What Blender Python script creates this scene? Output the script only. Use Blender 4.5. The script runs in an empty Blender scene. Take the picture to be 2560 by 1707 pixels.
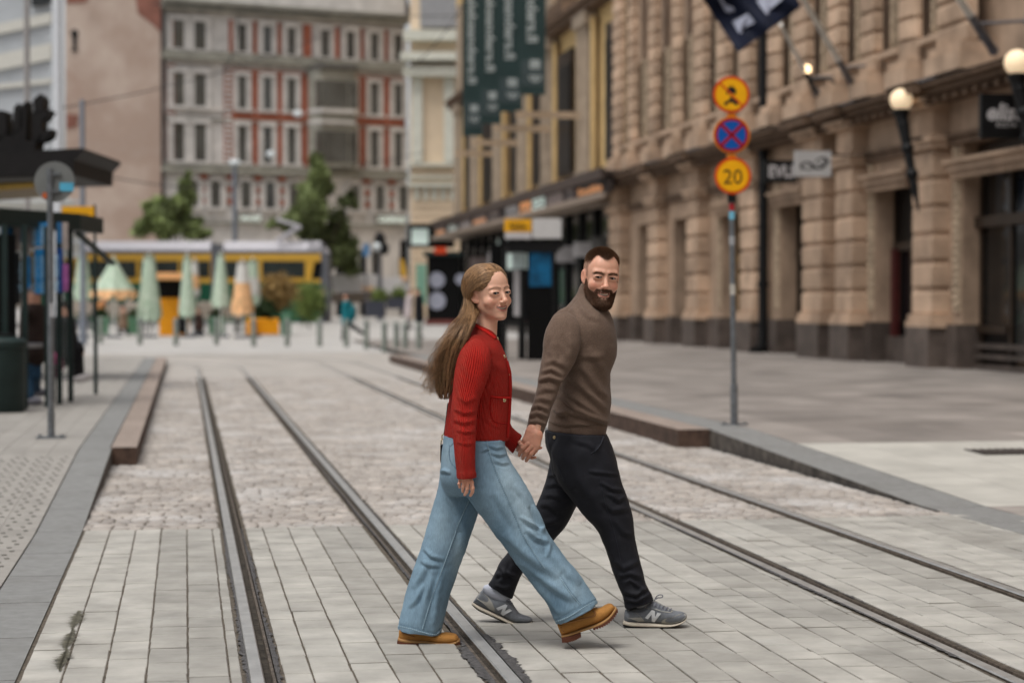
import bpy, bmesh, math, random
import numpy as np
from mathutils import Vector, Matrix
from mathutils.kdtree import KDTree
from mathutils.bvhtree import BVHTree

# ------------------------------------------------------------------ camera
F = 5000.0                      # focal length in pixels of the 2560 px photograph
TH = math.atan(817.0 / F)       # street direction against the optical axis
PITCH = math.atan(98.5 / F)
CAMH = 1.5
scene = bpy.context.scene
cam_data = bpy.data.cameras.new('camera')
cam = bpy.data.objects.new('camera', cam_data)
scene.collection.objects.link(cam)
cam_data.sensor_width = 36.0
cam_data.lens = F / 2560.0 * 36.0
cam_data.clip_start = 0.1
cam_data.clip_end = 1000.0
cam.location = (0, 0, CAMH)
cam.rotation_euler = (math.pi / 2 - PITCH, 0, -TH)
cam_data.dof.use_dof = True
cam_data.dof.focus_distance = 8.95
cam_data.dof.aperture_fstop = 1.95
scene.camera = cam

# ------------------------------------------------------------------ world and sun (overcast)
world = bpy.data.worlds.new("World")
scene.world = world
world.use_nodes = True
wn = world.node_tree.nodes; wl = world.node_tree.links
bgn = wn['Background']
sky = wn.new('ShaderNodeTexSky'); sky.sky_type = 'NISHITA'; sky.sun_disc = False
SUN_EL = math.radians(66); SUN_AZ = math.radians(-135)     # azimuth from +Y clockwise
sky.sun_elevation = SUN_EL; sky.sun_rotation = SUN_AZ
sky.air_density = 1.0; sky.dust_density = 4.0; sky.ozone_density = 1.0
hs = wn.new('ShaderNodeHueSaturation'); hs.inputs['Saturation'].default_value = 0.22
wl.new(sky.outputs[0], hs.inputs['Color']); wl.new(hs.outputs[0], bgn.inputs['Color'])
bgn.inputs['Strength'].default_value = 0.15
sd = bpy.data.lights.new('sun', 'SUN'); sd.energy = 1.5; sd.angle = math.radians(32); sd.color = (1.0, 0.97, 0.92)
sun = bpy.data.objects.new('sun', sd); scene.collection.objects.link(sun)
sdir = Vector((math.sin(SUN_AZ) * math.cos(SUN_EL), math.cos(SUN_AZ) * math.cos(SUN_EL), math.sin(SUN_EL)))
sun.rotation_euler = (-sdir).to_track_quat('-Z', 'Y').to_euler()
scene.view_settings.view_transform = 'Standard'
scene.view_settings.look = 'None'
scene.view_settings.gamma = 1.0
scene.view_settings.exposure = 0.08
scene.render.film_transparent = False
scene.cycles.max_bounces = 6
scene.cycles.diffuse_bounces = 3

# ------------------------------------------------------------------ projection helpers
CAM = np.array([0, 0, CAMH])
RV = np.array([math.cos(TH), -math.sin(TH), 0.0])          # image right
HV = np.array([math.sin(TH), math.cos(TH), 0.0])           # horizontal forward
FV = HV * math.cos(PITCH) + np.array([0, 0, -math.sin(PITCH)])
UV_ = np.cross(RV, FV)
ZV = np.array([0, 0, 1.0])
def ray(u, v):
    return FV + RV * ((u - 1280.0) / F) - UV_ * ((v - 853.5) / F)
def P(u, v, d):
    """point seen at photo pixel (u, v), d metres in front of the camera"""
    r = ray(u, v); return CAM + r * (d / float(r @ HV))
def gz(y):
    return max(0.0, (y - 50.0) * 0.0055)
def G(u, v, z=0.0):
    r = ray(u, v); return CAM + r * ((z - CAMH) / r[2])
def GG(u, v):
    z = 0.0
    for _ in range(30):
        p = G(u, v, z); z = 0.5 * z + 0.5 * gz(p[1])
    return p
def PX(u, v, X):
    r = ray(u, v); return CAM + r * (X / r[0])
def PY(u, v, Y):
    r = ray(u, v); return CAM + r * (Y / r[1])
def Yat(u, X):
    return PX(u, 755, X)[1]
def proj(p):
    """world points (N,3) -> photo pixels"""
    q = np.asarray(p) - CAM
    a = q @ RV; b = q @ UV_; c = q @ FV
    return np.stack([1280 + F * a / c, 853.5 - F * b / c], axis=-1)

# ------------------------------------------------------------------ materials
MATS = {}
def _n(nt, t, **k):
    n = nt.nodes.new(t)
    for a, b in k.items(): setattr(n, a, b)
    return n
def M(name, col, rough=0.7, metal=0.0, var=0.12, scale=6.0, bump=0.0, bscale=40.0, spec=0.25, col2=None,
      emit=None, estr=0.0, trans=0.0, tone=None, sss=0.0, coat=0.0, detail=5.0, alpha=1.0, bdist=0.01, ssc=(1, .35, .2)):
    if name in MATS: return MATS[name]
    m = bpy.data.materials.new(name); m.use_nodes = True; MATS[name] = m
    nt = m.node_tree; b = nt.nodes['Principled BSDF']
    b.inputs['Roughness'].default_value = rough; b.inputs['Metallic'].default_value = metal
    b.inputs['Specular IOR Level'].default_value = spec
    tc = _n(nt, 'ShaderNodeTexCoord')
    out = None
    nz = _n(nt, 'ShaderNodeTexNoise'); nz.inputs['Scale'].default_value = scale; nz.inputs['Detail'].default_value = detail
    nz.inputs['Roughness'].default_value = 0.6
    nt.links.new(tc.outputs['Object'], nz.inputs['Vector'])
    mx = _n(nt, 'ShaderNodeMix', data_type='RGBA')
    c2 = col2 if col2 is not None else tuple(c * (1 - 2.2 * var) for c in col)
    c1 = col if col2 is not None else tuple(min(1, c * (1 + 1.2 * var)) for c in col)
    mx.inputs['A'].default_value = (*c2, 1); mx.inputs['B'].default_value = (*c1, 1)
    rmp = _n(nt, 'ShaderNodeMapRange'); rmp.inputs['From Min'].default_value = .3; rmp.inputs['From Max'].default_value = .7
    nt.links.new(nz.outputs['Fac'], rmp.inputs['Value'])
    nt.links.new(rmp.outputs['Result'], mx.inputs['Factor'])
    out = mx.outputs['Result']
    if tone:   # per-face / per-vertex tone attribute
        at = _n(nt, 'ShaderNodeAttribute', attribute_name='tone')
        mr = _n(nt, 'ShaderNodeMapRange'); mr.inputs['To Min'].default_value = 1 - tone; mr.inputs['To Max'].default_value = 1 + tone
        nt.links.new(at.outputs['Fac'], mr.inputs['Value'])
        vm = _n(nt, 'ShaderNodeVectorMath', operation='SCALE')
        nt.links.new(out, vm.inputs[0]); nt.links.new(mr.outputs['Result'], vm.inputs['Scale'])
        out = vm.outputs[0]
    nt.links.new(out, b.inputs['Base Color'])
    if bump > 0:
        n2 = _n(nt, 'ShaderNodeTexNoise'); n2.inputs['Scale'].default_value = bscale; n2.inputs['Detail'].default_value = 6
        nt.links.new(tc.outputs['Object'], n2.inputs['Vector'])
        bp = _n(nt, 'ShaderNodeBump'); bp.inputs['Strength'].default_value = bump; bp.inputs['Distance'].default_value = bdist
        nt.links.new(n2.outputs['Fac'], bp.inputs['Height']); nt.links.new(bp.outputs['Normal'], b.inputs['Normal'])
    if emit is not None:
        b.inputs['Emission Color'].default_value = (*emit, 1); b.inputs['Emission Strength'].default_value = estr
    if trans > 0: b.inputs['Transmission Weight'].default_value = trans
    if sss > 0:
        b.inputs['Subsurface Weight'].default_value = sss; b.inputs['Subsurface Radius'].default_value = ssc
        b.inputs['Subsurface Scale'].default_value = 0.01
    if coat > 0: b.inputs['Coat Weight'].default_value = coat
    if alpha < 1: b.inputs['Alpha'].default_value = alpha
    return m
def attr_mix(m, attr, col, a0=0.0, a1=1.0):
    """blend the base colour of m to col by a mesh attribute (a real colour difference of the surface)"""
    nt = m.node_tree; b = nt.nodes['Principled BSDF']; src = b.inputs['Base Color'].links[0].from_socket
    at = _n(nt, 'ShaderNodeAttribute', attribute_name=attr)
    mr = _n(nt, 'ShaderNodeMapRange'); mr.inputs['From Min'].default_value = a0; mr.inputs['From Max'].default_value = a1
    nt.links.new(at.outputs['Fac'], mr.inputs['Value'])
    mx = _n(nt, 'ShaderNodeMix', data_type='RGBA'); mx.inputs['B'].default_value = (*col, 1)
    nt.links.new(mr.outputs['Result'], mx.inputs['Factor']); nt.links.new(src, mx.inputs['A'])
    nt.links.new(mx.outputs['Result'], b.inputs['Base Color'])
def patches(m, col, scale, lo, hi, amt=1.0, stretch=(1, 1, 1)):
    """irregular real discoloration: mineral bloom, soot, scuffs"""
    nt = m.node_tree; b = nt.nodes['Principled BSDF']; src = b.inputs['Base Color'].links[0].from_socket
    tc = _n(nt, 'ShaderNodeTexCoord'); mp = _n(nt, 'ShaderNodeMapping'); mp.inputs['Scale'].default_value = stretch
    nz = _n(nt, 'ShaderNodeTexNoise'); nz.inputs['Scale'].default_value = scale; nz.inputs['Detail'].default_value = 9; nz.inputs['Roughness'].default_value = .68
    nt.links.new(tc.outputs['Object'], mp.inputs['Vector']); nt.links.new(mp.outputs[0], nz.inputs['Vector'])
    mr = _n(nt, 'ShaderNodeMapRange'); mr.inputs['From Min'].default_value = lo; mr.inputs['From Max'].default_value = hi; mr.inputs['To Max'].default_value = amt
    nt.links.new(nz.outputs['Fac'], mr.inputs['Value']); mx = _n(nt, 'ShaderNodeMix', data_type='RGBA'); mx.inputs['B'].default_value = (*col, 1)
    nt.links.new(mr.outputs['Result'], mx.inputs['Factor']); nt.links.new(src, mx.inputs['A']); nt.links.new(mx.outputs['Result'], b.inputs['Base Color'])
def s2l(r, g, b):
    f = lambda c: (c / 255 / 12.92) if c <= 10 else ((c / 255 + 0.055) / 1.055) ** 2.4
    return (f(r), f(g), f(b))

# ------------------------------------------------------------------ objects
def mesh_np(name, V, faces, mats=(), smooth=False, mi=None, attrs=None, face_attrs=None):
    """V (N,3), faces: (M,4) or (M,3) int array or list of lists"""
    me = bpy.data.meshes.new(name)
    V = np.asarray(V, dtype=np.float32)
    if isinstance(faces, np.ndarray):
        k = faces.shape[1]; n = len(faces)
        me.vertices.add(len(V)); me.vertices.foreach_set('co', V.ravel())
        me.loops.add(n * k); me.loops.foreach_set('vertex_index', faces.ravel().astype(np.int32))
        me.polygons.add(n); me.polygons.foreach_set('loop_start', np.arange(0, n * k, k, dtype=np.int32))
        me.polygons.foreach_set('loop_total', np.full(n, k, dtype=np.int32))
        me.update(calc_edges=True)
    else:
        me.from_pydata([tuple(map(float, v)) for v in V], [], faces)
    for m in (mats if isinstance(mats, (list, tuple)) else [mats]): me.materials.append(m)
    if mi is not None: me.polygons.foreach_set('material_index', np.asarray(mi, dtype=np.int32))
    me.polygons.foreach_set('use_smooth', np.full(len(me.polygons), smooth))
    for dom, dct in (('POINT', attrs), ('FACE', face_attrs)):
        for k, a in (dct or {}).items():
            at = me.attributes.new(k, 'FLOAT', dom); at.data.foreach_set('value', np.asarray(a, dtype=np.float32))
    me.update()
    return me
def link(name, me, parent=None):
    o = bpy.data.objects.new(name, me); scene.collection.objects.link(o)
    if parent is not None:
        o.parent = parent
        if parent.type == 'EMPTY': o.matrix_parent_inverse = Matrix.Translation(-parent.location)
    return o
def tag(o, label=None, cat=None, group=None, kind=None):
    if label: o['label'] = label
    if cat: o['category'] = cat
    if group: o['group'] = group
    if kind: o['kind'] = kind
    return o
def thing(name, label, cat, loc=(0, 0, 0), group=None):
    o = bpy.data.objects.new(name, None); scene.collection.objects.link(o)
    o.empty_display_size = .1
    o.location = Vector([float(c) for c in loc]); return tag(o, label, cat, group)
def copy_tree(o, parent=None, loc=None, rotz=None, label=None, scale=None):
    c = o.copy(); scene.collection.objects.link(c)
    if parent is not None: c.parent = parent
    for ch in list(o.children): copy_tree(ch, c)
    if loc is not None: c.location = Vector([float(x) for x in loc])
    if rotz is not None: c.rotation_euler = (0, 0, rotz)
    if label: c['label'] = label
    if scale: c.scale = (scale,) * 3
    return c
class MB:
    def __init__(s): s.v = []; s.f = []; s.m = []; s.t = []
    def add(s, vs, fs, mi=0, tone=0.5):
        n = len(s.v); s.v.extend([tuple(map(float, p)) for p in vs])
        for f in fs: s.f.append([i + n for i in f]); s.m.append(mi); s.t.append(tone)
        return s
    def obox(s, o, a, b, c, mi=0, tone=.5):
        o, a, b, c = [np.asarray(x, float) for x in (o, a, b, c)]
        if np.dot(np.cross(a, b), c) < 0: a, b = b, a
        vs = [o, o + a, o + a + b, o + b, o + c, o + a + c, o + a + b + c, o + b + c]
        return s.add(vs, [(3, 2, 1, 0), (4, 5, 6, 7), (0, 1, 5, 4), (1, 2, 6, 5), (2, 3, 7, 6), (3, 0, 4, 7)], mi, tone)
    def box(s, x0, x1, y0, y1, z0, z1, mi=0, tone=.5):
        return s.obox((x0, y0, z0), (x1 - x0, 0, 0), (0, y1 - y0, 0), (0, 0, z1 - z0), mi, tone)
    def bevbox(s, x0, x1, y0, y1, z0, z1, b, mi=0, tone=.5):
        """box with chamfered vertical and top edges"""
        vs = []
        for z, i in ((z0, 0), (z1 - b, 0), (z1, b)):
            vs += [(x0 + i, y0 + i, z), (x1 - i, y0 + i, z), (x1 - i, y1 - i, z), (x0 + i, y1 - i, z)]
        fs = [(8, 9, 10, 11), (3, 2, 1, 0)]
        for l in (0, 4):
            for k in range(4): fs.append((l + k, l + (k + 1) % 4, l + 4 + (k + 1) % 4, l + 4 + k))
        return s.add(vs, fs, mi, tone)
    def cyl(s, p0, p1, r0, r1=None, n=12, mi=0, tone=.5, cap=True):
        r1 = r0 if r1 is None else r1
        p0 = np.asarray(p0, float); p1 = np.asarray(p1, float); d = p1 - p0; d = d / (np.linalg.norm(d) + 1e-9)
        a = np.cross(d, (0, 0, 1) if abs(d[2]) < .9 else (1, 0, 0)); a /= np.linalg.norm(a); b = np.cross(d, a)
        vs = []
        for p, r in ((p0, r0), (p1, r1)):
            for k in range(n):
                t = 2 * math.pi * k / n; vs.append(p + r * (a * math.cos(t) + b * math.sin(t)))
        fs = [(k, (k + 1) % n, n + (k + 1) % n, n + k) for k in range(n)]
        if cap: fs += [tuple(range(n))[::-1], tuple(range(n, 2 * n))]
        return s.add(vs, fs, mi, tone)
    def tube(s, pts, r, n=8, mi=0, tone=.5):
        rs = r if hasattr(r, '__len__') else [r] * len(pts)
        for i in range(len(pts) - 1): s.cyl(pts[i], pts[i + 1], rs[i], rs[i + 1], n, mi, tone)
        return s
    def ball(s, c, r, nu=16, nv=10, mi=0, tone=.5):
        r = (r, r, r) if not hasattr(r, '__len__') else r
        vs = []; fs = []
        for j in range(nv + 1):
            ph = math.pi * j / nv
            for i in range(nu):
                t = 2 * math.pi * i / nu
                vs.append((c[0] + r[0] * math.sin(ph) * math.cos(t), c[1] + r[1] * math.sin(ph) * math.sin(t), c[2] + r[2] * math.cos(ph)))
        for j in range(nv):
            for i in range(nu): fs.append((j * nu + i, (j + 1) * nu + i, (j + 1) * nu + (i + 1) % nu, j * nu + (i + 1) % nu))
        return s.add(vs, fs, mi, tone)
    def prism(s, poly, off, mi=0, tone=.5):
        """poly: 3D points, off: extrusion vector"""
        n = len(poly); poly = [np.asarray(p, float) for p in poly]; off = np.asarray(off, float)
        vs = poly + [p + off for p in poly]
        fs = [tuple(range(n))[::-1], tuple(range(n, 2 * n))] + [(k, (k + 1) % n, n + (k + 1) % n, n + k) for k in range(n)]
        return s.add(vs, fs, mi, tone)
    def lathe(s, c, prof, n=20, mi=0, tone=.5):
        vs = []; fs = []
        for (r, z) in prof:
            for k in range(n):
                t = 2 * math.pi * k / n; vs.append((c[0] + r * math.cos(t), c[1] + r * math.sin(t), c[2] + z))
        for j in range(len(prof) - 1):
            for k in range(n): fs.append((j * n + k, j * n + (k + 1) % n, (j + 1) * n + (k + 1) % n, (j + 1) * n + k))
        fs.append(tuple(range(n))[::-1]); fs.append(tuple(range((len(prof) - 1) * n, len(prof) * n)))
        return s.add(vs, fs, mi, tone)
    def text(s, txt, o, xd, yd, h, width=None, depth=0.0, mi=0, tone=.5, center=False, bold=0.0, shear=0.0):
        vs, fs = text_geo(txt, bold, shear)
        if not len(vs): return s
        x0, x1 = vs[:, 0].min(), vs[:, 0].max()
        sy = h / 0.7; sx = sy if width is None else width / (x1 - x0)
        o = np.asarray(o, float); xd = np.asarray(xd, float); yd = np.asarray(yd, float)
        vx = (vs[:, 0] - x0) * sx; vy = vs[:, 1] * sy
        if center: vx = vx - (x1 - x0) * sx / 2; vy = vy - h / 2
        W = o + vx[:, None] * xd + vy[:, None] * yd + (np.cross(xd, yd) * depth)
        return s.add(W, fs, mi, tone)
    def build(s, name, mats, parent=None, smooth=False, tone=False):
        mats = mats if isinstance(mats, (list, tuple)) else [mats]
        me = bpy.data.meshes.new(name); me.from_pydata(s.v, [], s.f)
        for m in mats: me.materials.append(m)
        me.polygons.foreach_set('material_index', np.asarray(s.m, dtype=np.int32))
        me.polygons.foreach_set('use_smooth', np.full(len(me.polygons), smooth))
        if tone:
            at = me.attributes.new('tone', 'FLOAT', 'FACE'); at.data.foreach_set('value', np.asarray(s.t, dtype=np.float32))
        me.update()
        if smooth: me.set_sharp_from_angle(angle=math.radians(40))
        return link(name, me, parent)
_TXT = {}
def text_geo(txt, bold=0.0, shear=0.0):
    k = (txt, bold, shear)
    if k in _TXT: return _TXT[k]
    cu = bpy.data.curves.new('txt', 'FONT'); cu.body = txt; cu.size = 1.0; cu.resolution_u = 3; cu.fill_mode = 'FRONT'
    cu.offset = bold; cu.shear = shear
    o = bpy.data.objects.new('txt', cu); scene.collection.objects.link(o)
    dg = bpy.context.evaluated_depsgraph_get(); dg.update()
    me = bpy.data.meshes.new_from_object(o.evaluated_get(dg))
    vs = np.array([v.co[:] for v in me.vertices]).reshape(-1, 3); fs = [tuple(p.vertices) for p in me.polygons]
    bpy.data.objects.remove(o); bpy.data.curves.remove(cu); bpy.data.meshes.remove(me)
    _TXT[k] = (vs, fs); return _TXT[k]
rnd = random.Random(7)
rng = np.random.default_rng(11)
# ================================================================== GROUND
m_stone = M('paving_stone', s2l(164, 161, 154), rough=.75, var=.12, scale=3.5, bump=.35, bscale=160, tone=.22, bdist=.004)
m_cob = M('cobble_granite', s2l(166, 158, 150), rough=.62, var=.13, scale=2.2, bump=.4, bscale=60, tone=.3, bdist=.006, spec=.5)
m_joint = M('joint_sand', s2l(98, 90, 80), rough=.95, var=.25, scale=30, bump=.5, bscale=200)
m_asph = M('pavement_slabs', s2l(140, 133, 127), rough=.75, var=.14, scale=.9, bump=.3, bscale=60, tone=.42)
m_plaza = M('plaza_stone', s2l(182, 179, 175), rough=.7, var=.08, scale=.5, bump=.2, bscale=30)
m_kerb_red = M('kerb_granite_red', s2l(152, 138, 128), rough=.7, var=.12, scale=14, bump=.3, bscale=120, tone=.15)
m_kerb_grey = M('kerb_granite_grey', s2l(132, 132, 130), rough=.7, var=.08, scale=14, bump=.25, bscale=200, tone=.06)
m_rail = M('rail_steel', s2l(172, 171, 168), rough=.32, metal=.35, var=.12, scale=9, bump=.12, bscale=70, spec=.6)
m_railrust = M('rail_rust', s2l(104, 94, 84), rough=.6, metal=.35, var=.3, scale=25, bump=.4, bscale=120)
m_groove = M('rail_groove_dirt', s2l(66, 60, 53), rough=.95, var=.4, scale=30, bump=.6, bscale=150)
m_tar = M('tar_seal', s2l(96, 94, 94), rough=.8, var=.25, scale=40, bump=.9, bscale=120, bdist=.02)

patches(m_cob, s2l(204, 203, 202), 1.1, .50, .72, .75, (1, .8, 1)); patches(m_cob, s2l(112, 96, 82), 2.6, .54, .75, .6)
patches(m_stone, s2l(120, 116, 108), 1.3, .52, .8, .55, (1, .8, 1)); patches(m_stone, s2l(196, 196, 192), 2.2, .58, .8, .5)
patches(m_kerb_grey, s2l(104, 102, 98), 2.4, .5, .8, .6); patches(m_asph, s2l(104, 96, 90), .7, .5, .78, .6, (.5, 1, 1)); patches(m_plaza, s2l(150, 146, 142), .2, .5, .8, .5)
# wide ground sheet, reaching the horizon
b = MB()
ys = [-30, 2, 50, 60, 80, 120, 200, 400]
vs = []; fs = []
for y in ys:
    for x in (-300, 300): vs.append((x, y, gz(y) - 0.09))
for i in range(len(ys) - 1): fs.append((2 * i, 2 * i + 1, 2 * i + 3, 2 * i + 2))
b.add(vs, fs); tag(b.build('ground', m_joint), kind='structure')
# plaza in front of the far buildings
b = MB()
vs = []; fs = []
ys = [57.5, 60, 70, 80, 100, 130, 200]
for y in ys:
    for x in (-120, 60): vs.append((x, y, gz(y) + .002))
for i in range(len(ys) - 1): fs.append((2 * i, 2 * i + 1, 2 * i + 3, 2 * i + 2))
b.add(vs, fs); tag(b.build('plaza', m_plaza), kind='structure')

RAILS = [(0.28, 1), (1.28, -1), (3.25, 1), (4.25, -1)]     # x of the head centre, side of the groove
def near_rail(x0, x1, pad=.075):
    for rx, s in RAILS:
        lo, hi = rx - .045, rx + .045
        if s > 0: hi += .05
        else: lo -= .05
        if x1 > lo - .012 and x0 < hi + .012: return (lo - .012, hi + .012)
    return None
# crossing pavers: strips along the street, each stone its own bevelled block
zone_light = [(-.66, -.2), (.37, .82), (1.36, 1.86), (2.36, 2.82), (3.36, 3.80), (4.33, 4.80), (5.3, 5.8)]
b = MB()
W = .1655
x = -.655
segs = []
while x < 6.3:
    segs.append((x, x + W)); x += W
R1 = random.Random(3)
for (x0, x1) in segs:
    a0, a1 = x0, x1
    nr = near_rail(a0, a1)
    pieces = [(a0, a1)]
    if nr:
        pieces = []
        if a0 < nr[0] - .03: pieces.append((a0, min(a1, nr[0])))
        if a1 > nr[1] + .03: pieces.append((max(a0, nr[1]), a1))
    light = any(l0 <= (x0 + x1) / 2 <= l1 for l0, l1 in zone_light)
    y = 3.6 - R1.random() * .2
    while y < 13.36:
        L = R1.choice([.16, .19, .21, .23, .25, .29])
        ye = min(y + L, 13.40)
        if 13.40 - ye < .08: ye = 13.40
        for (p0, p1) in pieces:
            t = (.80 if light else .34) + R1.gauss(0, .10)
            g = .0036
            j = R1.gauss(0, .0012)
            tb = MB(); tb.bevbox(p0 + g + R1.random() * .001, p1 - g, y + .0052, ye - .0052, -.05, .0 + j, .003)
            vs = [list(v) for v in tb.v]
            tx, ty = R1.gauss(0, .006), R1.gauss(0, .006)
            jit = [R1.gauss(0, .0012) for _ in range(8)]
            for i, v in enumerate(vs):
                if v[2] > -.01: v[2] += (v[0] - (p0 + p1) / 2) * tx + (v[1] - (y + ye) / 2) * ty
                v[0] += jit[i % 4]; v[1] += jit[4 + i % 4]
            b.add(vs, tb.f, 0, min(1, max(0, t)))
        y = ye
tag(b.build('crossing_paving', m_stone, tone=True), kind='structure')

# sand in the joints just below the stones, stopping at the rails
b = MB(); cuts = [(-.67, .28 - .04), (.28 + .09, 1.28 - .09), (1.28 + .04, 3.25 - .04), (3.25 + .09, 4.25 - .09), (4.25 + .04, 6.3)]
for (p0, p1) in cuts:
    b.add([(p0, 3, -.005), (p1, 3, -.005), (p1, 13.41, -.005), (p0, 13.41, -.005)], [(0, 1, 2, 3)])
    b.add([(p0, 13.41, -.010), (min(p1, 5.31), 13.41, -.010), (min(p1, 5.31), 40, -.010), (p0, 40, -.010)], [(0, 1, 2, 3)])
tag(b.build('joint_sand', m_joint), kind='structure')
# cobbles: rows across the street
def cobble_field(y0, y1, w, xa=-.43, xb=5.0, seed=5, zb=0.0):
    R = np.random.default_rng(seed)
    V = []; Fq = []; T = []
    y = y0
    while y < y1:
        h = w * R.uniform(.8, 1.0)
        xx = (xa if y > 18.7 else -.66) - R.uniform(0, w)
        while xx < xb + (.32 if y < 20 else 0):
            ww = w * R.uniform(.8, 1.35)
            nr = near_rail(xx, xx + ww)
            cx0, cx1 = xx, xx + ww
            if nr:
                if (cx0 + cx1) / 2 < (nr[0] + nr[1]) / 2: cx1 = min(cx1, nr[0])
                else: cx0 = max(cx0, nr[1])
            xx += ww
            if cx1 - cx0 < .03: continue
            if nr and cx0 > nr[0] - .001 and cx1 < nr[1] + .001: continue
            g = .0055
            t = float(np.clip(R.normal(.5, .22), 0, 1)); dz = R.normal(0, .0018)
            n0 = len(V)
            x0_, x1_, y0_, y1_ = cx0 + g, cx1 - g, y + g, y + h - g
            bx, by = (x1_ - x0_) * .11, (y1_ - y0_) * .11
            jx = R.normal(0, .004, 4)
            for (z, ix, iy) in ((-.05, 0, 0), (-.006 + dz, 0, 0), (.003 + dz, bx, by)):
                V += [(x0_ + ix + jx[0], y0_ + iy, z), (x1_ - ix + jx[1], y0_ + iy + jx[3], z), (x1_ - ix, y1_ - iy + jx[2], z), (x0_ + ix, y1_ - iy, z)]
            Fq += [(n0 + 8, n0 + 9, n0 + 10, n0 + 11)]
            for l in (0, 4):
                for k in range(4): Fq.append((n0 + l + k, n0 + l + (k + 1) % 4, n0 + l + 4 + (k + 1) % 4, n0 + l + 4 + k))
            T += [t] * 9
        y += h
    return np.array(V), np.array(Fq), np.array(T)
V, Fq, T = cobble_field(13.42, 40.0, .108)
me = mesh_np('cobbled_road', V, Fq, m_cob, smooth=True, face_attrs={'tone': T})
me.set_sharp_from_angle(angle=math.radians(70))
tag(link('cobbled_road', me), kind='structure')
b = MB()
for i in range(12):
    y0 = 40 + i * 1.6
    b.add([(-.43, y0, gz(y0) - .001), (5.0, y0, gz(y0) - .001), (5.0, y0 + 1.6, gz(y0 + 1.6) - .001), (-.43, y0 + 1.6, gz(y0 + 1.6) - .001)], [(0, 1, 2, 3)])
m_cobfar = M('cobbles_far', s2l(172, 166, 159), rough=.65, var=.1, scale=.9, bump=.6, bscale=9)
tag(b.build('far_road', m_cobfar), kind='structure')
# left far pavement / roads round the curve
b = MB(); b.add([(-60, 49, 0), (-.43, 49, 0), (-.43, 57.6, gz(57.6)), (-60, 57.6, gz(57.6))], [(0, 1, 2, 3)])
b.add([(5.0, 49.5, 0), (14, 49.5, 0), (14, 57.6, gz(57.6)), (5.0, 57.6, gz(57.6))], [(0, 1, 2, 3)])
tag(b.build('side_road', m_cobfar), kind='structure')

# rails
def rail_path(rx, ystart, yc, cx):
    pts = []
    y = ystart
    while y < yc: pts.append((rx, y, 1.0, 0.0)); y += 1.0
    r = rx - cx
    for k in range(0, 41):
        a = math.radians(90) * k / 40
        pts.append((cx + r * math.cos(a), yc + r * math.sin(a) * .62, math.cos(a), math.sin(a)))
    pts.append((-60, yc + r * .62, 0, 1))
    return pts
for (rx, side) in RAILS:
    prof = [(-.030, -.05), (-.030, -.001), (-.026, .005), (.022, .005), (.028, -.002), (.030, -.016), (.058, -.016), (.060, .001), (.072, .001), (.074, -.05)]
    pm = [1, 0, 0, 0, 1, 2, 1, 1, 1]
    left = rx < 2
    path = rail_path(rx, 2.0, 46.0 if left else 49.0, -14.0 if left else -14.0)
    vs = []; fs = []; mi = []
    npf = len(prof)
    for (px, py, dy, dx) in path:
        nx, ny = dy, dx     # normal pointing right of the travel direction
        for (o, z) in prof: vs.append((px + nx * o * side, py + ny * o * side, z + gz(py) + (0.003 if py > 40 else 0)))
    for i in range(len(path) - 1):
        for j in range(npf - 1):
            q = (i * npf + j, i * npf + j + 1, (i + 1) * npf + j + 1, (i + 1) * npf + j)
            fs.append(q if side < 0 else q[::-1]); mi.append(pm[j])
    me = mesh_np('tram_rail', vs, fs, [m_rail, m_railrust, m_groove], mi=mi)
    tag(link('tram_rail', me), kind='structure')
# ragged tar along the rails
R2 = random.Random(9)
b = MB()
def tar_strip(x_edge, sgn, y0, y1, w, wj, z=.006):
    pts_in = []; pts_out = []
    y = y0
    while y < y1:
        ww = max(.006, w * (1 + .5 * math.sin(y * 2.3 + x_edge)) + R2.gauss(0, wj))
        pts_in.append((x_edge, y, z)); pts_out.append((x_edge + sgn * ww, y, z - .002)); y += R2.uniform(.012, .035)
    n = len(pts_in); vs = pts_in + pts_out
    b.add(vs, [((i, n + i, n + i + 1, i + 1) if sgn > 0 else (i + 1, n + i + 1, n + i, i)) for i in range(n - 1)])
tar_strip(1.28 + .031, 1, 6.0, 8.9, .032, .009); tar_strip(1.28 - .076, -1, 6.0, 8.6, .03, .010)
tar_strip(1.28 + .031, 1, 8.9, 22, .012, .006); tar_strip(1.28 - .076, -1, 8.6, 22, .010, .005)
tar_strip(.28 + .076, 1, 5.5, 13.3, .016, .006); tar_strip(.28 - .031, -1, 5.5, 13.3, .014, .006)
tar_strip(3.25 + .076, 1, 8, 13.3, .012, .005); tar_strip(3.25 - .031, -1, 8, 13.3, .014, .006)
tag(b.build('tar_seal', m_tar), kind='structure')
# dark damp stain on the paving near the left kerb (organic dirt film)
m_stain = M('damp_stain', s2l(96, 92, 76), rough=.55, var=.25, scale=20)
b = MB(); R4 = random.Random(17)
for k in range(120):          # thin ragged tongues spreading from the joint
    f = k / 119.; v = 1528 + 150 * f; u = 196 - 48 * f; g = G(u, v)
    w = .045 * max(.12, abs(math.sin(f * 9.5))) * R4.uniform(.4, 1.3); w2 = .05 * max(.1, abs(math.sin(f * 9.5 + .5))) * R4.uniform(.3, 1.2); h = .0045
    b.add([(g[0] - w, g[1], .0042), (g[0], g[1] - h * 2.4, .0042), (g[0] + w2, g[1], .0042), (g[0], g[1] + h * 2.4, .0042)], [(0, 1, 2, 3)])
tag(b.build('damp_stain', m_stain), kind='structure')

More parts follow.
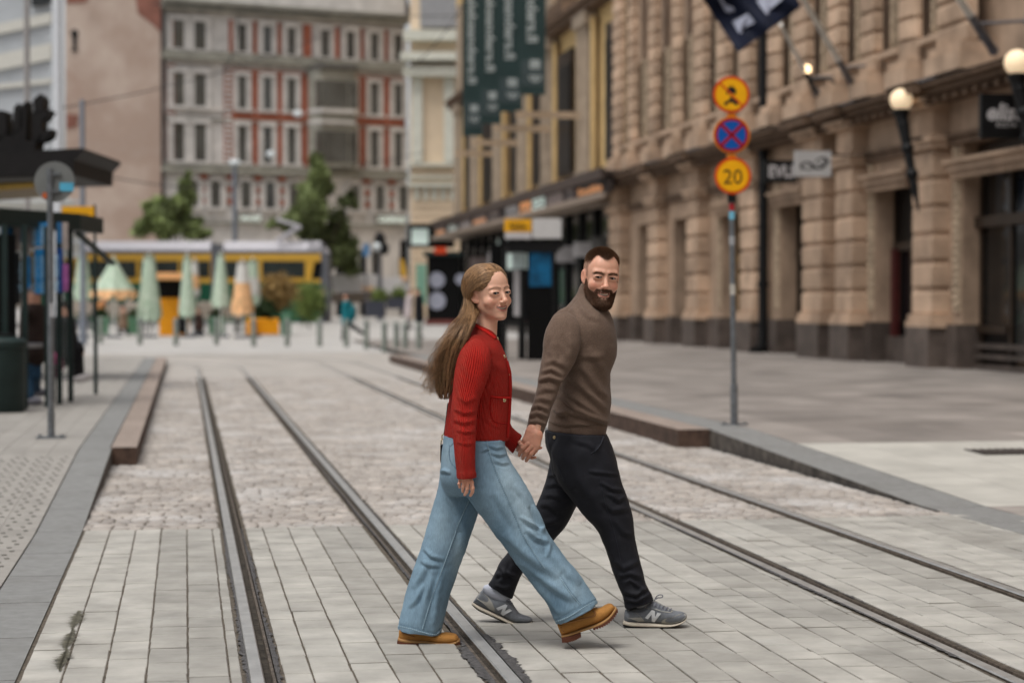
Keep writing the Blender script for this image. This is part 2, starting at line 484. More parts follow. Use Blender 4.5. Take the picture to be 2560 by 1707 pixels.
# pavements: z profile along the street
def zl(y, y0, y1, h):
    return .002 + max(0, min(1, (y - y0) / (y1 - y0))) * h
def strip(b, x0, x1, ya, yb, zf, step, mi=0, R=None, gap=.004, thick=.2, tone=(.5, .1), sd_=None):
    y = ya
    while y < yb:
        ye = min(y + step * (R.uniform(.9, 1.1) if R else 1), yb)
        t = min(1, max(0, R.gauss(*tone))) if R else .5
        z0, z1 = zf(y), zf(ye)
        vs = [(x0 + gap, y + gap, z0 - thick), (x1 - gap, y + gap, z0 - thick), (x1 - gap, ye - gap, z1 - thick), (x0 + gap, ye - gap, z1 - thick),
              (x0 + gap, y + gap, z0), (x1 - gap, y + gap, z0), (x1 - gap, ye - gap, z1), (x0 + gap, ye - gap, z1)]
        b.add(vs, [(4, 5, 6, 7)], mi, t); b.add(vs, [(0, 1, 5, 4), (1, 2, 6, 5), (2, 3, 7, 6), (3, 0, 4, 7)], sd_ if sd_ is not None else mi, t)
        y = ye
R3 = random.Random(21)
zL = lambda y: zl(y, 13.2, 18.7, .16)
zR = lambda y: zl(y, 13.9, 20.0, .187)
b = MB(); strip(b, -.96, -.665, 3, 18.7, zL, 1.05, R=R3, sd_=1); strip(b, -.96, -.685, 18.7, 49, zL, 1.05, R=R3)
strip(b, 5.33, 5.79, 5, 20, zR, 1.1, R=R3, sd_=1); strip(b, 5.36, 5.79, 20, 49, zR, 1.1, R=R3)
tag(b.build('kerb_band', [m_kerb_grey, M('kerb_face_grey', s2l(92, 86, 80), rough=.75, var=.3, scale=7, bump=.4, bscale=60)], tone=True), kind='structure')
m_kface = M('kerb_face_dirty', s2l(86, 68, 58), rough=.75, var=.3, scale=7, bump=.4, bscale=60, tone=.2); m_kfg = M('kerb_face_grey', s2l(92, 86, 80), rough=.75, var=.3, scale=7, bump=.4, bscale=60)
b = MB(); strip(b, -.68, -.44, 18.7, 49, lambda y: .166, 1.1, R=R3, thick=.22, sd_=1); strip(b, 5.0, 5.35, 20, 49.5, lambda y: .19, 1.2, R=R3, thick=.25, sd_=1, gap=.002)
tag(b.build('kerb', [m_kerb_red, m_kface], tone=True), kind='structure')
b = MB(); b.box(5.295, 5.328, 13.6, 20, -.02, .0065); tag(b.build('kerb_gap_shadow', M('gap_shadow_dark', s2l(34, 31, 29), rough=.95, var=.3)), kind='structure')  # dark strip standing in for the shadow in the gap along the ramp
# left pavement: light stone, rows of slabs; tactile area near the crossing
m_slab_l = M('slab_light', s2l(152, 148, 142), rough=.75, var=.06, scale=6, bump=.2, bscale=120, tone=.14)
patches(m_slab_l, s2l(116, 112, 106), 1.0, .5, .8, .5)
m_mark = M('tactile_mark', s2l(122, 120, 114), rough=.8, var=.1)
b = MB()
xx = -.965
k = 0
while xx > -9:
    w = .21 if k else .24
    tn = (.62, .08) if xx > -1.25 else (.42, .1)
    strip(b, xx - w, xx, 3, 18.2, zL, .105, R=R3, tone=(.6 if 9.5 < 14 else .5, .08), gap=.0015, thick=.05)
    strip(b, xx - w, xx, 18.2, 50, zL, .5 if xx > -1.3 else .8, R=R3, tone=tn, gap=.002, thick=.05)
    xx -= w; k += 1
tag(b.build('left_pavement', m_slab_l, tone=True), kind='structure')
b = MB()
for i in range(12):
    for j in range(60):
        x = -1.06 - i * .105 + (j % 2) * .03; y = 7.6 + j * .175 + (i % 2) * .085
        z = zL(y) + .0035
        if y > 18: continue
        b.obox((x - .013, y - .02, z - .004), (.026, .008, 0), (-.006, .03, 0), (0, 0, .006))
tag(b.build('tactile_studs', m_mark), kind='structure')
# right pavement
b = MB()
xx = 5.8
k = 0
while xx < 15.3:
    w = .62
    strip(b, xx, xx + w, 5, 13.9, zR, .42, R=R3, tone=(.62, .08), gap=.0025, thick=.05)
    R3.random()
    strip(b, xx, xx + w, 13.9, 18.5, zR, .42, R=R3, mi=1 if k < 6 else 0, tone=(.7 if k < 6 else .6, .08), gap=.0025, thick=.05)
    strip(b, xx, xx + w, 18.5, 70, zR, .9, R=R3, tone=(.62, .06) if k == 0 else (.45, .1), gap=.0025, thick=.05)
    xx += w; k += 1
tag(b.build('right_pavement', [m_asph, M('pale_slabs', s2l(176, 173, 165), rough=.75, var=.08, scale=2, bump=.2, bscale=100, tone=.14)], tone=True), kind='structure')
b = MB(); b.box(15.2, 40, 20, 69, -.1, .19); b.box(14, 40, 69, 115, -.1, gz(90) + .1)
tag(b.build('pavement_base', m_asph), kind='structure')
# drain grate on the right pavement
m_iron = M('cast_iron', s2l(88, 82, 78), rough=.6, metal=.6, var=.2, scale=20)
b = MB(); g = G(2500, 1140, .07); dz_ = zR(g[1]) - .19 + .004
t = thing('drain_cover', 'dark iron drain cover set in the right pavement near the frame edge', 'drain cover', (g[0], g[1], zR(g[1])))
b.box(g[0] - .28, g[0] + .35, g[1] - .3, g[1] + .3, .186 + dz_, .1925 + dz_); b.build('frame', m_iron, t)
b = MB()
for k in range(8): b.box(g[0] - .25 + k * .075, g[0] - .21 + k * .075, g[1] - .27, g[1] + .27, .190 + dz_, .1955 + dz_)
b.build('grating', m_iron, t)
# ================================================================== SANDSTONE BUILDING (right)
m_sand = M('sandstone', s2l(190, 163, 139), rough=.85, var=.16, scale=1.1, bump=.4, bscale=18, tone=.2)
m_sand2 = M('sandstone_carved', s2l(188, 168, 144), rough=.9, var=.2, scale=9, bump=1.0, bscale=28, bdist=.05)
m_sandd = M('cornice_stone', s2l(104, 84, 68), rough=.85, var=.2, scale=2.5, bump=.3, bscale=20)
m_gran = M('dark_granite', s2l(88, 78, 72), rough=.5, var=.18, scale=3, bump=.15, bscale=60, tone=.2)
m_glass = M('window_glass', s2l(20, 22, 23), rough=.07, var=.1, scale=.3, spec=.5)
m_glassd = M('window_dark', s2l(12, 12, 12), rough=.35, var=.1, spec=.15)
m_frame = M('dark_bronze', s2l(58, 46, 36), rough=.45, var=.15, metal=.3)
m_black = M('black_paint', s2l(17, 17, 18), rough=.5, var=.2, scale=12, spec=.25)
m_zinc = M('zinc_flashing', s2l(112, 112, 116), rough=.5, var=.2, scale=3, metal=.3)
patches(m_sand, s2l(92, 74, 58), .8, .52, .8, .7, (1, 1, .45)); patches(m_sand, s2l(190, 160, 138), .5, .56, .8, .6); patches(m_gran, s2l(128, 112, 102), 1.2, .55, .75, .5)
XW = 15.0
bld = thing('stone_building', 'tan sandstone building with banded pilasters, dark granite plinth and a heavy stone cornice', 'building', (XW, 50, .19))
# walls with openings
OPEN = [(30.6, 37.2), (39.9, 42.2), (47.0, 49.3), (52.5, 54.9), (58.4, 60.6), (63.6, 65.6)]
PILG = [(29.2, 30.2), (37.85, 38.95), (42.7, 43.85), (44.85, 46.35), (50.5, 51.8), (56.3, 57.6), (61.4, 62.6), (66.8, 68.6)]
b = MB()
yy = 28.0
for (a, c) in OPEN + [(69.0, 69.0)]:
    b.box(XW, XW + 1.2, yy, a, 1.06, 4.6)      # pier
    yy = c
b.box(XW, XW + 1.2, 28, 69, 4.6, 5.75)
for (a, c) in OPEN[1:]: b.box(XW, XW + 1.2, a, c, 4.05, 4.6)
# attic/upper wall with window recesses
UP = [(36.5, 38.1), (39.4, 40.4), (41.8, 42.7), (44.1, 45.0), (46.6, 47.7), (49.1, 50.0), (51.6, 52.5), (53.9, 54.8), (56.3, 57.5), (59.4, 60.2), (62.4, 63.3), (65.6, 66.3), (67.6, 68.8)]
b.box(XW + .35, XW + 1.2, 28, 69, 5.75, 16); b.box(XW, XW + 14, -45, 27.98, .1, 19); b.box(XW + 1.2, XW + 14, 27.98, 69, .1, 19)
b.build('wall', m_sand, bld)
# frieze mouldings below the cornice
b = MB()
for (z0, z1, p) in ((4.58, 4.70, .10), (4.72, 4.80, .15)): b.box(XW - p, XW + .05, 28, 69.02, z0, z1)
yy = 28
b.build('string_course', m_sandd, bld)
# plinth
b = MB(); k_ = 0
yy = 28.0
for (a, c) in OPEN + [(69.05, 69.05)]:
    y = yy
    while y < a - .01:
        ye = min(a, y + 1.4); b.box(XW - .12, XW + 1.0, y - .001, ye + .001, .12, 1.06 - .002 * (k_ % 2), 0, R1.random()); y = ye; k_ += 1
    yy = c
    b.build('plinth', m_gran, bld, tone=True); b = MB()
for (a, c) in PILG: b = MB(); b.box(XW - .48, XW - .1, a - .08, c + .08, .12, 1.0, 0, R1.random()); b.build('pilaster_foot', m_gran, bld, tone=True)
for (a, c) in OPEN[1:]:
    if c - a < 2.35 and a not in (47.0,): b = MB(); b.box(XW + .25, XW + .6, a, c, .12, .75, 0, .3); b.build('window_apron', m_gran, bld, tone=True)
# ground floor pilasters, banded
def pilaster(y0, y1, z0, z1, pr, bands, name='pilaster', R=R1, xw=XW, mat=m_sand, rounded=False):
    b = MB()
    b.box(xw - pr + .07, xw + .02, y0 + .05, y1 - .05, z0, z1)
    h = (z1 - z0) / bands
    for k in range(bands):
        a = z0 + k * h; c = a + h - .075
        tn = R.random()
        if rounded:
            n = 7; ps = []
            for i in range(n):
                t = math.pi * i / (n - 1)
                ps.append((xw - pr + .12 - .17 * math.sin(t), y0 + (y1 - y0) * (1 - math.cos(t)) / 2, a))
            ps = [(xw, y0, a)] + ps + [(xw, y1, a)]
            b.prism(ps, (0, 0, c - a), 0, tn)
        else:
            i = .016
            vs = []
            for (zz, q) in ((a, i), (a + .05, 0), (c - .05, 0), (c, i)):
                vs += [(xw - pr + q, y0 + q, zz), (xw + .01, y0 + q, zz), (xw + .01, y1 - q, zz), (xw - pr + q, y1 - q, zz)]
            fs = [(3, 2, 1, 0), (12, 13, 14, 15)]
            for l in (0, 4, 8):
                for q in range(4): fs.append((l + q, l + (q + 1) % 4, l + 4 + (q + 1) % 4, l + 4 + q))
            b.add(vs, fs, 0, tn)
    return b.build(name, mat, bld, tone=True)
for (a, c) in PILG:
    pilaster(a, c, 1.24, 4.55, .37, 6)
    b = MB()
    for (z0, z1, p) in ((.99, 1.12, .47), (1.119, 1.25, .43)): b.box(XW - p, XW + .02, a - .06 - (p - .4), c + .06 + (p - .4), z0, z1)
    b.build('base_moulding', m_sand, bld, tone=True); b = MB()
    for (z0, z1, p) in ((4.55, 4.68, .45), (4.68, 4.8, .5)): b.box(XW - p, XW + .02, a - .06 - (p - .4), c + .06 + (p - .4), z0, z1)
    b.box(XW - .36, XW + .02, a + .05, c - .05, 4.79, 5.36)
    for z in (5.35, 5.45): b.box(XW - .55 - (z - 5.35), XW + .02, a - .1, c + .1, z, z + .095)
    b.build('capital', m_sand, bld, tone=True)
# carved ornamental strips beside openings
for (a, c) in OPEN[:4]:
    for y in (c + .02,):
        b = MB(); b.box(XW - .05, XW + .02, y + .05, y + .32, 1.3, 4.5)
        z = 1.35
        while z < 4.4:
            b.ball((XW - .05, y + .19 + .04 * math.sin(z * 9), z + .08), (.05, .09, .07), 8, 6); z += .145
        b.build('carved_strip', m_sand2, bld)
    b = MB(); b.box(XW - .22, XW + .02, a - .1, c + .3, 4.05, 4.2); b.box(XW - .3, XW + .02, a - .15, c + .35, 4.2, 4.28)
    k = a
    while k < c + .2: b.box(XW - .18, XW, k, k + .09, 3.9, 4.05); k += .17
    b.build('hood_mould', m_sand, bld)
# cornice
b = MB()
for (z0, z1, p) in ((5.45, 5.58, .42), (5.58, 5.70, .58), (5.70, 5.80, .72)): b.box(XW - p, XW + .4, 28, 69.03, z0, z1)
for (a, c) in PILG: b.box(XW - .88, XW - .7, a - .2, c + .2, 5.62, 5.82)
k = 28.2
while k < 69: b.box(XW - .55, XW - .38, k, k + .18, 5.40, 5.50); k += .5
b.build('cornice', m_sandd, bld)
b = MB(); b.prism([(XW - .76, 28, 5.805), (XW + .3, 28, 5.95), (XW + .3, 28, 5.81)], (0, 41, 0))
for (a, c) in PILG: b.prism([(XW - .93, a - .22, 5.825), (XW - .3, a - .22, 5.97), (XW - .3, a - .22, 5.83)], (0, c - a + .44, 0))
b.build('flashing', m_zinc, bld)
# upper floor: pilasters, window surrounds, dark strips
for i, (a, c) in enumerate(UP):
    pilaster(a, c, 6.5, 15.6, .20, 20, rounded=(i % 4 == 1), name='upper_pilaster')
    b = MB(); b.box(XW - .42, XW + .36, a - .1, c + .1, 5.97, 6.32); b.box(XW - .34, XW + .36, a - .05, c + .05, 6.32, 6.5); b.build('pedestal', m_sand, bld, tone=True)
for i in range(len(UP) - 1):
    y0 = UP[i][1] + .12; y1 = UP[i + 1][0] - .12
    b = MB(); b.box(XW + .02, XW + .36, y0, y1, 5.98, 6.75); b.box(XW - .16, XW + .36, y0 - .05, y1 + .05, 6.75, 6.88)
    b.build('window_sill', m_sand, bld, tone=True)
    w = MB(); w.box(XW + .28, XW + .36, y0 + .25, y1 - .25, 6.9, 9.6)
    wo = w.build('window', m_frame, bld)
    g = MB(); g.box(XW + .265, XW + .279, y0 + .32, (y0 + y1) / 2 - .03, 6.98, 9.5); g.build('pane', m_glass, wo); g = MB(); g.box(XW + .265, XW + .279, (y0 + y1) / 2 + .03, y1 - .32, 6.98, 9.5); g.build('pane', m_glass, wo)
    for y in (y0 + .02, y1 - .2):
        b = MB(); b.box(XW + .12, XW + .36, y, y + .18, 6.9, 9.6)
        z = 7.1
        while z < 9.5: b.ball((XW + .12, y + .09, z), (.04, .05, .06), 8, 5); z += .42
        b.build('carved_strip', m_sand2, bld)
# ground floor windows / doors in the openings
m_door = M('red_door_wood', s2l(74, 30, 28), rough=.5, var=.1)
m_paleblind = M('pale_blind', s2l(120, 112, 96), rough=.8, var=.1)
m_brass = M('brass_edge', s2l(140, 112, 60), rough=.4, metal=.5, var=.15)
for i, (a, c) in enumerate(OPEN[1:]):
    X = XW + .42
    w = MB()
    w.box(X, X + .1, a, a + .1, .2, 4.1); w.box(X, X + .1, c - .12, c, .2, 4.1); w.box(X, X + .1, a + .1, c - .12, 3.98, 4.1)
    w.box(X - .06, X + .1, a + .1, c - .12, 2.62, 2.8)
    w.box(X + .01, X + .08, (a + c) / 2 - .04, (a + c) / 2 + .04, .2, 3.98)
    if i == 0: w.box(X - .14, X - .01, c - .42, c - .2, .19, 2.66, 1)
    wo = w.build('shop_window', [m_frame if i != 2 else m_brass, m_door], bld)
    g = MB(); g.box(X + .04, X + .06, a + .1, c - .12, .45, 2.62); g.build('pane', m_glass, wo)
    g = MB(); g.box(X + .04, X + .06, a + .1, c - .12, 2.8, 3.98); g.build('transom_pane', m_glassd, wo)
    if i in (1, 3): 
        g = MB(); g.box(X + .1, X + .12, a + .1, c - .3, .5, 2.6); g.build('blind', m_paleblind, wo)
# big shop window near the right edge
m_blind_w = M('blind_white', s2l(176, 178, 180), rough=.7, var=.04)
m_blind_b = M('blind_blue', s2l(26, 54, 112), rough=.6, var=.08)
m_teal = M('display_teal', s2l(70, 110, 122), rough=.5, var=.3, scale=3)
a, c = OPEN[0]
X = XW + .35
w = MB()
for y in (a, 32.4, 34.2, 35.65, c - .14): w.box(X, X + .12, y, y + .13, .2, 4.55)
w.box(X - .1, X + .12, a, c, 2.95, 3.16); w.box(X - .04, X + .1, a, c, 4.4, 4.56); w.box(X - .05, X + .1, 35.78, c, .9, 1.05)
wo = w.build('shop_window', m_frame, bld)
m_clr = M('clear_shop_glass', s2l(26, 30, 32), rough=.04, var=.02, alpha=.5, spec=.6)
for (p, q) in ((a + .13, 32.4), (32.53, 34.2), (34.33, 35.65), (35.78, c - .14)):
    for (z0, z1) in ((.5, 2.95), (3.16, 4.4)): g = MB(); g.box(X + .05, X + .07, p, q, z0, z1); g.build('pane', m_clr, wo)
g = MB(); g.box(X + 1.6, X + 1.7, a, c + 3, .2, 4.6); g.build('interior', M('interior_dark', s2l(70, 62, 54), rough=.9, var=.4, scale=1.2), wo)
cols = [0, 0, 1, 2, 0, 1, 2, 0, 1, 0, 2]
y = c - .25
for k in range(11):
    g = MB(); g.box(X + .2, X + .24, y - .42, y - .06, 3.2, 4.38, 0)
    g.build('blind', [[m_blind_w, m_blind_b, M('blind_lilac', s2l(120, 134, 168), rough=.7, var=.05)][cols[k]]], wo); y -= .5
for (yy, zz, ry, rz) in ((35.2, 1.9, .22, .5), (33.2, 1.6, .3, .6), (36.4, 2.0, .35, .8)):
    g = MB(); g.box(X + .9, X + .95, yy - ry, yy + ry, zz - rz, zz + rz); g.build('display', m_teal, wo)
g = MB()
for k in range(3): g.box(X - .14, X, a + .2, c - .1, .2 + k * .2, .3 + k * .2)
g.build('sill', m_gran, wo)

# downpipe
b = MB(); px = XW - .22
t = thing('downpipe', 'black rainwater pipe running down the full height of the stone facade beside the round signs', 'downpipe', (px, 50.1, .19))
b.cyl((px, 50.1, .3), (px, 50.1, 14), .125, n=14)
for z in (1.9, 5.3, 8.4, 11.5): b.cyl((px, 50.1, z), (px, 50.1, z + .12), .155, n=14)
b.build('pipe', m_black, t, smooth=True)
b = MB(); b.cyl((px, 50.1, .3), (px - .3, 49.8, .2), .15, .17, n=14); b.build('shoe', m_black, t, smooth=True)

# ================================================================== OCHRE BUILDING with canopy
m_och = M('ochre_plaster', s2l(206, 176, 124), rough=.85, var=.1, scale=1.1, bump=.2, bscale=20)
m_ochg = M('grey_pilaster_stone', s2l(162, 146, 128), rough=.85, var=.1, scale=2)
och = thing('ochre_building', 'ochre plastered building with tall dark windows and grey pilasters above a shop canopy', 'building', (15, 90, .3))
b = MB(); b.box(15.4, 22, 69.06, 114, 5.8, 24); b.box(16.2, 22, 69.06, 114, .2, 5.8)
b.box(15.0, 16.2, 69.06, 69.55, .2, 5.5)
b.build('wall', m_och, och)
yb = [70.5, 79.6, 86.2, 92.5, 100.5, 107.5]; ypl = [75.3, 83.2, 89.4, 96.6, 104.4, 110.8]
for i, y in enumerate(yb):
    w = [2.3, 2.9, 1.6, 1.6, 3.2, 2.4][i]
    f = MB(); f.box(15.16, 15.42, y - w / 2, y + w / 2, 6.6, 11.6)
    fo = f.build('window', m_frame, och)
    g = MB(); g.box(15.12, 15.155, y - w / 2 + .12, y + w / 2 - .12, 6.75, 11.0); g.build('pane', m_glassd, fo); g = MB(); g.box(15.12, 15.155, y - w / 2 + .12, y + w / 2 - .12, 13.3, 16.9); g.build('pane', m_glassd, fo)
for i in range(len(yb)):
    y = ypl[i]
    b = MB(); b.box(15.05, 15.42, y - 1.0, y + 1.0, 6.0, 12.0); b.box(14.85, 15.42, y - 1.2, y + 1.2, 12.0, 12.5); b.box(14.9, 15.42, y - 1.2, y + 1.2, 6.0, 6.5)
    b.box(15.08, 15.42, y - .9, y + .9, 12.9, 18)
    for q in (-.5, .5): b.cyl((15.04, y + q, 6.5), (15.04, y + q, 12), .16, n=10)
    b.build('pilaster', m_ochg, och)
    b = MB(); b.box(15.1, 15.2, y - 1.7, y - 1.21, 6.0, 12.2); b.box(15.1, 15.2, y + 1.21, y + 1.7, 6.0, 12.2); b.build('window_surround', m_och, och)
b = MB()
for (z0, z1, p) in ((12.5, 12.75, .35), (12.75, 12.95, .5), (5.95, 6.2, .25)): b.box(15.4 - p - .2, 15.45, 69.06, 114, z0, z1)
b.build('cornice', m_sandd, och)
for i in (0, 1, 4):
    y = yb[i]; b = MB(); b.prism([(14.7, y - 2.0, 12.9), (14.7, y + 2.0, 12.9), (14.7, y + 1.4, 13.5), (14.7, y - 1.4, 13.5)][::-1], (.7, 0, 0)); b.build('pediment', m_sandd, och)
# glazed shop front below the canopy
b = MB()
for k in range(16):
    y = 69.6 + k * 2.9; b.box(15.5, 15.75, y, y + .22, .25, 5.2)
b.box(15.5, 15.7, 69.6, 114, .2, .6)
b.build('shop_front_frame', m_black, och)
b = MB(); b.box(15.66, 15.72, 69.6, 114, .6, 5.2); b.build('shop_front_glass', m_glass, och)
m_intl = M('shop_interior_light', s2l(120, 120, 118), rough=.7, var=.5, scale=.6)
# canopy
can = thing('shop_canopy', 'long bronze coloured shop canopy with lettering boxes along its fascia, under the ochre building', 'canopy', (14, 90, 5))
b = MB(); b.box(13.95, 15.38, 66.2, 114, 5.82, 5.95); b.box(13.85, 14.0, 66.2, 114, 5.68, 6.05); b.build('roof_edge', M('canopy_brown', s2l(74, 62, 56), rough=.6, var=.15), can)
b = MB(); b.box(13.9, 14.05, 66.2, 114, 5.02, 5.22); b.box(14.05, 15.38, 69.1, 114, 5.02, 5.12); b.build('lower_edge', M('canopy_bronze', s2l(150, 134, 120), rough=.55, var=.1, metal=.15), can)
b = MB(); b.box(14.06, 14.3, 66.2, 114, 5.22, 5.68); b.build('fascia', M('canopy_fascia', s2l(56, 48, 44), rough=.6, var=.2), can)
m_let = M('sign_letters_pale', s2l(190, 186, 186), rough=.5, var=.05)
m_leto = M('sign_letters_orange', s2l(226, 160, 110), rough=.5, var=.05, emit=s2l(236, 160, 100), estr=.35)
m_letg = M('sign_letters_mint', s2l(214, 230, 222), rough=.5, var=.03, emit=s2l(214, 230, 222), estr=.3)
def fascia_sign(y0, y1, mt, txt, label, pm=None):
    """board on the canopy fascia, readable from the street"""
    t = thing('fascia_sign', label, 'shop sign', (14.02, (y0 + y1) / 2, 5.45), 'signs on the canopy fascia')
    b = MB(); b.box(14.0, 14.058, y0, y1, 5.24, 5.66); b.build('board', pm or m_black, t)
    b = MB(); b.text(txt, (13.992, y1 - .1, 5.30), (0, -1, 0), (0, 0, 1), .26, width=(y1 - y0) - .2, bold=.02); b.build('lettering', mt, t)
m_boardl = M('sign_board_taupe', s2l(140, 126, 122), rough=.6, var=.05)
fascia_sign(66.6, 71.0, m_leto, 'Sivuliike', 'orange lit lettering on the canopy fascia nearest the stone building')
fascia_sign(71.8, 73.2, m_black, 'II', 'narrow taupe sign panel on the canopy beside the orange lettering', m_boardl)
fascia_sign(73.9, 77.2, m_boardl, 'wwww', 'wide taupe sign panel on the canopy right of the white emblem', m_boardl)
fascia_sign(78.0, 80.6, m_black, 'G', 'bright mint white square emblem on the canopy fascia', m_letg)
fascia_sign(81.2, 83.6, m_black, 'o', 'small orange square sign on the canopy left of the white emblem', m_leto)
fascia_sign(84.4, 87.4, m_black, 'oo', 'pale round sign on the canopy left of the orange square', m_let)
fascia_sign(89.6, 92.4, m_black, 'mm', 'taupe sign panel in the middle of the canopy fascia', m_boardl)
fascia_sign(93.4, 97.4, m_leto, 'nnn', 'dim orange lettering on the middle of the canopy', m_boardl)
fascia_sign(98.6, 102.4, m_let, 'mmm', 'grey lettering sign on the farther half of the canopy', m_boardl)
fascia_sign(103.6, 107.0, m_letg, 'Co', 'pale green sign on the farther half of the canopy', m_boardl)
fascia_sign(108.4, 112.4, m_leto, 'aa', 'last sign panel before the far corner of the canopy', m_boardl)
b = MB(); b.box(12.6, 15.3, 114.02, 114.2, 4.6, 5.9); b.box(12.6, 13.84, 113.6, 114.02, 5.8, 5.95); b.build('end_panel', m_black, can)
b = MB(); b.box(12.8, 13.75, 113.9, 114.015, 4.8, 5.7); b.build('lit_panel', m_letg, can)

# ================================================================== CREAM BUILDING (behind the banners)
m_cream = M('cream_plaster', s2l(222, 202, 176), rough=.85, var=.06, scale=.5)
m_mint = M('pale_green_trim', s2l(206, 206, 194), rough=.85, var=.06, scale=2)
cr = thing('cream_building', 'cream and pale green rendered corner building behind the green banners', 'building', P(1120, 755, 128))
def fq(u0, u1, v0, v1, d, thick, b, mi=0, lean=0.0):
    """box facing the camera: pixel rectangle at distance d"""
    a = P(u0, v1, d); c = P(u1, v1, d + lean); e = P(u0, v0, d)
    h = e[2] - a[2]
    b.obox(a, c - a, HV * thick, (0, 0, h), mi)
b = MB(); fq(1026, 1330, -160, 830, 128, 12, b); b.build('wall', m_cream, cr)
b = MB()
for (v0, v1, p) in ((75, 100, 1.0), (130, 150, 1.4), (165, 190, 1.0), (408, 415, .5), (458, 466, .5), (440, 446, .3)): fq(1026 - p * 18, 1180, v0, v1, 128 - p, p + .1, b)
b.build('cornice', m_mint, cr)
b = MB()
for u in (1030, 1110, 1190): fq(u, u + 26, 192, 405, 127.6, .5, b)
for k in range(8): fq(1036 + k * 22, 1048 + k * 22, 470, 500, 127.8, .3, b)
b.build('pilaster', m_mint, cr)
b = MB()
for v in range(520, 810, 18): fq(1030, 1300, v, v + 2, 127.93, .1, b)
b.build('rustication', M('cream_groove', s2l(180, 160, 136), rough=.9), cr)
b = MB(); fq(1050, 1180, -40, 68, 127.4, .7, b); b.build('attic', M('attic_grey', s2l(150, 150, 152), rough=.8, var=.1), cr)

# ================================================================== RED BRICK AND GREY STONE BUILDING
m_brk = M('red_brick', s2l(160, 96, 76), rough=.9, var=.12, scale=2, bump=.2, bscale=30)
m_gst = M('grey_stone', s2l(206, 202, 198), rough=.85, var=.1, scale=1.2)
m_gst2 = M('grey_stone_dark', s2l(150, 148, 138), rough=.85, var=.14, scale=1.2)
m_wfr = M('window_frame_dark', s2l(84, 82, 80), rough=.6, var=.1)
m_pane = M('far_pane', s2l(84, 86, 84), rough=.12, var=.3, scale=.4, spec=.8)
D0 = 132.3; DL = 8.0    # facade recedes to the right
red = thing('brick_building', 'grey stone and red brick apartment house with rows of tall windows', 'building', P(700, 755, D0 + 4))
def RAYH(u): q = ray(u, 755); q[2] = 0; return q / np.linalg.norm(q)
A = P(408, 755, D0); B = P(1014, 755, D0 + DL)
ax = (B - A); ax[2] = 0; Lw = np.linalg.norm(ax); ax /= Lw
nrm = np.array([ax[1], -ax[0], 0.0]);
if nrm @ HV > 0: nrm = -nrm
def rp(s, z, o=0.0): return np.array([A[0], A[1], 0]) + ax * s + nrm * o + np.array([0, 0, z])
def rbox(b, s0, s1, z0, z1, o0, o1, mi=0): b.obox(rp(s0, z0, o0), ax * (s1 - s0), nrm * (o1 - o0), (0, 0, z1 - z0), mi)
PXM = Lw / (1014 - 408.)       # metres per pixel along the facade (approx.)
def sa(u):
    p = ray(u, 755); # intersect with facade line
    M2 = np.array([[p[0], -ax[0]], [p[1], -ax[1]]]); t = np.linalg.solve(M2, np.array([A[0], A[1]])); return t[1]
def za(u, v):
    r = ray(u, v); s_ = sa(u); q = rp(s_, 0); return CAMH + r[2] * (math.hypot(q[0], q[1]) / math.hypot(r[0], r[1]))
U0 = 500.
Z = lambda v: za(U0, v)
zc = dict(g0=.4, a0=Z(545), a1=Z(440), f1=Z(420), f2=Z(295), f3=Z(150), top=Z(35))
b = MB(); rbox(b, 0, Lw, 0, 30, -14, 0); b.build('wall', m_gst, red)
b = MB()
# red fields between the windows, floors 1-3
rows = [(Z(412), Z(305), Z(398), Z(310)), (Z(290), Z(180), Z(262), Z(185)), (Z(125), Z(45), Z(120), Z(55))]
cols_u = [(446, 0), (500, 0), (605, 1), (668, 1), (728, 1), (812, 2), (875, 1), (935, 1), (994, 1)]
for (z0, z1, w0, w1) in rows:
    for (u0, u1) in ((420, 434), (574, 586), (634, 642), (694, 702), (758, 778), (832, 848), (902, 908), (962, 968)):
        b = MB(); rbox(b, sa(u0), sa(u1), z0 - .3, z1, 0, .16); b.build('brick_pier', m_brk, red)
for (u0, u1) in ((574, 766), (884, 1012)): b = MB(); rbox(b, sa(u0), sa(u1), Z(398), Z(168), 0, .12); b.build('brick_band', m_brk, red)
for u in (417, 561): b = MB(); rbox(b, sa(u), sa(u + 20), Z(402), Z(162), 0, .14); b.build('brick_pier', m_brk, red)
for u in (418, 562):
    b = MB(); v = 400
    while v > 165:
        rbox(b, sa(u), sa(u + 16), Z(v), Z(v - 7), .06, .22); v -= 13
    b.build('quoin', m_gst, red)
b = MB()
for (v, h, o) in ((432, 12, .5), (418, 8, .3), (152, 10, .55), (140, 12, .35), (28, 10, .7), (14, 8, 1.0), (560, 6, .3), (300, 4, .2)): rbox(b, -.2, Lw, Z(v), Z(v - h), -.05, o)
b.build('string_course', m_gst2, red)
b = MB()
for (z0, z1) in ((Z(413), Z(405)), (Z(276), Z(267)), (Z(138), Z(128))):
    rbox(b, 0, Lw, z0, z1, 0, .14)
b.build('sill_band', M('pale_stone_band', s2l(212, 206, 200), rough=.85, var=.06), red)
patches(m_gst, s2l(120, 118, 112), .3, .5, .8, .6, (1, 1, .5)); patches(m_brk, s2l(112, 68, 56), .4, .5, .8, .6)
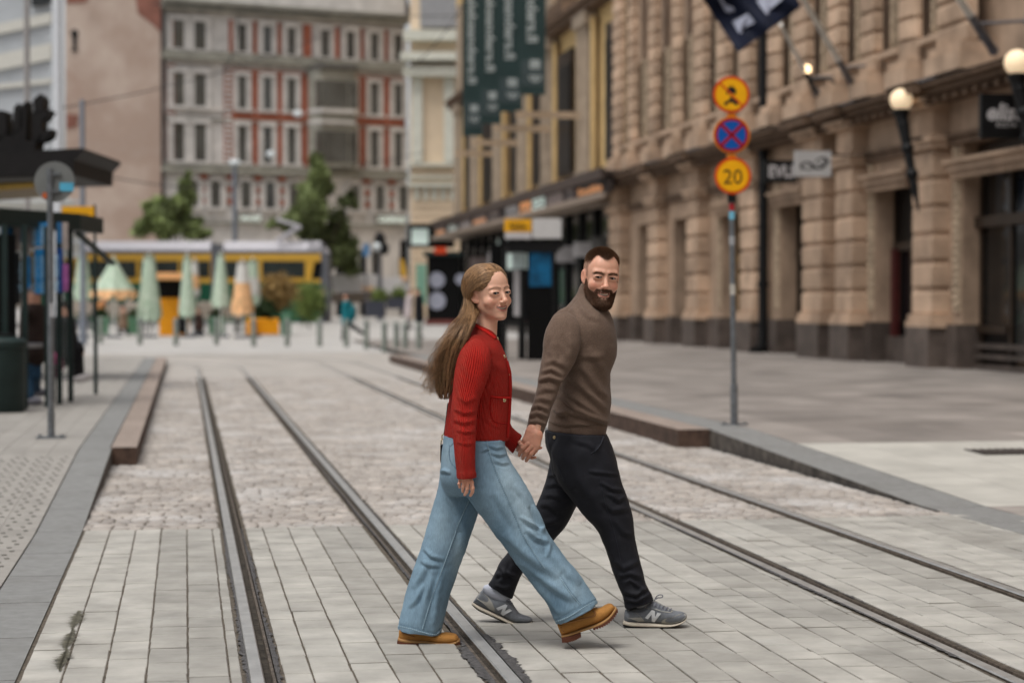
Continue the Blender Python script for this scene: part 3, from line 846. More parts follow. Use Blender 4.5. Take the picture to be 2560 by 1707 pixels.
# window template: surround + panes
def win(s, z0, z1, w, arch=False, dbl=False):
    f = MB()
    rbox(f, s - w / 2 - .33, s - w / 2, z0 - .15, z1 + .3, 0, .2); rbox(f, s + w / 2, s + w / 2 + .33, z0 - .15, z1 + .3, 0, .2)
    if arch:
        n = 10
        for k in range(n):
            a0 = math.pi * k / n; a1 = math.pi * (k + 1) / n; r0, r1 = w / 2, w / 2 + .25
            q = [rp(s + r0 * math.cos(a0), z1 + r0 * math.sin(a0), 0), rp(s + r1 * math.cos(a0), z1 + r1 * math.sin(a0), 0), rp(s + r1 * math.cos(a1), z1 + r1 * math.sin(a1), 0), rp(s + r0 * math.cos(a1), z1 + r0 * math.sin(a1), 0)]
            f.prism(q, nrm * .2)
    else: rbox(f, s - w / 2 - .30, s + w / 2 + .30, z1, z1 + .3, 0, .3)
    rbox(f, s - w / 2 - .29, s + w / 2 + .29, z0 - .33, z0 - .15, 0, .35)
    fo = f.build('window', m_gst, red)
    g = MB()
    rbox(g, s - w / 2, s + w / 2, z0 - .14, z1, .01, .14)
    if arch: g.prism([rp(s + w / 2 * math.cos(math.pi * k / 10), z1 + w / 2 * math.sin(math.pi * k / 10), .01) for k in range(11)], nrm * .13)
    g.build('pane', m_pane, fo)
    g = MB(); rbox(g, s - .04, s + .04, z0 - .14, z1, .141, .18); rbox(g, s - w / 2, s + w / 2, z0 + (z1 - z0) * .62, z0 + (z1 - z0) * .62 + .1, .141, .17)
    g.build('glazing_bar', m_wfr, fo)
for (z0, z1, w0, w1) in rows:
    for (u, k) in cols_u:
        if k == 2 and z0 < rows[2][0] - 1: continue
        ww = (.62 if k else .8) if k < 2 else .66
        win(sa(u), w0, w1, ww)
for u in (482, 538, 614, 674, 734, 886, 948, 1006): win(sa(u), Z(512), Z(462), .7, arch=True)
# small brick cross marks between the arched windows
b = MB()
for u in (510, 576, 644, 704, 916, 978):
    for v in (505, 475, 445): b = MB(); rbox(b, sa(u - 11), sa(u + 11), Z(v), Z(v - 6), 0, .16); rbox(b, sa(u - 5), sa(u + 5), Z(v + 4), Z(v - 10), 0, .165); b.build('brick_inlay', m_brk, red)
# bay window (rounded oriel)
b = MB()
s0, s1 = sa(768), sa(886)
def bay(z0, z1, o, m):
    q = MB(); n = 12; pts = []
    for k in range(n + 1):
        t = math.pi * k / n; pts.append(rp((s0 + s1) / 2 - (s1 - s0) / 2 * math.cos(t), z0, o * min(1, 1.5 * math.sin(t))))
    q.prism(pts, (0, 0, z1 - z0)); return q.build('bay', m, red)
bay(Z(410), Z(155), 1.3, m_gst2); bay(Z(272), Z(262), 1.5, m_gst); bay(Z(300), Z(292), 1.5, m_gst); bay(Z(160), Z(150), 1.6, m_wfr)
for (v0, v1) in ((258, 190), (398, 318)):
    for (u, w) in ((786, .6), (812, .8), (838, .8), (866, .6)):
        s_ = sa(u); f = (s_ - (s0 + s1) / 2) / ((s1 - s0) / 2); o = 1.3 * min(1, 1.5 * math.sqrt(max(0, 1 - f * f)))
        q = MB(); rbox(q, s_ - w / 2, s_ + w / 2, Z(v0), Z(v1), o - .3, o + .06); q.build('bay_window', m_pane, red)
# mansard roof
b = MB(); z0 = Z(18)
pts = [rp(-.5, z0, .2), rp(-.5, z0 + 6, -3), rp(-.5, z0 + 6, -14), rp(-.5, z0, -14)]
b.prism(pts, ax * (Lw + 1)); b.build('roof', M('dark_roof', s2l(70, 66, 68), rough=.6, var=.15), red)
for u in (620, 690, 740, 800, 860, 920, 980):
    q = MB(); s_ = sa(u); rbox(q, s_ - .5, s_ + .5, z0 + .3, z0 + 2.2, -.8, -.1); q.build('dormer', m_gst, red)
# ground floor shops and doors
for (u0, u1, arch) in ((840, 862, 0), (868, 880, 0), (900, 912, 0), (930, 942, 0), (1000, 1016, 1), (650, 668, 0)):
    q = MB(); rbox(q, sa(u0), sa(u1), .4, Z(600) if arch else Z(620), .01, .08)
    if arch: q.prism([rp((sa(u0) + sa(u1)) / 2 + (sa(u1) - sa(u0)) / 2 * math.cos(math.pi * k / 10), Z(600), .01 + 0) + np.array([0, 0, (sa(u1) - sa(u0)) / 2 * math.sin(math.pi * k / 10)]) for k in range(11)], nrm * .07)
    q.build('doorway', m_glassd, red)
def wall_sign(u0, u1, v0, v1, txt, label):
    z0, z1 = za(u0, v1), za(u0, v0)
    t = thing('wall_sign', label, 'shop sign', rp(sa(u0), z0, .3))
    q = MB(); rbox(q, sa(u0), sa(u1), z0, z1, .1, .3); q.build('board', m_gst2, t)
    q = MB(); q.text(txt, rp(sa(u0) + .15, z0 + .12, .32), ax, (0, 0, 1), (z1 - z0) * .75, width=sa(u1) - sa(u0) - .3, bold=.03)
    q.build('lettering', M('lit_white', s2l(214, 226, 218), rough=.5, emit=s2l(214, 226, 218), estr=.5, var=.02), t)
wall_sign(594, 656, 540, 556, 'FAVORIT', 'white lettered sign on the brick building, between the lamp post and the big tree')
wall_sign(938, 1014, 540, 560, 'SCANDINAVIAN', 'white lettered sign on the brick building right of the big tree')

# ================================================================== GABLE WALL (rendered brick) and its neighbours on the left
m_gab = M('old_brick_render', s2l(146, 122, 108), rough=.95, var=.0, scale=.3, col2=s2l(186, 170, 158), bump=.3, bscale=8, detail=8)
patches(m_gab, s2l(128, 82, 68), .12, .56, .74, .8); patches(m_gab, s2l(196, 186, 176), .3, .56, .8, .6); patches(m_gab, s2l(96, 84, 78), .4, .6, .8, .5, (1, 1, .4))
gab = thing('gable_wall', 'tall windowless gable wall of weathered pinkish brick beside the grey and red building', 'building', P(280, 755, 132))
b = MB(); fq(166, 405, -200, 860, 132, 16, b); b.build('wall', m_gab, gab)
b = MB(); fq(404, 410, -200, 860, 131.9, 17, b); b.build('corner_strip', M('dark_joint', s2l(60, 52, 50), rough=.9), gab)
m_redp = M('red_brick_patch', s2l(132, 90, 78), rough=.95, var=.15, scale=1)
b = MB()
def patch(pts): b.prism([P(u, v, 131.96) for (u, v) in pts], HV * .03)
patch([(330, -60), (404, -60), (404, 84), (380, 60), (345, 35)]); patch([(166, 285), (196, 288), (192, 318), (166, 322)]); patch([(166, -50), (240, -50), (215, 6), (166, 10)])
b.build('brick_patch', m_redp, gab)
b = MB()
b.prism([P(u, v, 131.9) for (u, v) in ((180, 90), (192, 90), (190, 122), (196, 128), (176, 128), (182, 120))], HV * .05); b.ball(P(186, 84, 131.9), (.25, .1, .25), 10, 8)
b.build('iron_anchor', m_black, gab)
# light grey modern building on the left
m_pan = M('grey_panel', s2l(172, 176, 180), rough=.5, var=.08, scale=.4)
m_pan2 = M('pale_band', s2l(196, 194, 186), rough=.7, var=.05)
ml = thing('panel_building', 'light grey panel clad building with sloping bands at the upper left', 'building', P(60, 755, 96))
b = MB(); b.prism([P(u, v, 96) for (u, v) in ((-260, -200), (128, -200), (128, 560), (-260, 560))], RAYH(128) * 10); b.build('wall', m_pan, ml)
b = MB()
for (va, vb, h) in ((60, 32, 26), (136, 108, 40), (205, 196, 12)): b.prism([P(u, v, 95.8) for (u, v) in ((-60, va + 12), (128, vb), (128, vb + h), (-60, va + h + 12))], HV * .19)
b.build('facade_band', m_pan2, ml)
b = MB(); b.prism([P(u, v, 95.7) for (u, v) in ((76, -40), (128, -40), (128, 8), (100, 14), (78, 16))], HV * .2); b.build('balcony_glass', m_glass, ml)
b = MB(); b.prism([P(u, v, 95.9) for (u, v) in ((-100, 470), (140, 455), (215, 545), (215, 640), (-100, 640))], RAYH(215) * 5); b.build('lower_wall', m_pan2, ml)
b = MB()
for k in range(5): b.prism([P(u, v, 95.5) for (u, v) in ((-100, 500 + k * 34), (205, 500 + k * 34), (205, 505 + k * 34), (-100, 505 + k * 34))], HV * .3)
b.build('ledge', m_pan, ml)
# big white column
b = MB(); p0 = P(147, 900, 60); b.cyl((p0[0], p0[1], 0), (p0[0], p0[1], 14), .145, n=20); p1 = P(136, 755, 60.1)
t = thing('white_column', 'tall bright white metal mast rising behind the black canopy', 'mast', (p0[0], p0[1], 0)); b.build('shaft', M('white_metal', s2l(205, 208, 212), rough=.35, var=.03), t, smooth=True)
b = MB(); b.cyl((p1[0], p1[1], 0), (p1[0], p1[1], 14), .035, n=10); b.build('cable_duct', m_black, t)
q = P(70, 755, 60); b = MB(); b.cyl((q[0], q[1], 0), (q[0], q[1], 14), .085, n=14); tag(b.build('flag_mast', M('grey_mast', s2l(150, 146, 144), rough=.5), smooth=True), 'slender grey mast standing in front of the black letters', 'mast')

# unseen blocks added behind the camera and near left to block low sky light
for (x0, x1, y0, y1, h, lb) in ((-44, -26, -70, 14, 21, 'unseen block added on the near left to block low sky light, outside the frame'), (-26, 15, -75, -50, 22, 'unseen block added behind the camera to block low sky light')):
    t = thing('sky_light_blocker', lb, 'building', ((x0 + x1) / 2, (y0 + y1) / 2, 0)); b = MB(); b.box(x0, x1, y0, y1, -.1, h); b.build('wall', m_gst2, t)
    b = MB()
    for k in range(5):
        if x1 == -26: b.box(x1, x1 + .04, y0 + 1, y1 - 1, 2 + k * 3.9, 3.9 + k * 3.9)
        else: b.box(x0 + 1, x1 - 1, y1, y1 + .04, 2 + k * 3.9, 3.9 + k * 3.9)
    b.build('blocker_window_bands', m_glass, t)
# ================================================================== BLACK CANOPY WITH LETTERS (upper left)
m_blackd = M('black_canopy', s2l(26, 24, 24), rough=.6, var=.15)
D = 33.0
kc = thing('black_canopy', 'heavy black flat canopy with flared edge at the upper left', 'canopy', P(60, 755, D))
b = MB()
b.prism([P(u, v, D) for (u, v) in ((-320, 398), (205, 370), (208, 378), (186, 400), (184, 438), (-320, 452))], HV * 3.2)
b.build('slab', m_blackd, kc)
b = MB(); b.prism([P(u, v, D + .02) for (u, v) in ((-320, 452), (90, 442), (90, 452), (-320, 466))], HV * 2.8); b.build('soffit_band', M('soffit_grey', s2l(90, 88, 84), rough=.7), kc)
b = MB(); b.prism([P(u, v, D + .04) for (u, v) in ((-320, 472), (86, 457), (86, 470), (-320, 500))], HV * 2.4); b.build('gold_strip', M('gold_strip', s2l(120, 96, 40), rough=.5), kc)
b = MB(); b.prism([P(u, v, D + .1) for (u, v) in ((-320, 455), (-120, 450), (-120, 900), (-320, 900))], HV * 2.0); b.build('support', m_blackd, kc)
lt = thing('roof_letters', 'large black three dimensional letters standing on the black canopy, cut by the left frame edge', 'roof sign', P(50, 390, D + .5))
def letter(polys):
    b = MB()
    for pl in polys: b.prism([P(u, v, D + .35) for (u, v) in pl], HV * .45)
    b.build('letter', m_blackd, lt)
letter([[(-10, 275), (14, 278), (16, 330), (4, 350), (-10, 352)], [(-10, 340), (30, 338), (34, 366), (-10, 366)]])
letter([[(34, 270), (44, 258), (52, 270), (50, 330), (30, 336)], [(30, 330), (52, 322), (60, 366), (34, 366)]])
letter([[(56, 262), (66, 252), (64, 366), (54, 366)]])
letter([[(82, 250), (100, 234), (108, 244), (106, 280), (84, 286)], [(80, 280), (126, 276), (112, 298), (104, 302), (104, 350), (80, 366)], [(104, 330), (128, 322), (124, 342), (108, 352), (84, 356)]])
b = MB(); b.prism([P(u, v, D + .3) for (u, v) in ((-20, 352), (90, 352), (86, 376), (-20, 384))], HV * .6); b.build('base_rail', m_blackd, lt)

# ================================================================== TRAM SHELTER LEFT
m_green = M('dark_green_steel', s2l(32, 46, 44), rough=.5, var=.12, scale=6)
m_gls = M('shelter_glass', s2l(120, 135, 135), rough=.05, var=.03, alpha=.2, spec=.5)
sh = thing('tram_shelter', 'dark green tram stop shelter with glass walls and hanging blue posters on the left pavement', 'shelter', G(100, 980, .16))
ZG = .16
def gp(u, d): r = P(u, 755, d); return np.array([r[0], r[1], ZG])
def up(p, z): return np.array([p[0], p[1], z])
b = MB()
d0 = 24.6
a = gp(-60, d0); c = gp(202, d0 + 2.2); e = HV * 1.5
b.obox(up(a, 2.46), c - a, e, (0, 0, .22)); b.build('roof', m_green, sh)
b = MB(); b.prism([up(c, 2.44), up(c, 2.40), up(c + HV * 1.5 + RV * .17, 2.02), up(c + HV * 1.5 + RV * .17, 2.06)], RV * -.08)
b.build('roof_brace', m_green, sh)
posts = [(12, 24.8), (62, 25.0), (118, 25.4), (148, 26.2), (176, 26.8), (30, 26.2)]
for (u, d) in posts:
    b = MB(); p = gp(u, d); b.box(p[0] - .035, p[0] + .035, p[1] - .035, p[1] + .035, ZG, 2.46); b.build('post', m_green, sh)
b = MB(); p0, p1 = gp(48, 26.3), gp(174, 27.2)
b.obox(up(p0, .5), p1 - p0, HV * .01, (0, 0, 1.95)); b.build('rear_glass', m_gls, sh)
b = MB(); b.obox(up(gp(-40, 25.2), .45), gp(40, 25.2) - gp(-40, 25.2), HV * .02, (0, 0, 1.9)); b.build('dark_panel', m_glassd, sh)
# hanging posters
cols = {'b': s2l(34, 140, 206), 'd': s2l(40, 96, 140), 'g': s2l(160, 148, 142), 'y': s2l(170, 130, 50), 'p': s2l(150, 84, 140), 'k': s2l(18, 18, 18), 'n': s2l(14, 62, 124)}
pan = [(2, 14, 558, 612, 'd'), (18, 28, 556, 614, 'd'), (36, 48, 556, 628, 'g'), (52, 62, 558, 608, 'd'), (64, 73, 558, 634, 'g'), (75, 86, 556, 620, 'g'),
       (88, 102, 556, 616, 'b'), (108, 122, 556, 614, 'b'), (143, 153, 556, 608, 'd'), (157, 168, 556, 624, 'g'),
       (56, 74, 640, 734, 'b'), (76, 86, 630, 724, 'y'), (88, 104, 622, 734, 'b'), (108, 122, 622, 736, 'b'), (144, 155, 620, 732, 'n'), (158, 169, 660, 728, 'p'), (26, 48, 630, 760, 'k'), (0, 22, 625, 740, 'k')]
for i, (u0, u1, v0, v1, cc) in enumerate(pan):
    b = MB(); fq(u0 - 1, u1 + 2, v0, v1, 25.9 + .05 * (i % 3), .02, b)
    po = b.build('poster', M('poster_' + cc, cols[cc], rough=.6, var=.18, scale=8), sh)
    if cc in 'bn':
        b = MB()
        h = (v1 - v0)
        b.text('info tiedote', P(u0 + (u1 - u0) * .3, v1 - 4, 25.88), (0, 0, 1), -RV, .09, width=h * .8 * 26 / F)
        b.build('print', M('poster_print', s2l(150, 190, 214), rough=.6), po)
b = MB(); b.tube([up(gp(0, 25.0), .95), up(gp(105, 25.4), .95)], .035, 10); b.build('leaning_rail', M('steel_rail', s2l(140, 142, 145), rough=.3, metal=.8), sh, smooth=True)
# yellow stop sign on the shelter
m_yel = M('stop_sign_yellow', s2l(226, 164, 26), rough=.5, var=.04)
m_sgnb = M('sign_black', s2l(24, 22, 20), rough=.6)
t = thing('stop_sign', 'yellow tram stop sign board behind the left shelter roof', 'stop sign', P(195, 755, 29))
b = MB(); fq(154, 235, 516, 552, 29, .05, b); b.build('board', m_yel, t)
b = MB(); b.text('Ylioppilastalo', P(160, 546, 28.985), RV, (0, 0, 1), .07, width=.36, bold=.02); b.build('lettering', m_sgnb, t)
b = MB(); b.tube([P(236, 512, 29.02), P(238, 640, 29.02)], .02, 8); fq(220, 234, 553, 580, 29, .04, b); b.build('frame', m_green, t)
b = MB(); q0 = P(238, 640, 29.02); b.cyl(q0, (q0[0], q0[1], .16), .03); b.build('pole', m_green, t)
# litter bin
b = MB(); c = G(8, 1030, .16)
t = thing('litter_bin', 'dark green cylindrical litter bin at the left frame edge', 'litter bin', c)
b.lathe(c, [(.0, 0), (.25, 0), (.27, .03), (.27, .78), (.29, .80), (.29, .86), (.26, .89), (.14, .93), (0, .93)], 28); b.build('body', m_green, t, smooth=True)
b = MB(); b.lathe((c[0], c[1], c[2] + .93), [(0, 0), (.17, 0), (.17, .02), (0, .03)], 24); b.build('lid', m_black, t, smooth=True)
# ================================================================== ROUND SIGN (seen from the back) on the left
m_galv = M('galvanised', s2l(122, 126, 130), rough=.42, metal=.55, var=.14, scale=14)
m_signback = M('sign_back_grey', s2l(118, 120, 118), rough=.5, metal=.2, var=.05)
base = G(128, 1094, .163)
t = thing('round_sign', 'round traffic sign seen from its plain grey back on a thin pole', 'traffic sign', base)
db = float((base - CAM) @ HV)
b = MB(); cpt = P(136, 455, db + .02); b.cyl(cpt, cpt + HV * .012, .2, n=48); b.build('disc', m_signback, t)
b = MB(); top = P(130, 422, db - .03); bx, by = base[0], base[1]
b.cyl((bx, by, .163), (bx, by, top[2]), .030, n=16); b.cyl((bx, by, .163), (bx, by, .42), .036, n=16); b.build('pole', m_galv, t, smooth=True)
for v in (435, 478): b = MB(); q = P(133, v, db - .01); b.obox(q - RV * .07 - np.array([0, 0, .01]), RV * .14, HV * .03, (0, 0, .022)); b.build('clamp', m_galv, t)
b = MB(); b.obox(base + np.array([-.14, -.12, .0005]), (.28, 0, 0), (0, .24, 0), (0, 0, .012))
b.build('base_plate', m_galv, t)
b = MB()
for sx in (-1, 1): b.cyl(base + RV * .11 * sx, base + RV * .11 * sx + np.array([0, 0, .035]), .016, n=6)
b.build('anchor_bolt', m_galv, t)
b = MB(); fq(149, 184, 457, 478, db + .012, .007, b); b.build('sticker', M('sticker_blue', s2l(90, 176, 208), rough=.4), t, )
b = MB(); q = P(113, 489, db + .012); b.cyl(q, q + HV * .007, .032, n=14); b.build('sticker', M('sticker_orange', s2l(190, 96, 52), rough=.5), t)
b = MB(); q = P(124, 770, db - .036); b.obox(q - np.array([0, 0, .09]), RV * .03, HV * .01, (0, 0, .14)); b.build('sticker', M('sticker_white', s2l(170, 170, 172), rough=.5), t)

# ================================================================== SIGN POST RIGHT
base = G(1836, 1061, .19); db = float((base - CAM) @ HV)
t = thing('sign_post', 'grey pole carrying three round yellow and red traffic signs on the right pavement', 'sign post', base)
tp = P(1826, 205, db)
pt = lambda v: base + (tp - base) * ((1061 - v) / (1061. - 205))
b = MB(); b.cyl(base, pt(492), .030, n=16); b.cyl(pt(492), pt(200), .030, n=16); b.cyl(base, pt(960), .040, n=16); b.build('pole', m_galv, t, smooth=True)
b = MB(); b.obox(base - RV * .14 - HV * .1, RV * .28, HV * .2, (0, 0, .012)); b.build('base_plate', m_galv, t)
b = MB()
for sx in (-1, 1): b.cyl(base + RV * .11 * sx - HV * .04, base + RV * .11 * sx - HV * .04 + np.array([0, 0, .03]), .015, n=6)
b.build('anchor_bolt', m_galv, t)
b = MB(); b.cyl(pt(505), pt(470), .047, n=12); b.build('clamp', m_black, t)
m_sy = M('sign_yellow', s2l(236, 170, 10), rough=.4, var=.04)
m_sr = M('sign_red', s2l(206, 78, 22), rough=.4, var=.04)
m_sr2 = M('sign_deep_red', s2l(150, 20, 40), rough=.4, var=.04)
m_sb = M('sign_blue', s2l(10, 80, 160), rough=.4, var=.04)
m_so = M('sign_orange_rim', s2l(222, 128, 20), rough=.4, var=.04)
def disc(b, c, r, off, th=.004, n=48, mi=0): q = c - HV * off; b.cyl(q, q - HV * th, r, n=n, mi=mi)
def ring(b, c, r0, r1, off, n=48, mi=0):
    q = c - HV * off
    vs = []
    for k in range(n):
        a = 2 * math.pi * k / n; e = RV * math.cos(a) + ZV * math.sin(a); vs += [q + e * r0, q + e * r1]
    b.add(vs, [(2 * k, 2 * k + 1, (2 * k + 3) % (2 * n), (2 * k + 2) % (2 * n)) for k in range(n)], mi)
def sq(b, c, pts, off, mi=0):
    q = c - HV * off; b.prism([q + RV * x + ZV * z for (x, z) in pts], -HV * .002, mi)
def sign(v, u, name_label):
    c = P(u, v, db - .05); s_ = MB(); disc(s_, c, .196, .0, .006); return c, s_
# 1: no motor vehicles
c, b = sign(237, 1828, ''); so = b.build('sign_disc', m_sr, t)
so['label'] = 'top disc, yellow with a red rim and red diagonal over black car and motorcycle symbols'
b = MB(); disc(b, c, .165, .007, .003); b.build('sign_face', m_sy, so)
b = MB()
sq(b, c, [(-.05, .06), (.05, .06), (.052, .012), (-.052, .012)], .0105); sq(b, c, [(-.036, .062), (.036, .062), (.026, .098), (-.026, .098)], .0105)
sq(b, c, [(-.05, .0), (-.032, .0), (-.032, .014), (-.05, .014)], .0105); sq(b, c, [(.032, .0), (.05, .0), (.05, .014), (.032, .014)], .0105)
b2 = c - HV * .0105 - ZV * .095
for sx in (-.055, .05): b.cyl(b2 + RV * sx, b2 + RV * sx - HV * .002, .021, n=16)
sq(b, c, [(-.06, -.085), (.05, -.09), (.058, -.06), (.02, -.045), (.0, -.02), (-.018, -.03), (-.015, -.055), (-.045, -.062)], .0106)
b.build('pictogram', m_sgnb, so)
b = MB(); sq(b, c, [(-.03, .082), (.03, .082), (.024, .094), (-.024, .094)][::-1], .0135); b.build('windscreen', m_sy, so)
b = MB(); e = (RV - ZV) / math.sqrt(2); f = (RV + ZV) / math.sqrt(2); q = c - HV * .0135
b.obox(q - e * .172 - f * .009, e * .344, f * .018, -HV * .002); b.build('diagonal', m_sr, so)
# 2: no stopping
c, b = sign(338, 1829, ''); so = b.build('sign_disc', m_so, t); so['label'] = 'middle disc, blue with a deep red rim and red cross'
b = MB(); disc(b, c, .182, .007, .003); b.build('sign_rim', m_sr2, so)
b = MB(); disc(b, c, .150, .0105, .002); b.build('sign_face', m_sb, so)
for e, f in (((RV - ZV), (RV + ZV)), ((RV + ZV), (ZV - RV))):
    e = e / math.sqrt(2); f = f / math.sqrt(2); b = MB(); q = c - HV * .013; b.obox(q - e * .165 - f * .019, e * .33, f * .038, -HV * .002); b.build('cross_bar', m_sr2, so)
# 3: 20
c, b = sign(440, 1832, ''); so = b.build('sign_disc', m_sr, t); so['label'] = 'bottom disc, yellow speed limit 20 with red rim'
b = MB(); disc(b, c, .165, .007, .003); b.build('sign_face', m_sy, so)
b = MB(); b.text('20', c - HV * .012 - ZV * .008, RV, ZV, .155, width=.2, center=True, bold=.0); b.build('number', m_sgnb, so)
b = MB()
for (v0, v1) in ((286, 292), (388, 394)): b.obox(P(1829, v1, db - .045) - RV * .05, RV * .1, HV * .04, (0, 0, .03))
b.build('link_plate', m_so, t)
for (v0, v1, col, nm) in ((508, 526, s2l(160, 40, 46), 'sticker_red'), (528, 548, s2l(110, 176, 200), 'sticker_sky'), (590, 612, s2l(150, 152, 154), 'sticker_grey'), (710, 736, s2l(190, 186, 176), 'sticker_cream')):
    b = MB(); b.cyl(pt(v1), pt(v0), .0312, n=16); b.build('sticker', M(nm, col, rough=.5), t)

# ================================================================== SMALL FACADE THINGS (right)
# globe lamps
m_globe = M('lamp_globe', s2l(236, 214, 180), rough=.4, var=.0, emit=s2l(246, 216, 176), estr=.55)
def wall_lamp(u, v, X, r, label, lit=None, low=280, tip=(44, 280)):
    c = PX(u, v, X); t = thing('wall_lamp', label, 'lamp', c, 'globe lamps on the stone facade')
    b = MB(); b.ball(c, r, 24, 16); b.build('globe', lit or m_globe, t, smooth=True)
    e = PX(u + tip[0], v + tip[1], X + .25)
    b = MB(); b.lathe((c[0], c[1], c[2] - r * 1.25), [(r * .5, r * .45), (r * .75, r * .35), (r * .75, .0), (r * .55, -.06)], 14)
    q0 = c - ZV * r * 1.2; m1 = q0 + (e - q0) * .35; m2 = q0 + (e - q0) * .75
    b.tube([q0, m1, m2, e], [r * .6, r * .42, r * .36, .015], 12)
    for f in (.12, .36, .62): q = q0 + (e - q0) * f; b.ball(q, r * .58, 12, 8)
    b.build('torch_shaft', m_black, t, smooth=True)
    b = MB(); m = q0 + (e - q0) * .28; w = np.array([15.0, m[1] + .1, m[2] - .1])
    b.tube([m, (m + w) / 2 + ZV * .12, w], .03, 8); b.ball(w - np.array([.05, 0, 0]), (.06, .14, .26), 12, 8); b.build('wall_bracket', m_black, t, smooth=True)
wall_lamp(2253, 250, 14.1, .222, 'lit cream globe lamp on a black torch bracket, left of the black shop sign')
wall_lamp(2543, 157, 14.1, .222, 'lit cream globe lamp on a black torch bracket at the right frame edge')
wall_lamp(2017, 174, 14.1, .10, 'small bright bulb lamp on a black bracket below the flagpole', M('hot_bulb', s2l(255, 226, 180), emit=s2l(255, 220, 170), estr=3.0, var=0), tip=(26, 70))
# blade signs (facing along the street)
def blade(u0, u1, v0, v1, Y, mat, name, label, fn, lean=0):
    """projecting sign board, its face square to the street direction"""
    a = PY(u0, v1, Y); c = PY(u1, v1 - lean, Y); e = PY(u0, v0, Y)
    t = thing(name, label, 'shop sign', (a + c) / 2)
    c = np.array([c[0], c[1], a[2]])
    b = MB(); b.obox(a, c - a, (0, .12, 0), (0, 0, e[2] - a[2])); b.build('board', mat, t)
    b = MB(); b.cyl((c[0] - .1, Y + .06, e[2] - .08), (15.1, Y + .06, e[2] - .08), .02); b.build('arm', m_black, t)
    w = c[0] - a[0]; h = e[2] - a[2]; fn(t, a + np.array([0, -.004, 0]), w, h)
m_whiteb = M('sign_white_board', s2l(192, 190, 188), rough=.5, var=.03)
def f_evli(t, o, w, h):
    b = MB(); b.text('EVLI', o + np.array([w * .13, 0, h * .24]), (1, 0, 0), (0, 0, 1), h * .52, width=w * .76, bold=.035); b.build('lettering', m_let, t)
blade(1911, 1992, 400, 456, 44.3, m_black, 'blade_sign', 'black projecting sign with white letters EVLI beside the black downpipe', f_evli)
def f_logo(t, o, w, h):
    b = MB()
    def swoosh(pts, wd):
        for i in range(len(pts) - 1):
            b.cyl(o + np.array([pts[i][0] * w, -.001 * i, pts[i][1] * h]), o + np.array([pts[i + 1][0] * w, -.001 * i, pts[i + 1][1] * h]), wd[i], wd[i + 1], n=8)
    swoosh([(.14, .36), (.2, .5), (.3, .56), (.42, .5), (.52, .36), (.62, .3), (.74, .34), (.86, .52), (.86, .66), (.78, .74), (.66, .7), (.54, .56)], [.035, .02, .018, .03, .035, .02, .02, .04, .045, .02, .015, .012])
    swoosh([(.14, .36), (.26, .28), (.4, .28), (.5, .34)], [.03, .015, .012, .012]); swoosh([(.78, .38), (.7, .46), (.62, .52)], [.035, .02, .012])
    o_ = b.build('emblem', m_black, t, smooth=True)
    for v in o_.data.vertices: v.co.y = o[1] + (v.co.y - o[1]) * .06
blade(1989, 2078, 377, 441, 42.3, m_whiteb, 'blade_sign', 'white projecting sign with a black looping emblem, right of the EVLI sign', f_logo)
def f_elise(t, o, w, h):
    b = MB(); b.text('elise', o + np.array([w * .12, 0, h * .42]), (1, 0, 0), (0, 0, 1), h * .36, width=w * .8, bold=.03, shear=.25)
    b.text('KULTA', o + np.array([w * .32, 0, h * .26]), (1, 0, 0), (0, 0, 1), h * .1, width=w * .42, bold=.01); b.build('lettering', m_let, t)
blade(2453, 2572, 234, 346, 33.7, m_black, 'blade_sign', 'square black projecting sign with white script lettering at the right edge', f_elise)

# flagpoles and navy flag
m_pole = M('flagpole_white', s2l(222, 222, 216), rough=.4, var=.06, metal=.1)
def flagpole(pa, pb, pc, r, label, xa, xb):
    A_ = PX(pa[0], pa[1], xa); B_ = PX(pb[0], pb[1], xb)
    C_ = B_ + (B_ - A_) * pc
    t = thing('flagpole', label, 'flagpole', C_, 'flagpoles on the stone facade')
    b = MB(); b.cyl(A_, B_, r * .8, r, n=14); b.build('pole', m_pole, t, smooth=True)
    b = MB(); b.cyl(B_, C_, r * 1.15, r * 1.25, n=14); w = np.array([15.2, B_[1] + .2, B_[2] - .05]); b.tube([B_ - (B_ - C_) * .25, w], .03, 8)
    b.ball(w, (.06, .12, .12), 10, 8); b.ball(C_, .1, 10, 8); b.build('bracket', m_zinc, t, smooth=True)
    return A_, B_
F1 = flagpole((1975, -60), (2096, 150), .42, .066, 'white flagpole slanting over the pavement that carries the navy flag', 12.3, 14.1)
F2 = flagpole((2350, -75), (2425, 38), .85, .07, 'white flagpole slanting out above the right globe lamp', 12.9, 14.0)
F3 = flagpole((1952, 62), (2015, 182), .45, .05, 'short thin flagpole behind the navy flag, ending at the small bulb', 13.0, 14.1)
m_navy = M('flag_navy', s2l(12, 20, 42), rough=.75, var=.15, scale=3)
m_navyw = M('flag_lettering', s2l(160, 164, 180), rough=.75, var=.03)
YF = 41.5
t = thing('navy_flag', 'navy blue flag with pale serif letters hanging from the slanting flagpole', 'flag', PY(1850, 60, YF))
def flag_pt(u, v):
    return PY(u, v, YF + .25 * math.sin((u + v) * .018) + .12 * math.sin((u - v) * .05))
n1, n2 = 30, 22
c00, c10, c11, c01 = np.array([1700, -90.]), np.array([1905, -195.]), np.array([2003, 18.]), np.array([1845, 132.])
vs = []
for i in range(n1 + 1):
    for j in range(n2 + 1):
        s_, q_ = i / n1, j / n2
        c = (1 - s_) * (1 - q_) * c00 + s_ * (1 - q_) * c10 + s_ * q_ * c11 + (1 - s_) * q_ * c01
        vs.append(flag_pt(c[0], c[1]))
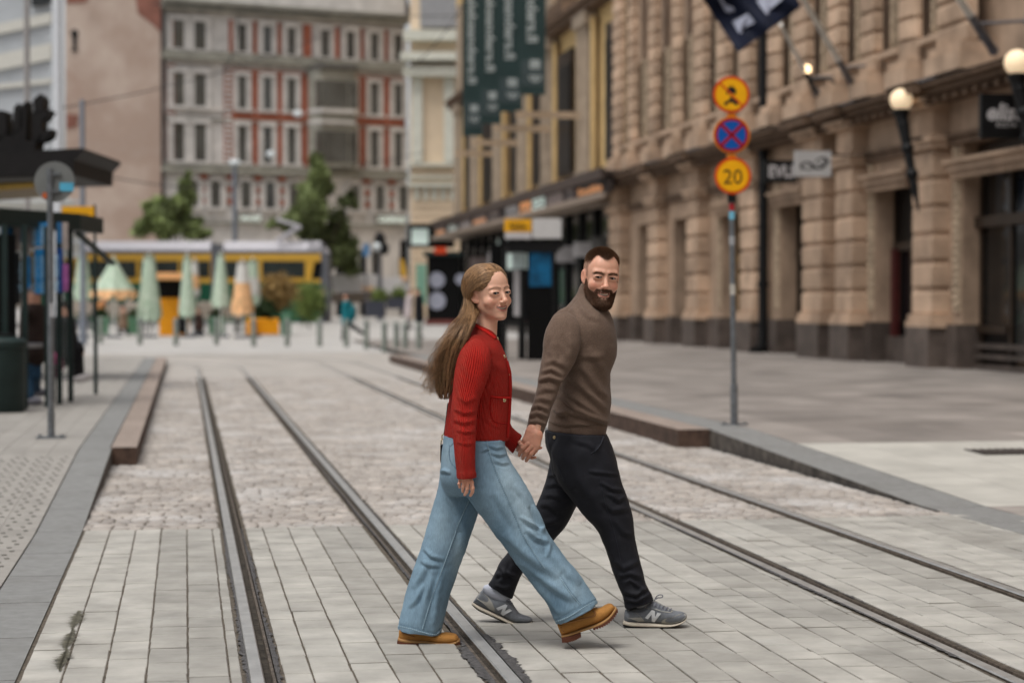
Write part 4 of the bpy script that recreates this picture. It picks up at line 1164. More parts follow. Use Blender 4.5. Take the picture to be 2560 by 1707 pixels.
fs = np.array([(i * (n2 + 1) + j, (i + 1) * (n2 + 1) + j, (i + 1) * (n2 + 1) + j + 1, i * (n2 + 1) + j + 1) for i in range(n1) for j in range(n2)])
vs = np.array(vs); vs2 = vs + np.array([0, .012, 0])
me = mesh_np('cloth', np.vstack([vs, vs2]), np.vstack([fs[:, ::-1], fs + len(vs)]), m_navy, smooth=True); link('cloth', me, t)
for poly in ([(1830, 56), (1868, 35), (1886, 57), (1858, 72), (1853, 84), (1846, 84)], [(1890, 5), (1918, -30), (1968, -30), (1955, 0), (1922, 26), (1919, 37), (1914, 36)],
             [(1795, -5), (1804, -5), (1812, 12), (1832, 20), (1836, 28), (1820, 34), (1812, 30)]):
    b = MB(); cx = sum(p[0] for p in poly) / len(poly); cy = sum(p[1] for p in poly) / len(poly)
    b.prism([flag_pt(u, v) - np.array([0, .03, 0]) for (u, v) in poly], (0, -.004, 0)); b.build('lettering', m_navyw, t)

# green banners
m_ban = M('banner_green', s2l(44, 62, 62), rough=.8, var=.08, scale=1)
m_bant = M('banner_text', s2l(160, 168, 168), rough=.8)
m_bansq = M('banner_square', s2l(66, 78, 80), rough=.8)
BN = [(1157, 1206, 340, 'farthest'), (1202, 1252, 310, 'third'), (1246, 1306, 280, 'second'), (1300, 1364, 237, 'nearest')]
ys_ = [98., 89.5, 82., 75.]
for (u0, u1, vb, nm), Yb in zip(BN, ys_):
    t = thing('hanging_banner', {'farthest': 'dark green banner with vertical lettering, leftmost and hanging lowest', 'third': 'dark green banner with vertical lettering, second from the left', 'second': 'dark green banner with vertical lettering, third from the left', 'nearest': 'dark green banner with vertical lettering, rightmost and ending highest'}[nm], 'banner', PY(u0, vb, Yb), 'green banners in a row above the canopy')
    a = PY(u0, vb, Yb); c = PY(u1, vb, Yb); w = c[0] - a[0]; H = 12.0
    b = MB(); b.obox((a[0], Yb, a[2]), (w, 0, 0), (0, .06, 0), (0, 0, H)); b.build('cloth', m_ban, t)
    pxm = w / (u1 - u0)
    b = MB(); L = (len('aleksanders.fi')) * 15.5 * pxm
    # reads from top to bottom
    b.text('aleksanders.fi', (a[0] + w * .28, Yb - .012, a[2] + 128 * pxm + L), (0, 0, -1), (1, 0, 0), w * .42, width=L, bold=.035); b.build('lettering', m_bant, t)
    b = MB(); b.obox((a[0] + w * .06, Yb - .012, a[2] + 22 * pxm), (w * .9, 0, 0), (0, .01, 0), (0, 0, 62 * pxm)); so = b.build('emblem_field', m_bansq, t)
    b = MB(); cx, cz = a[0] + w * .58, a[2] + 44 * pxm
    for k in range(12):
        A0 = math.pi + math.pi * k / 11
        if k < 11: b.obox((cx + .23 * w * math.cos(A0) - .03, Yb - .02, cz + .2 * w * math.sin(A0)), (.07, 0, 0), (0, .006, 0), (0, 0, .07))
    b.obox((cx - .26 * w, Yb - .02, cz), (.52 * w, 0, 0), (0, .006, 0), (0, 0, .06)); b.obox((cx - .2 * w, Yb - .02, cz + .3), (.4 * w, 0, 0), (0, .006, 0), (0, 0, .35)); b.obox((cx - .06 * w, Yb - .02, cz - .12 * w), (.12 * w, 0, 0), (0, .006, 0), (0, 0, .12 * w))
    b.build('emblem', m_bant, so)
m_bar = M('banner_bar', s2l(178, 156, 132), rough=.6)
for (u0, u1, v, Y, lb) in ((1290, 1434, 287, 75.3, 'pale horizontal banner bar, topmost and nearest, on the ochre facade'), (1235, 1346, 321, 82.3, 'pale horizontal banner bar, second from the top, on the ochre facade'), (1180, 1290, 357, 89.8, 'pale horizontal banner bar, third from the top, on the ochre facade'), (1135, 1240, 384, 98.3, 'pale horizontal banner bar, lowest and farthest, on the ochre facade')):
    a = PY(u0, v, Y); c = PY(u1, v, Y); b = MB(); b.obox((a[0], Y, a[2] - .12), (max(c[0], 15.2) - a[0], 0, 0), (0, .1, 0), (0, 0, .26)); tag(b.build('banner_bar', m_bar), lb, 'banner bar', 'banner bars on the ochre facade')

# ================================================================== RIGHT TRAM STOP SHELTER
ZR_ = .19
ds = 45.0
t = thing('tram_shelter', 'dark tram stop shelter with a blue poster and flat dark roof between the couple', 'shelter', G(1340, 905, ZR_))
def gq(u, d, z): p = P(u, 755, d); return np.array([p[0], p[1], z])
b = MB(); a = gq(1258, ds, 2.72); c = gq(1408, ds, 2.72); b.obox(a, c - a, HV * 1.6, (0, 0, .16)); b.obox(a + RV * .1 - ZV * .1, (c - a) * .85, HV * 1.4, (0, 0, .1)); b.build('roof', m_black, t)
for u, d in ((1262, ds + .05), (1310, ds + .6), (1384, ds + .05), (1300, ds + 1.2), (1245, ds + 1.2)):
    b = MB(); p = gq(u, d, ZR_); b.box(p[0] - .04, p[0] + .04, p[1] - .04, p[1] + .04, ZR_, 2.72); b.build('post', m_black, t)
b = MB(); fq(1318, 1384, 610, 905, ds + .1, .14, b); b.build('poster_case', m_glassd, t)
b = MB(); fq(1324, 1378, 616, 716, ds + .06, .05, b); b.build('poster', M('poster_teal_blue', s2l(12, 88, 128), rough=.5, var=.3, scale=4), t)
b = MB(); fq(1226, 1262, 612, 900, ds + .8, .03, b); b.build('side_glass', m_glassd, t)
b = MB(); fq(1280, 1312, 612, 672, ds + .5, .04, b); b.build('timetable', M('timetable_white', s2l(190, 204, 202), rough=.5, var=.1, emit=s2l(190, 204, 202), estr=.1), t)
b = MB(); fq(1284, 1300, 676, 790, ds + .5, .04, b); b.build('timetable_strip', m_let, t)
b = MB(); fq(1318, 1400, 800, 812, ds + .3, .05, b); b.build('leaning_rail', m_zinc, t)
t = thing('stop_sign', 'yellow stop name sign above the right shelter roof, left of the white panel', 'stop sign', P(1296, 590, ds))
b = MB(); fq(1261, 1329, 548, 580, ds - .1, .06, b); b.build('board', m_yel, t)
b = MB(); b.text('Ylioppilastalo', P(1272, 572, ds - .12), RV, (0, 0, 1), .09, width=.42, bold=.02); b.text('Studenthuset', P(1276, 562, ds - .12), RV, (0, 0, 1), .06, width=.3, bold=.0); b.build('lettering', m_sgnb, t)
b = MB(); fq(1262, 1328, 581, 597, ds - .1, .05, b); b.build('lower_strip', m_let, t)
t2 = MB(); fq(1331, 1404, 546, 596, ds - .1, .08, t2); tag(t2.build('display_board', m_whiteb), 'blank white display panel above the right shelter roof', 'display panel')

# dark kiosk under the canopy end
D = 104
k_ = thing('kiosk', 'dark green market kiosk with large white discs under the far end of the canopy', 'kiosk', GG(1110, 812))
b = MB(); fq(1068, 1150, 636, 806, D, 3, b); b.build('body', m_glassd, k_)
b = MB(); fq(1058, 1156, 628, 640, D - .4, 3.6, b); b.build('roof', m_green, k_)
b = MB(); fq(1062, 1150, 800, 812, D - .1, 3.2, b); b.build('plinth', M('kiosk_red', s2l(120, 70, 64), rough=.8), k_)
for (u, v, r) in ((1092, 700, 20), (1092, 752, 22), (1152, 698, 14)):
    b = MB(); c = P(u, v, D - .06); b.cyl(c, c - HV * .05, r * D / F, n=28); b.build('disc', M('kiosk_disc', s2l(158, 160, 174), rough=.5, var=.03), k_)
b = MB(); fq(1040, 1066, 660, 760, D - .5, .1, b); b.build('green_panel', M('mint_panel', s2l(120, 160, 140), rough=.6), k_)
b = MB(); fq(1086, 1116, 618, 634, D - .6, .1, b); b.build('red_light', M('red_glow', s2l(150, 50, 26), rough=.6, emit=s2l(190, 60, 20), estr=.4), k_)
for (u0, u1, v0, v1, mn, D2) in ((1130, 1165, 600, 650, 'sign_letters_pale', 92), (1180, 1225, 575, 640, 'timetable_white', 80), (1240, 1262, 585, 640, 'sign_letters_pale', 74), (1165, 1186, 588, 640, 'sign_board_taupe', 86)):
    pass
for i, (yy, zz, h, w, mn) in enumerate(((70.9, 2.9, 1.2, 1.8, 'shop_interior_light'), (74.2, 3.2, .7, 1.6, 'sign_letters_pale'), (79, 3.1, .8, 2.0, 'sign_letters_pale'), (84.5, 2.9, 1.1, 1.8, 'shop_interior_light'), (90, 3.0, .9, 2.0, 'sign_letters_mint'), (96, 3.1, 1, 2, 'sign_letters_pale'), (102, 3.0, 1.0, 2, 'sign_board_taupe'))):
    t = thing('hanging_sign', ['pale lit box sign under the canopy nearest the stone building', 'white panel sign hung under the canopy behind the head of the man', 'white panel sign hung under the canopy right of the shelter', 'grey lit box sign under the canopy behind the shelter roof', 'mint panel sign under the canopy left of the shelter', 'pale panel sign under the canopy above the head of the woman', 'taupe panel sign under the far part of the canopy'][i], 'shop sign', (15.2, yy, zz), 'signs hung under the canopy')
    b = MB(); b.box(14.5, 15.45, yy - .06, yy + .06, zz, zz + h * .8); b.build('board', MATS[mn], t)
    b = MB(); b.box(14.9, 14.94, yy - .02, yy + .02, zz + h * .8, 5.05); b.build('hanger', m_black, t)
# ================================================================== implicit surfaces
def smin(a, b, k):
    h = np.clip(.5 + .5 * (b - a) / k, 0, 1); return b + (a - b) * h - k * h * (1 - h)
def smax(a, b, k): return -smin(-a, -b, k)
def s_ell(p, c, r):
    r = np.asarray(r, float); q = (p - np.asarray(c, float)) / r; k0 = np.linalg.norm(q, axis=-1); k1 = np.linalg.norm(q / r, axis=-1)
    return k0 * (k0 - 1.0) / np.maximum(k1, 1e-6)
def s_cap(p, a, b, ra, rb=None):
    rb = ra if rb is None else rb
    a = np.asarray(a, float); b = np.asarray(b, float); ab = b - a
    t = np.clip(((p - a) @ ab) / (ab @ ab + 1e-12), 0, 1)
    return np.linalg.norm(p - a - t[..., None] * ab, axis=-1) - (ra + (rb - ra) * t)
def sdf_mesh(fn, lo, hi, h):
    """naive surface nets; returns verts, quads"""
    lo = np.asarray(lo, float); hi = np.asarray(hi, float)
    n = np.ceil((hi - lo) / h).astype(int) + 1
    xs = [lo[i] + h * np.arange(n[i]) for i in range(3)]
    vol = np.empty(n, dtype=np.float32)
    gy, gz_ = np.meshgrid(xs[1], xs[2], indexing='ij')
    st = max(1, int(400000 // (n[1] * n[2])))
    for i in range(0, n[0], st):
        xx = xs[0][i:i + st]; m = len(xx)
        pts = np.empty((m, n[1], n[2], 3)); pts[..., 0] = xx[:, None, None]; pts[..., 1] = gy; pts[..., 2] = gz_
        vol[i:i + m] = fn(pts.reshape(-1, 3)).reshape(m, n[1], n[2])
    ins = vol < 0
    c = np.zeros((n[0] - 1, n[1] - 1, n[2] - 1), dtype=np.int8)
    for dx in (0, 1):
        for dy in (0, 1):
            for dz in (0, 1): c += ins[dx:n[0] - 1 + dx, dy:n[1] - 1 + dy, dz:n[2] - 1 + dz]
    act = (c > 0) & (c < 8)
    idx = -np.ones(act.shape, dtype=np.int64); ai = np.argwhere(act); idx[act] = np.arange(len(ai))
    acc = np.zeros((len(ai), 3)); cnt = np.zeros(len(ai))
    I, J, K = ai[:, 0], ai[:, 1], ai[:, 2]
    for ax_ in range(3):
        for a in (0, 1):
            for b_ in (0, 1):
                o = [0, 0, 0]; oth = [q for q in range(3) if q != ax_]; o[oth[0]] = a; o[oth[1]] = b_
                e = list(o); e[ax_] = 1
                v0 = vol[I + o[0], J + o[1], K + o[2]]; v1 = vol[I + e[0], J + e[1], K + e[2]]
                m = (v0 < 0) != (v1 < 0); t = np.where(m, v0 / np.where(m, v0 - v1, 1), 0)
                pp = np.tile(np.array(o, float), (len(ai), 1)); pp[:, ax_] += t
                acc[m] += pp[m]; cnt[m] += 1
    V = lo + h * (ai + acc / cnt[:, None])
    Q = []
    for ax_ in range(3):
        oth = [q for q in range(3) if q != ax_]
        sl0 = [slice(None)] * 3; sl1 = [slice(None)] * 3
        sl0[ax_] = slice(0, n[ax_] - 1); sl1[ax_] = slice(1, n[ax_])
        A_, B_ = ins[tuple(sl0)], ins[tuple(sl1)]
        cr_ = np.argwhere(A_ != B_)
        cr_ = cr_[(cr_[:, oth[0]] > 0) & (cr_[:, oth[1]] > 0) & (cr_[:, oth[0]] < n[oth[0]] - 1) & (cr_[:, oth[1]] < n[oth[1]] - 1)]
        if not len(cr_): continue
        def cell(da, db):
            q = cr_.copy(); q[:, oth[0]] -= da; q[:, oth[1]] -= db; return idx[q[:, 0], q[:, 1], q[:, 2]]
        q = np.stack([cell(1, 1), cell(0, 1), cell(0, 0), cell(1, 0)], axis=1)
        s_ = A_[cr_[:, 0], cr_[:, 1], cr_[:, 2]]
        if ax_ == 1: s_ = ~s_
        q[~s_] = q[~s_][:, ::-1]; Q.append(q)
    Q = np.vstack(Q)
    # one projection step onto the surface
    e = h * .25
    for _ in range(2):
        d = fn(V); g = np.stack([fn(V + np.eye(3)[i] * e) - fn(V - np.eye(3)[i] * e) for i in range(3)], axis=1) / (2 * e)
        gn = np.sum(g * g, axis=1); st_ = np.clip(d / np.maximum(gn, .25), -h, h); V = V - g * st_[:, None]
    return V, Q

# ================================================================== TRAM
m_ty = M('tram_yellow', s2l(204, 160, 62), rough=.35, var=.03, coat=.3)
m_tg = M('tram_green', s2l(20, 78, 56), rough=.35, var=.05, coat=.3)
m_tr = M('tram_roof_grey', s2l(186, 184, 190), rough=.5, var=.06)
m_td = M('tram_grey', s2l(96, 98, 104), rough=.5, var=.1)
DT = 112.0
tr = thing('tram', 'yellow and green tram with a pale grey roof behind the closed parasols', 'tram', GG(500, 840))
z0t = gz(110)
def th(u, v): return P(u, v, DT)
def tbody(u0, u1, nm, front=False):
    b = MB()
    a, c = th(u0, 700), th(u1, 700); w = c - a; w[2] = 0
    def band(v0, v1, m, ins=0.0):
        zz0, zz1 = th(u0, v1)[2], th(u0, v0)[2]
        b.obox(np.array([a[0], a[1], zz0]) + HV * ins, w, HV * (2.4 - 2 * ins), (0, 0, zz1 - zz0), m)
    band(632, 652, 0); band(652, 697, 0, .02); band(697, 707, 0); band(707, 816, 1); band(816, 846, 2, .2)
    o = b.build(nm, [m_ty, m_tg, m_black], tr); return o
for (u0, u1) in ((60, 190), (192, 528), (556, 802)):
    bo = tbody(u0, u1, 'body')
    b = MB(); a = th(u0 + 2, 632); c = th(u1 - 2, 632); zt = th(u0, 603)[2]
    prof = [(0, 0), (.0, .16), (.12, .34), (.4, zt - a[2]), (2.0, zt - a[2]), (2.28, .34), (2.4, .16), (2.4, 0)]
    b.prism([a + HV * x + ZV * z for (x, z) in prof], np.array([c[0] - a[0], c[1] - a[1], 0])); b.build('roof', m_tr, tr, smooth=False)
    b = MB(); b.obox(a - HV * .01 - ZV * .05, np.array([c[0] - a[0], c[1] - a[1], 0]), HV * .02, (0, 0, .18)); b.build('gutter', m_td, tr)
b = MB(); b.obox(th(528, 846), th(556, 846) - th(528, 846), HV * 2.2, (0, 0, th(0, 610)[2] - th(0, 846)[2])); b.build('joint', m_td, tr)
for (u0, u1) in ((64, 186), (198, 340), (350, 445), (452, 524), (560, 642), (655, 762)):
    b = MB(); fq(u0, u1, 653, 694, DT - .015, .03, b); b.build('window', M('tram_window', s2l(44, 50, 48), rough=.15, var=.25, scale=.8, spec=.7), tr)
# front cab
b = MB(); pr = [th(802, 846), th(818, 846), th(822, 720), th(818, 640), (th(806, 612)), th(802, 606)]
b.prism(pr, HV * 2.4); b.build('cab', m_td, tr)
b = MB(); pr = [th(778, 697), th(802, 697), th(806, 655), th(786, 655)]; b.prism([p - HV * .02 for p in pr], HV * .02); b.build('cab_window', m_glass, tr)
b = MB(); pr = [th(770, 604), th(790, 606), th(806, 614), th(818, 632), th(770, 632)]; b.prism(pr, HV * 2.3); b.build('roof_nose', m_tr, tr)
b = MB(); b.tube([th(690, 602), th(748, 566), th(690, 548)], .09, 8); b.tube([th(690, 602) + HV, th(748, 566) + HV, th(690, 548) + HV], .07, 8); b.build('pantograph', m_tr, tr, smooth=True)
b = MB(); b.prism([th(u, v) - HV * .03 for (u, v) in ((706, 706), (764, 706), (744, 735), (726, 735))], HV * .02); b.build('dark_emblem', m_glassd, tr)

# ================================================================== PARASOLS, PLANTERS, CHAIRS, PEOPLE ON THE SQUARE
m_pg = M('parasol_green', s2l(198, 208, 192), rough=.85, var=.18, scale=5, col2=s2l(150, 176, 150))
m_po = M('parasol_orange', s2l(228, 180, 132), rough=.85, var=.2, scale=4)
m_pw = M('parasol_white', s2l(206, 204, 198), rough=.85, var=.1, scale=4)
def parasol(uc, vt, vb, w_top, w_bot, d, mats, label, foot=None):
    base = GG(uc, vb + 26) if foot is None else GG(uc, foot)
    c = P(uc, vt, d); zt = c[2]; zb = P(uc, vb, d)[2]; k = d / F
    t = thing('parasol', label, 'parasol', (c[0], c[1], gz(c[1])), 'closed parasols of the square cafe')
    n = 24; rows = 10; vs = []; fs = []; mi = []
    for j in range(rows + 1):
        f = j / rows; z = zt + (zb - zt) * f
        r = (w_top + (w_bot - w_top) * f ** 1.1) * k / 2
        for i in range(n):
            a = 2 * math.pi * i / n; rr = r * (1 + .16 * math.cos(8 * a) * (.3 + f)) * (.9 if j == rows else 1)
            vs.append((c[0] + rr * math.cos(a), c[1] + rr * math.sin(a), z + (.12 * math.cos(8 * a) if j == rows else 0)))
    for j in range(rows):
        for i in range(n): fs.append((j * n + i, (j + 1) * n + i, (j + 1) * n + (i + 1) % n, j * n + (i + 1) % n)); mi.append((j // 4) % len(mats) if len(mats) > 1 else 0)
    fs.append(tuple(range(n))[::-1]); mi.append(0); fs.append(tuple(range(rows * n, rows * n + n))); mi.append(0)
    link('canopy', mesh_np('canopy', vs, fs, mats, smooth=True, mi=mi), t)
    b = MB(); b.cyl((c[0], c[1], gz(c[1])), (c[0], c[1], zt + .12), .035, n=8); b.build('pole', m_pole, t)
    b = MB(); b.box(c[0] - .3, c[0] + .3, c[1] - .3, c[1] + .3, gz(c[1]), gz(c[1]) + .1); b.build('base', m_td, t)
    return t
dP = 76
parasol(207, 640, 748, 22, 44, dP, [m_pg], 'pale green closed parasol, leftmost, next to the shelter')
parasol(284, 645, 745, 10, 112, dP - 1, [m_pg, m_pg, m_po], 'half open green parasol with an orange panel, shaped like a tent')
parasol(373, 638, 800, 26, 56, dP, [m_pg], 'tall closed parasol between the tent shaped one and the orange awning')
parasol(468, 638, 790, 16, 40, dP, [m_pg], 'slim pale green parasol right of the orange awning')
parasol(487, 652, 740, 14, 24, dP + 2, [m_pw, m_po], 'small orange striped parasol behind the slim green one')
parasol(552, 634, 765, 16, 44, dP, [m_pg], 'slim pale green parasol in front of the tram joint')
parasol(606, 655, 785, 24, 52, dP - 1, [m_pw, m_po, m_po, m_pw], 'white and orange closed parasol near the yellow planter')
parasol(632, 650, 760, 26, 34, dP + 1, [m_pg, m_pw], 'square topped pale green parasol right behind the orange one')
# orange awning kiosk
t = thing('food_stall', 'orange stall with a light orange awning among the parasols', 'stall', GG(425, 848))
b = MB(); fq(398, 458, 745, 842, 79, 1.6, b); b.build('counter', M('stall_orange', s2l(220, 146, 20), rough=.6, var=.08), t)
b = MB(); fq(392, 460, 700, 748, 79.6, .8, b); b.build('opening', m_glassd, t)
b = MB(); fq(384, 464, 681, 698, 78.4, 1.6, b); b.build('awning', M('awning_peach', s2l(236, 176, 120), rough=.7), t)
# green planters
m_pl = M('planter_green', s2l(84, 124, 98), rough=.6, var=.1)
m_leafd = M('leaf_dark', s2l(48, 66, 34), rough=.7, var=.3, scale=3)
m_leafm = M('leaf_mid', s2l(118, 134, 70), rough=.7, var=.3, scale=3)
m_leafa = M('leaf_autumn', s2l(156, 128, 80), rough=.7, var=.3, scale=3)
def leaves(c, r, n, size, seed, flat=1.0):
    R = np.random.default_rng(seed)
    p = R.normal(size=(n, 3)); p /= np.linalg.norm(p, axis=1)[:, None]; p *= np.abs(R.normal(.68, .24, (n, 1)))
    p = p * np.asarray(r) + np.asarray(c)
    a = R.normal(size=(n, 3)); a /= np.linalg.norm(a, axis=1)[:, None]; q = R.normal(size=(n, 3)); b_ = np.cross(a, q); b_ /= np.linalg.norm(b_, axis=1)[:, None]
    s_ = size * R.uniform(.6, 1.3, (n, 1))
    V = np.concatenate([p - a * s_, p + b_ * s_ * .55, p + a * s_, p - b_ * s_ * .55], axis=1).reshape(-1, 3)
    return V, np.arange(4 * n).reshape(n, 4), R.uniform(0, 1, n)
for i, (u, w) in enumerate(((252, 38), (335, 36), (426, 44), (541, 38), (165, 34))):
    g = GG(u, 838); t = thing('planter', ['green planter box below the tent shaped parasol', 'green planter box left of the orange stall', 'green planter box in front of the orange stall', 'green planter box in front of the tram joint', 'green planter box right behind the shelter'][i], 'planter', g, 'green planters edging the cafe')
    k = float((g - CAM) @ HV) / F; b = MB(); hw = w * k / 2
    b.bevbox(g[0] - hw, g[0] + hw, g[1] - .25, g[1] + .25, g[2] + .05, g[2] + .72, .04)
    for sx in (-1, 1):
        for sy in (-1, 1): b.box(g[0] + sx * hw * .8 - .04, g[0] + sx * hw * .8 + .04, g[1] + sy * .18 - .04, g[1] + sy * .18 + .04, g[2], g[2] + .06)
    b.build('box', m_pl, t)
    V, Q, T = leaves((g[0], g[1], g[2] + .85), (hw, .25, .25), 260, .07, i); link('plants', mesh_np('plants', V, Q, m_leafd, face_attrs={'tone': T}), t)
g = GG(598, 838); t = thing('planter', 'large yellow orange planter box with shrubs at the right end of the cafe', 'planter', g)
k = float((g - CAM) @ HV) / F
b = MB(); b.bevbox(g[0] + 24 * k, g[0] + 98 * k, g[1] - .4, g[1] + .4, g[2] + .04, g[2] + .68, .05); b.bevbox(g[0] + 16 * k, g[0] + 40 * k, g[1] - .9, g[1] - .5, g[2] + .0, g[2] + .66, .05); b.build('box', M('planter_orange', s2l(226, 150, 14), rough=.5, var=.04), t)
V, Q, T = leaves((g[0] + 60 * k, g[1], g[2] + 1.0), (36 * k, .5, .45), 700, .09, 40); link('plants', mesh_np('plants', V, Q, m_leafd), t)
V, Q, T = leaves((g[0] + 98 * k, g[1] + .4, g[2] + 1.75), (46 * k, .7, .75), 2600, .08, 41); t2 = thing('shrub', 'brownish autumn shrub above the yellow planter', 'shrub', (g[0] + 98 * k, g[1] + .4, g[2])); link('foliage', mesh_np('foliage', V, Q, m_leafa), t2)
b = MB(); b.cyl((g[0] + 98 * k, g[1] + .4, g[2]), (g[0] + 98 * k, g[1] + .4, g[2] + 1.5), .04); b.build('stem', m_frame, t2)
t2 = thing('shrub', 'yellowish green shrub right of the brown one, below the tram cab', 'shrub', GG(772, 822)); q_ = np.array(t2.location)
V, Q, T = leaves(q_ + ZV * 1.3, (.85, .6, 1.0), 1800, .08, 43); link('foliage', mesh_np('foliage', V, Q, m_leafm), t2); b = MB(); b.cyl(q_, q_ + ZV, .04); b.build('stem', m_frame, t2)
b = MB(); b.bevbox(g[0] + 104 * k, g[0] + 128 * k, g[1] - .3, g[1] + .3, g[2], g[2] + .9, .05); tag(b.build('planter', m_pl), 'tall green planter box right of the yellow planter', 'planter')
for i, (u0, u1, v0, v1, d) in enumerate(((915, 962, 752, 793, 108), (966, 1010, 744, 772, 116))):
    g = P((u0 + u1) / 2, v1, d); t = thing('planter', ['dark blue grey planter box behind the teal walker', 'dark blue grey planter box farther back, left of the kiosk'][i], 'planter', g)
    b = MB(); fq(u0, u1, v0, v1, d, 1.0, b); b.build('box', M('planter_slate', s2l(62, 64, 74), rough=.6, var=.08), t)
    V, Q, T = leaves(P(u1 - 12, v0 - 10, d + .5), (.5, .4, .5), 400, .09, 50 + i); link('plants', mesh_np('plants', V, Q, m_leafm), t)
# cafe chairs: round backed, template then copies
m_rat = M('rattan', s2l(160, 150, 138), rough=.8, var=.2, scale=30)
m_cush = M('cushion_orange', s2l(206, 150, 100), rough=.8, var=.15)
root = thing('cafe_chair', '', 'chair', (0, 0, 0), 'round backed chairs of the square cafe')
b = MB(); b.cyl((0, -.02, .46), (0, -.02, .5), .26, .24, 16); b.build('seat', m_rat, root)
b = MB(); b.cyl((0, .25, .8), (0, .21, .8), .27, .25, 20); so = b.build('backrest', m_rat, root)
for sx in (-1, 1):
    for sy in (-1, 1): b = MB(); b.cyl((sx * .18, sy * .18, .47), (sx * .23, sy * .23, 0), .018, n=6); b.build('leg', m_td, root)
first = True
chairs = [(208, 826, 0, 'leftmost round backed chair beside the first green parasol'), (285, 828, .2, 'round backed chair under the tent shaped parasol'), (330, 822, 3, 'round backed chair left of the third parasol'), (392, 826, .1, 'pale round backed chair in front of the tall parasol'),
          (363, 832, 2.6, 'chair turned away between two green planters'), (510, 830, .3, 'round backed chair left of the green planter at the tram joint'), (528, 824, 0, 'pale round backed chair behind the green planter'), (575, 832, .4, 'chair beside the orange striped parasol'), (492, 818, 2, 'chair behind the seated guests right of the stall'), (240, 816, 1.4, 'chair behind the first planter'), (455, 822, .2, 'chair right of the orange stall'), (183, 822, 0, 'round backed chair next to the left shelter')]
for (u, v, rz, lb) in chairs:
    g = GG(u, v)
    if first: root.location = Vector(g); root.rotation_euler[2] = rz - TH; root['label'] = lb; first = False; root.scale = (1.25,) * 3
    else: copy_tree(root, loc=g, rotz=rz - TH, label=lb, scale=1.25)
# cafe tables
root = thing('cafe_table', 'small round table between the first two parasols', 'table', GG(225, 824), 'small round cafe tables')
def tb_(ro):
    g = np.array(ro.location); b = MB(); b.cyl(g + ZV * .74, g + ZV * .77, .36, n=20); b.build('table_top', m_let, ro); b = MB(); b.cyl(g, g + ZV * .74, .03); b.cyl(g, g + ZV * .03, .2, n=14); b.build('pedestal', m_td, ro)
tb_(root)
for (u, v, lb) in ((345, 826, 'small round table below the third parasol'), (310, 800, 'round table in the back row behind the tent parasol'), (480, 826, 'small round table beside the slim green parasol'), (560, 826, 'small round table left of the orange striped parasol')):
    copy_tree(root, loc=GG(u, v), label=lb)

# bollards
m_bol = M('bollard_grey', s2l(128, 134, 126), rough=.6, var=.12)
root = thing('bollard', '', 'bollard', (0, 0, 0), 'row of grey bollards along the far tram curve')
b = MB(); b.lathe((0, 0, 0), [(.0, 0), (.085, 0), (.085, .82), (.075, .86), (.04, .89), (0, .9)], 16); b.build('post', m_bol, root, smooth=True)
b = MB(); b.lathe((0, 0, .70), [(.087, 0), (.088, .05), (.087, .05)], 16); b.build('band', m_galv, root, smooth=True)
first = True
bl = [(252, 858, 'leftmost bollard, in front of the first green planter'), (350, 862, 'bollard in front of the second green planter'), (440, 864, 'bollard in front of the third green planter'), (541, 862, 'bollard in front of the planter at the tram joint'),
      (634, 866, 'bollard in front of the yellow planter'), (718, 866, 'bollard right of the yellow planter'), (799, 866, 'lone bollard left of the teal walker'), (866, 868, 'bollard at the feet of the teal walker'), (916, 873, 'bollard right behind the teal walker'), (961, 881, 'fifth bollard from the right end of the row'), (991, 882, 'third bollard of the close group at the kerb end'), (1013, 884, 'second bollard of the close group at the kerb end'), (1047, 886, 'rightmost bollard, next to the hair of the woman')]
for (u, v, lb) in bl:
    g = GG(u, v)
    if first: root.location = Vector(g); root['label'] = lb; first = False
    else: copy_tree(root, loc=g, label=lb)

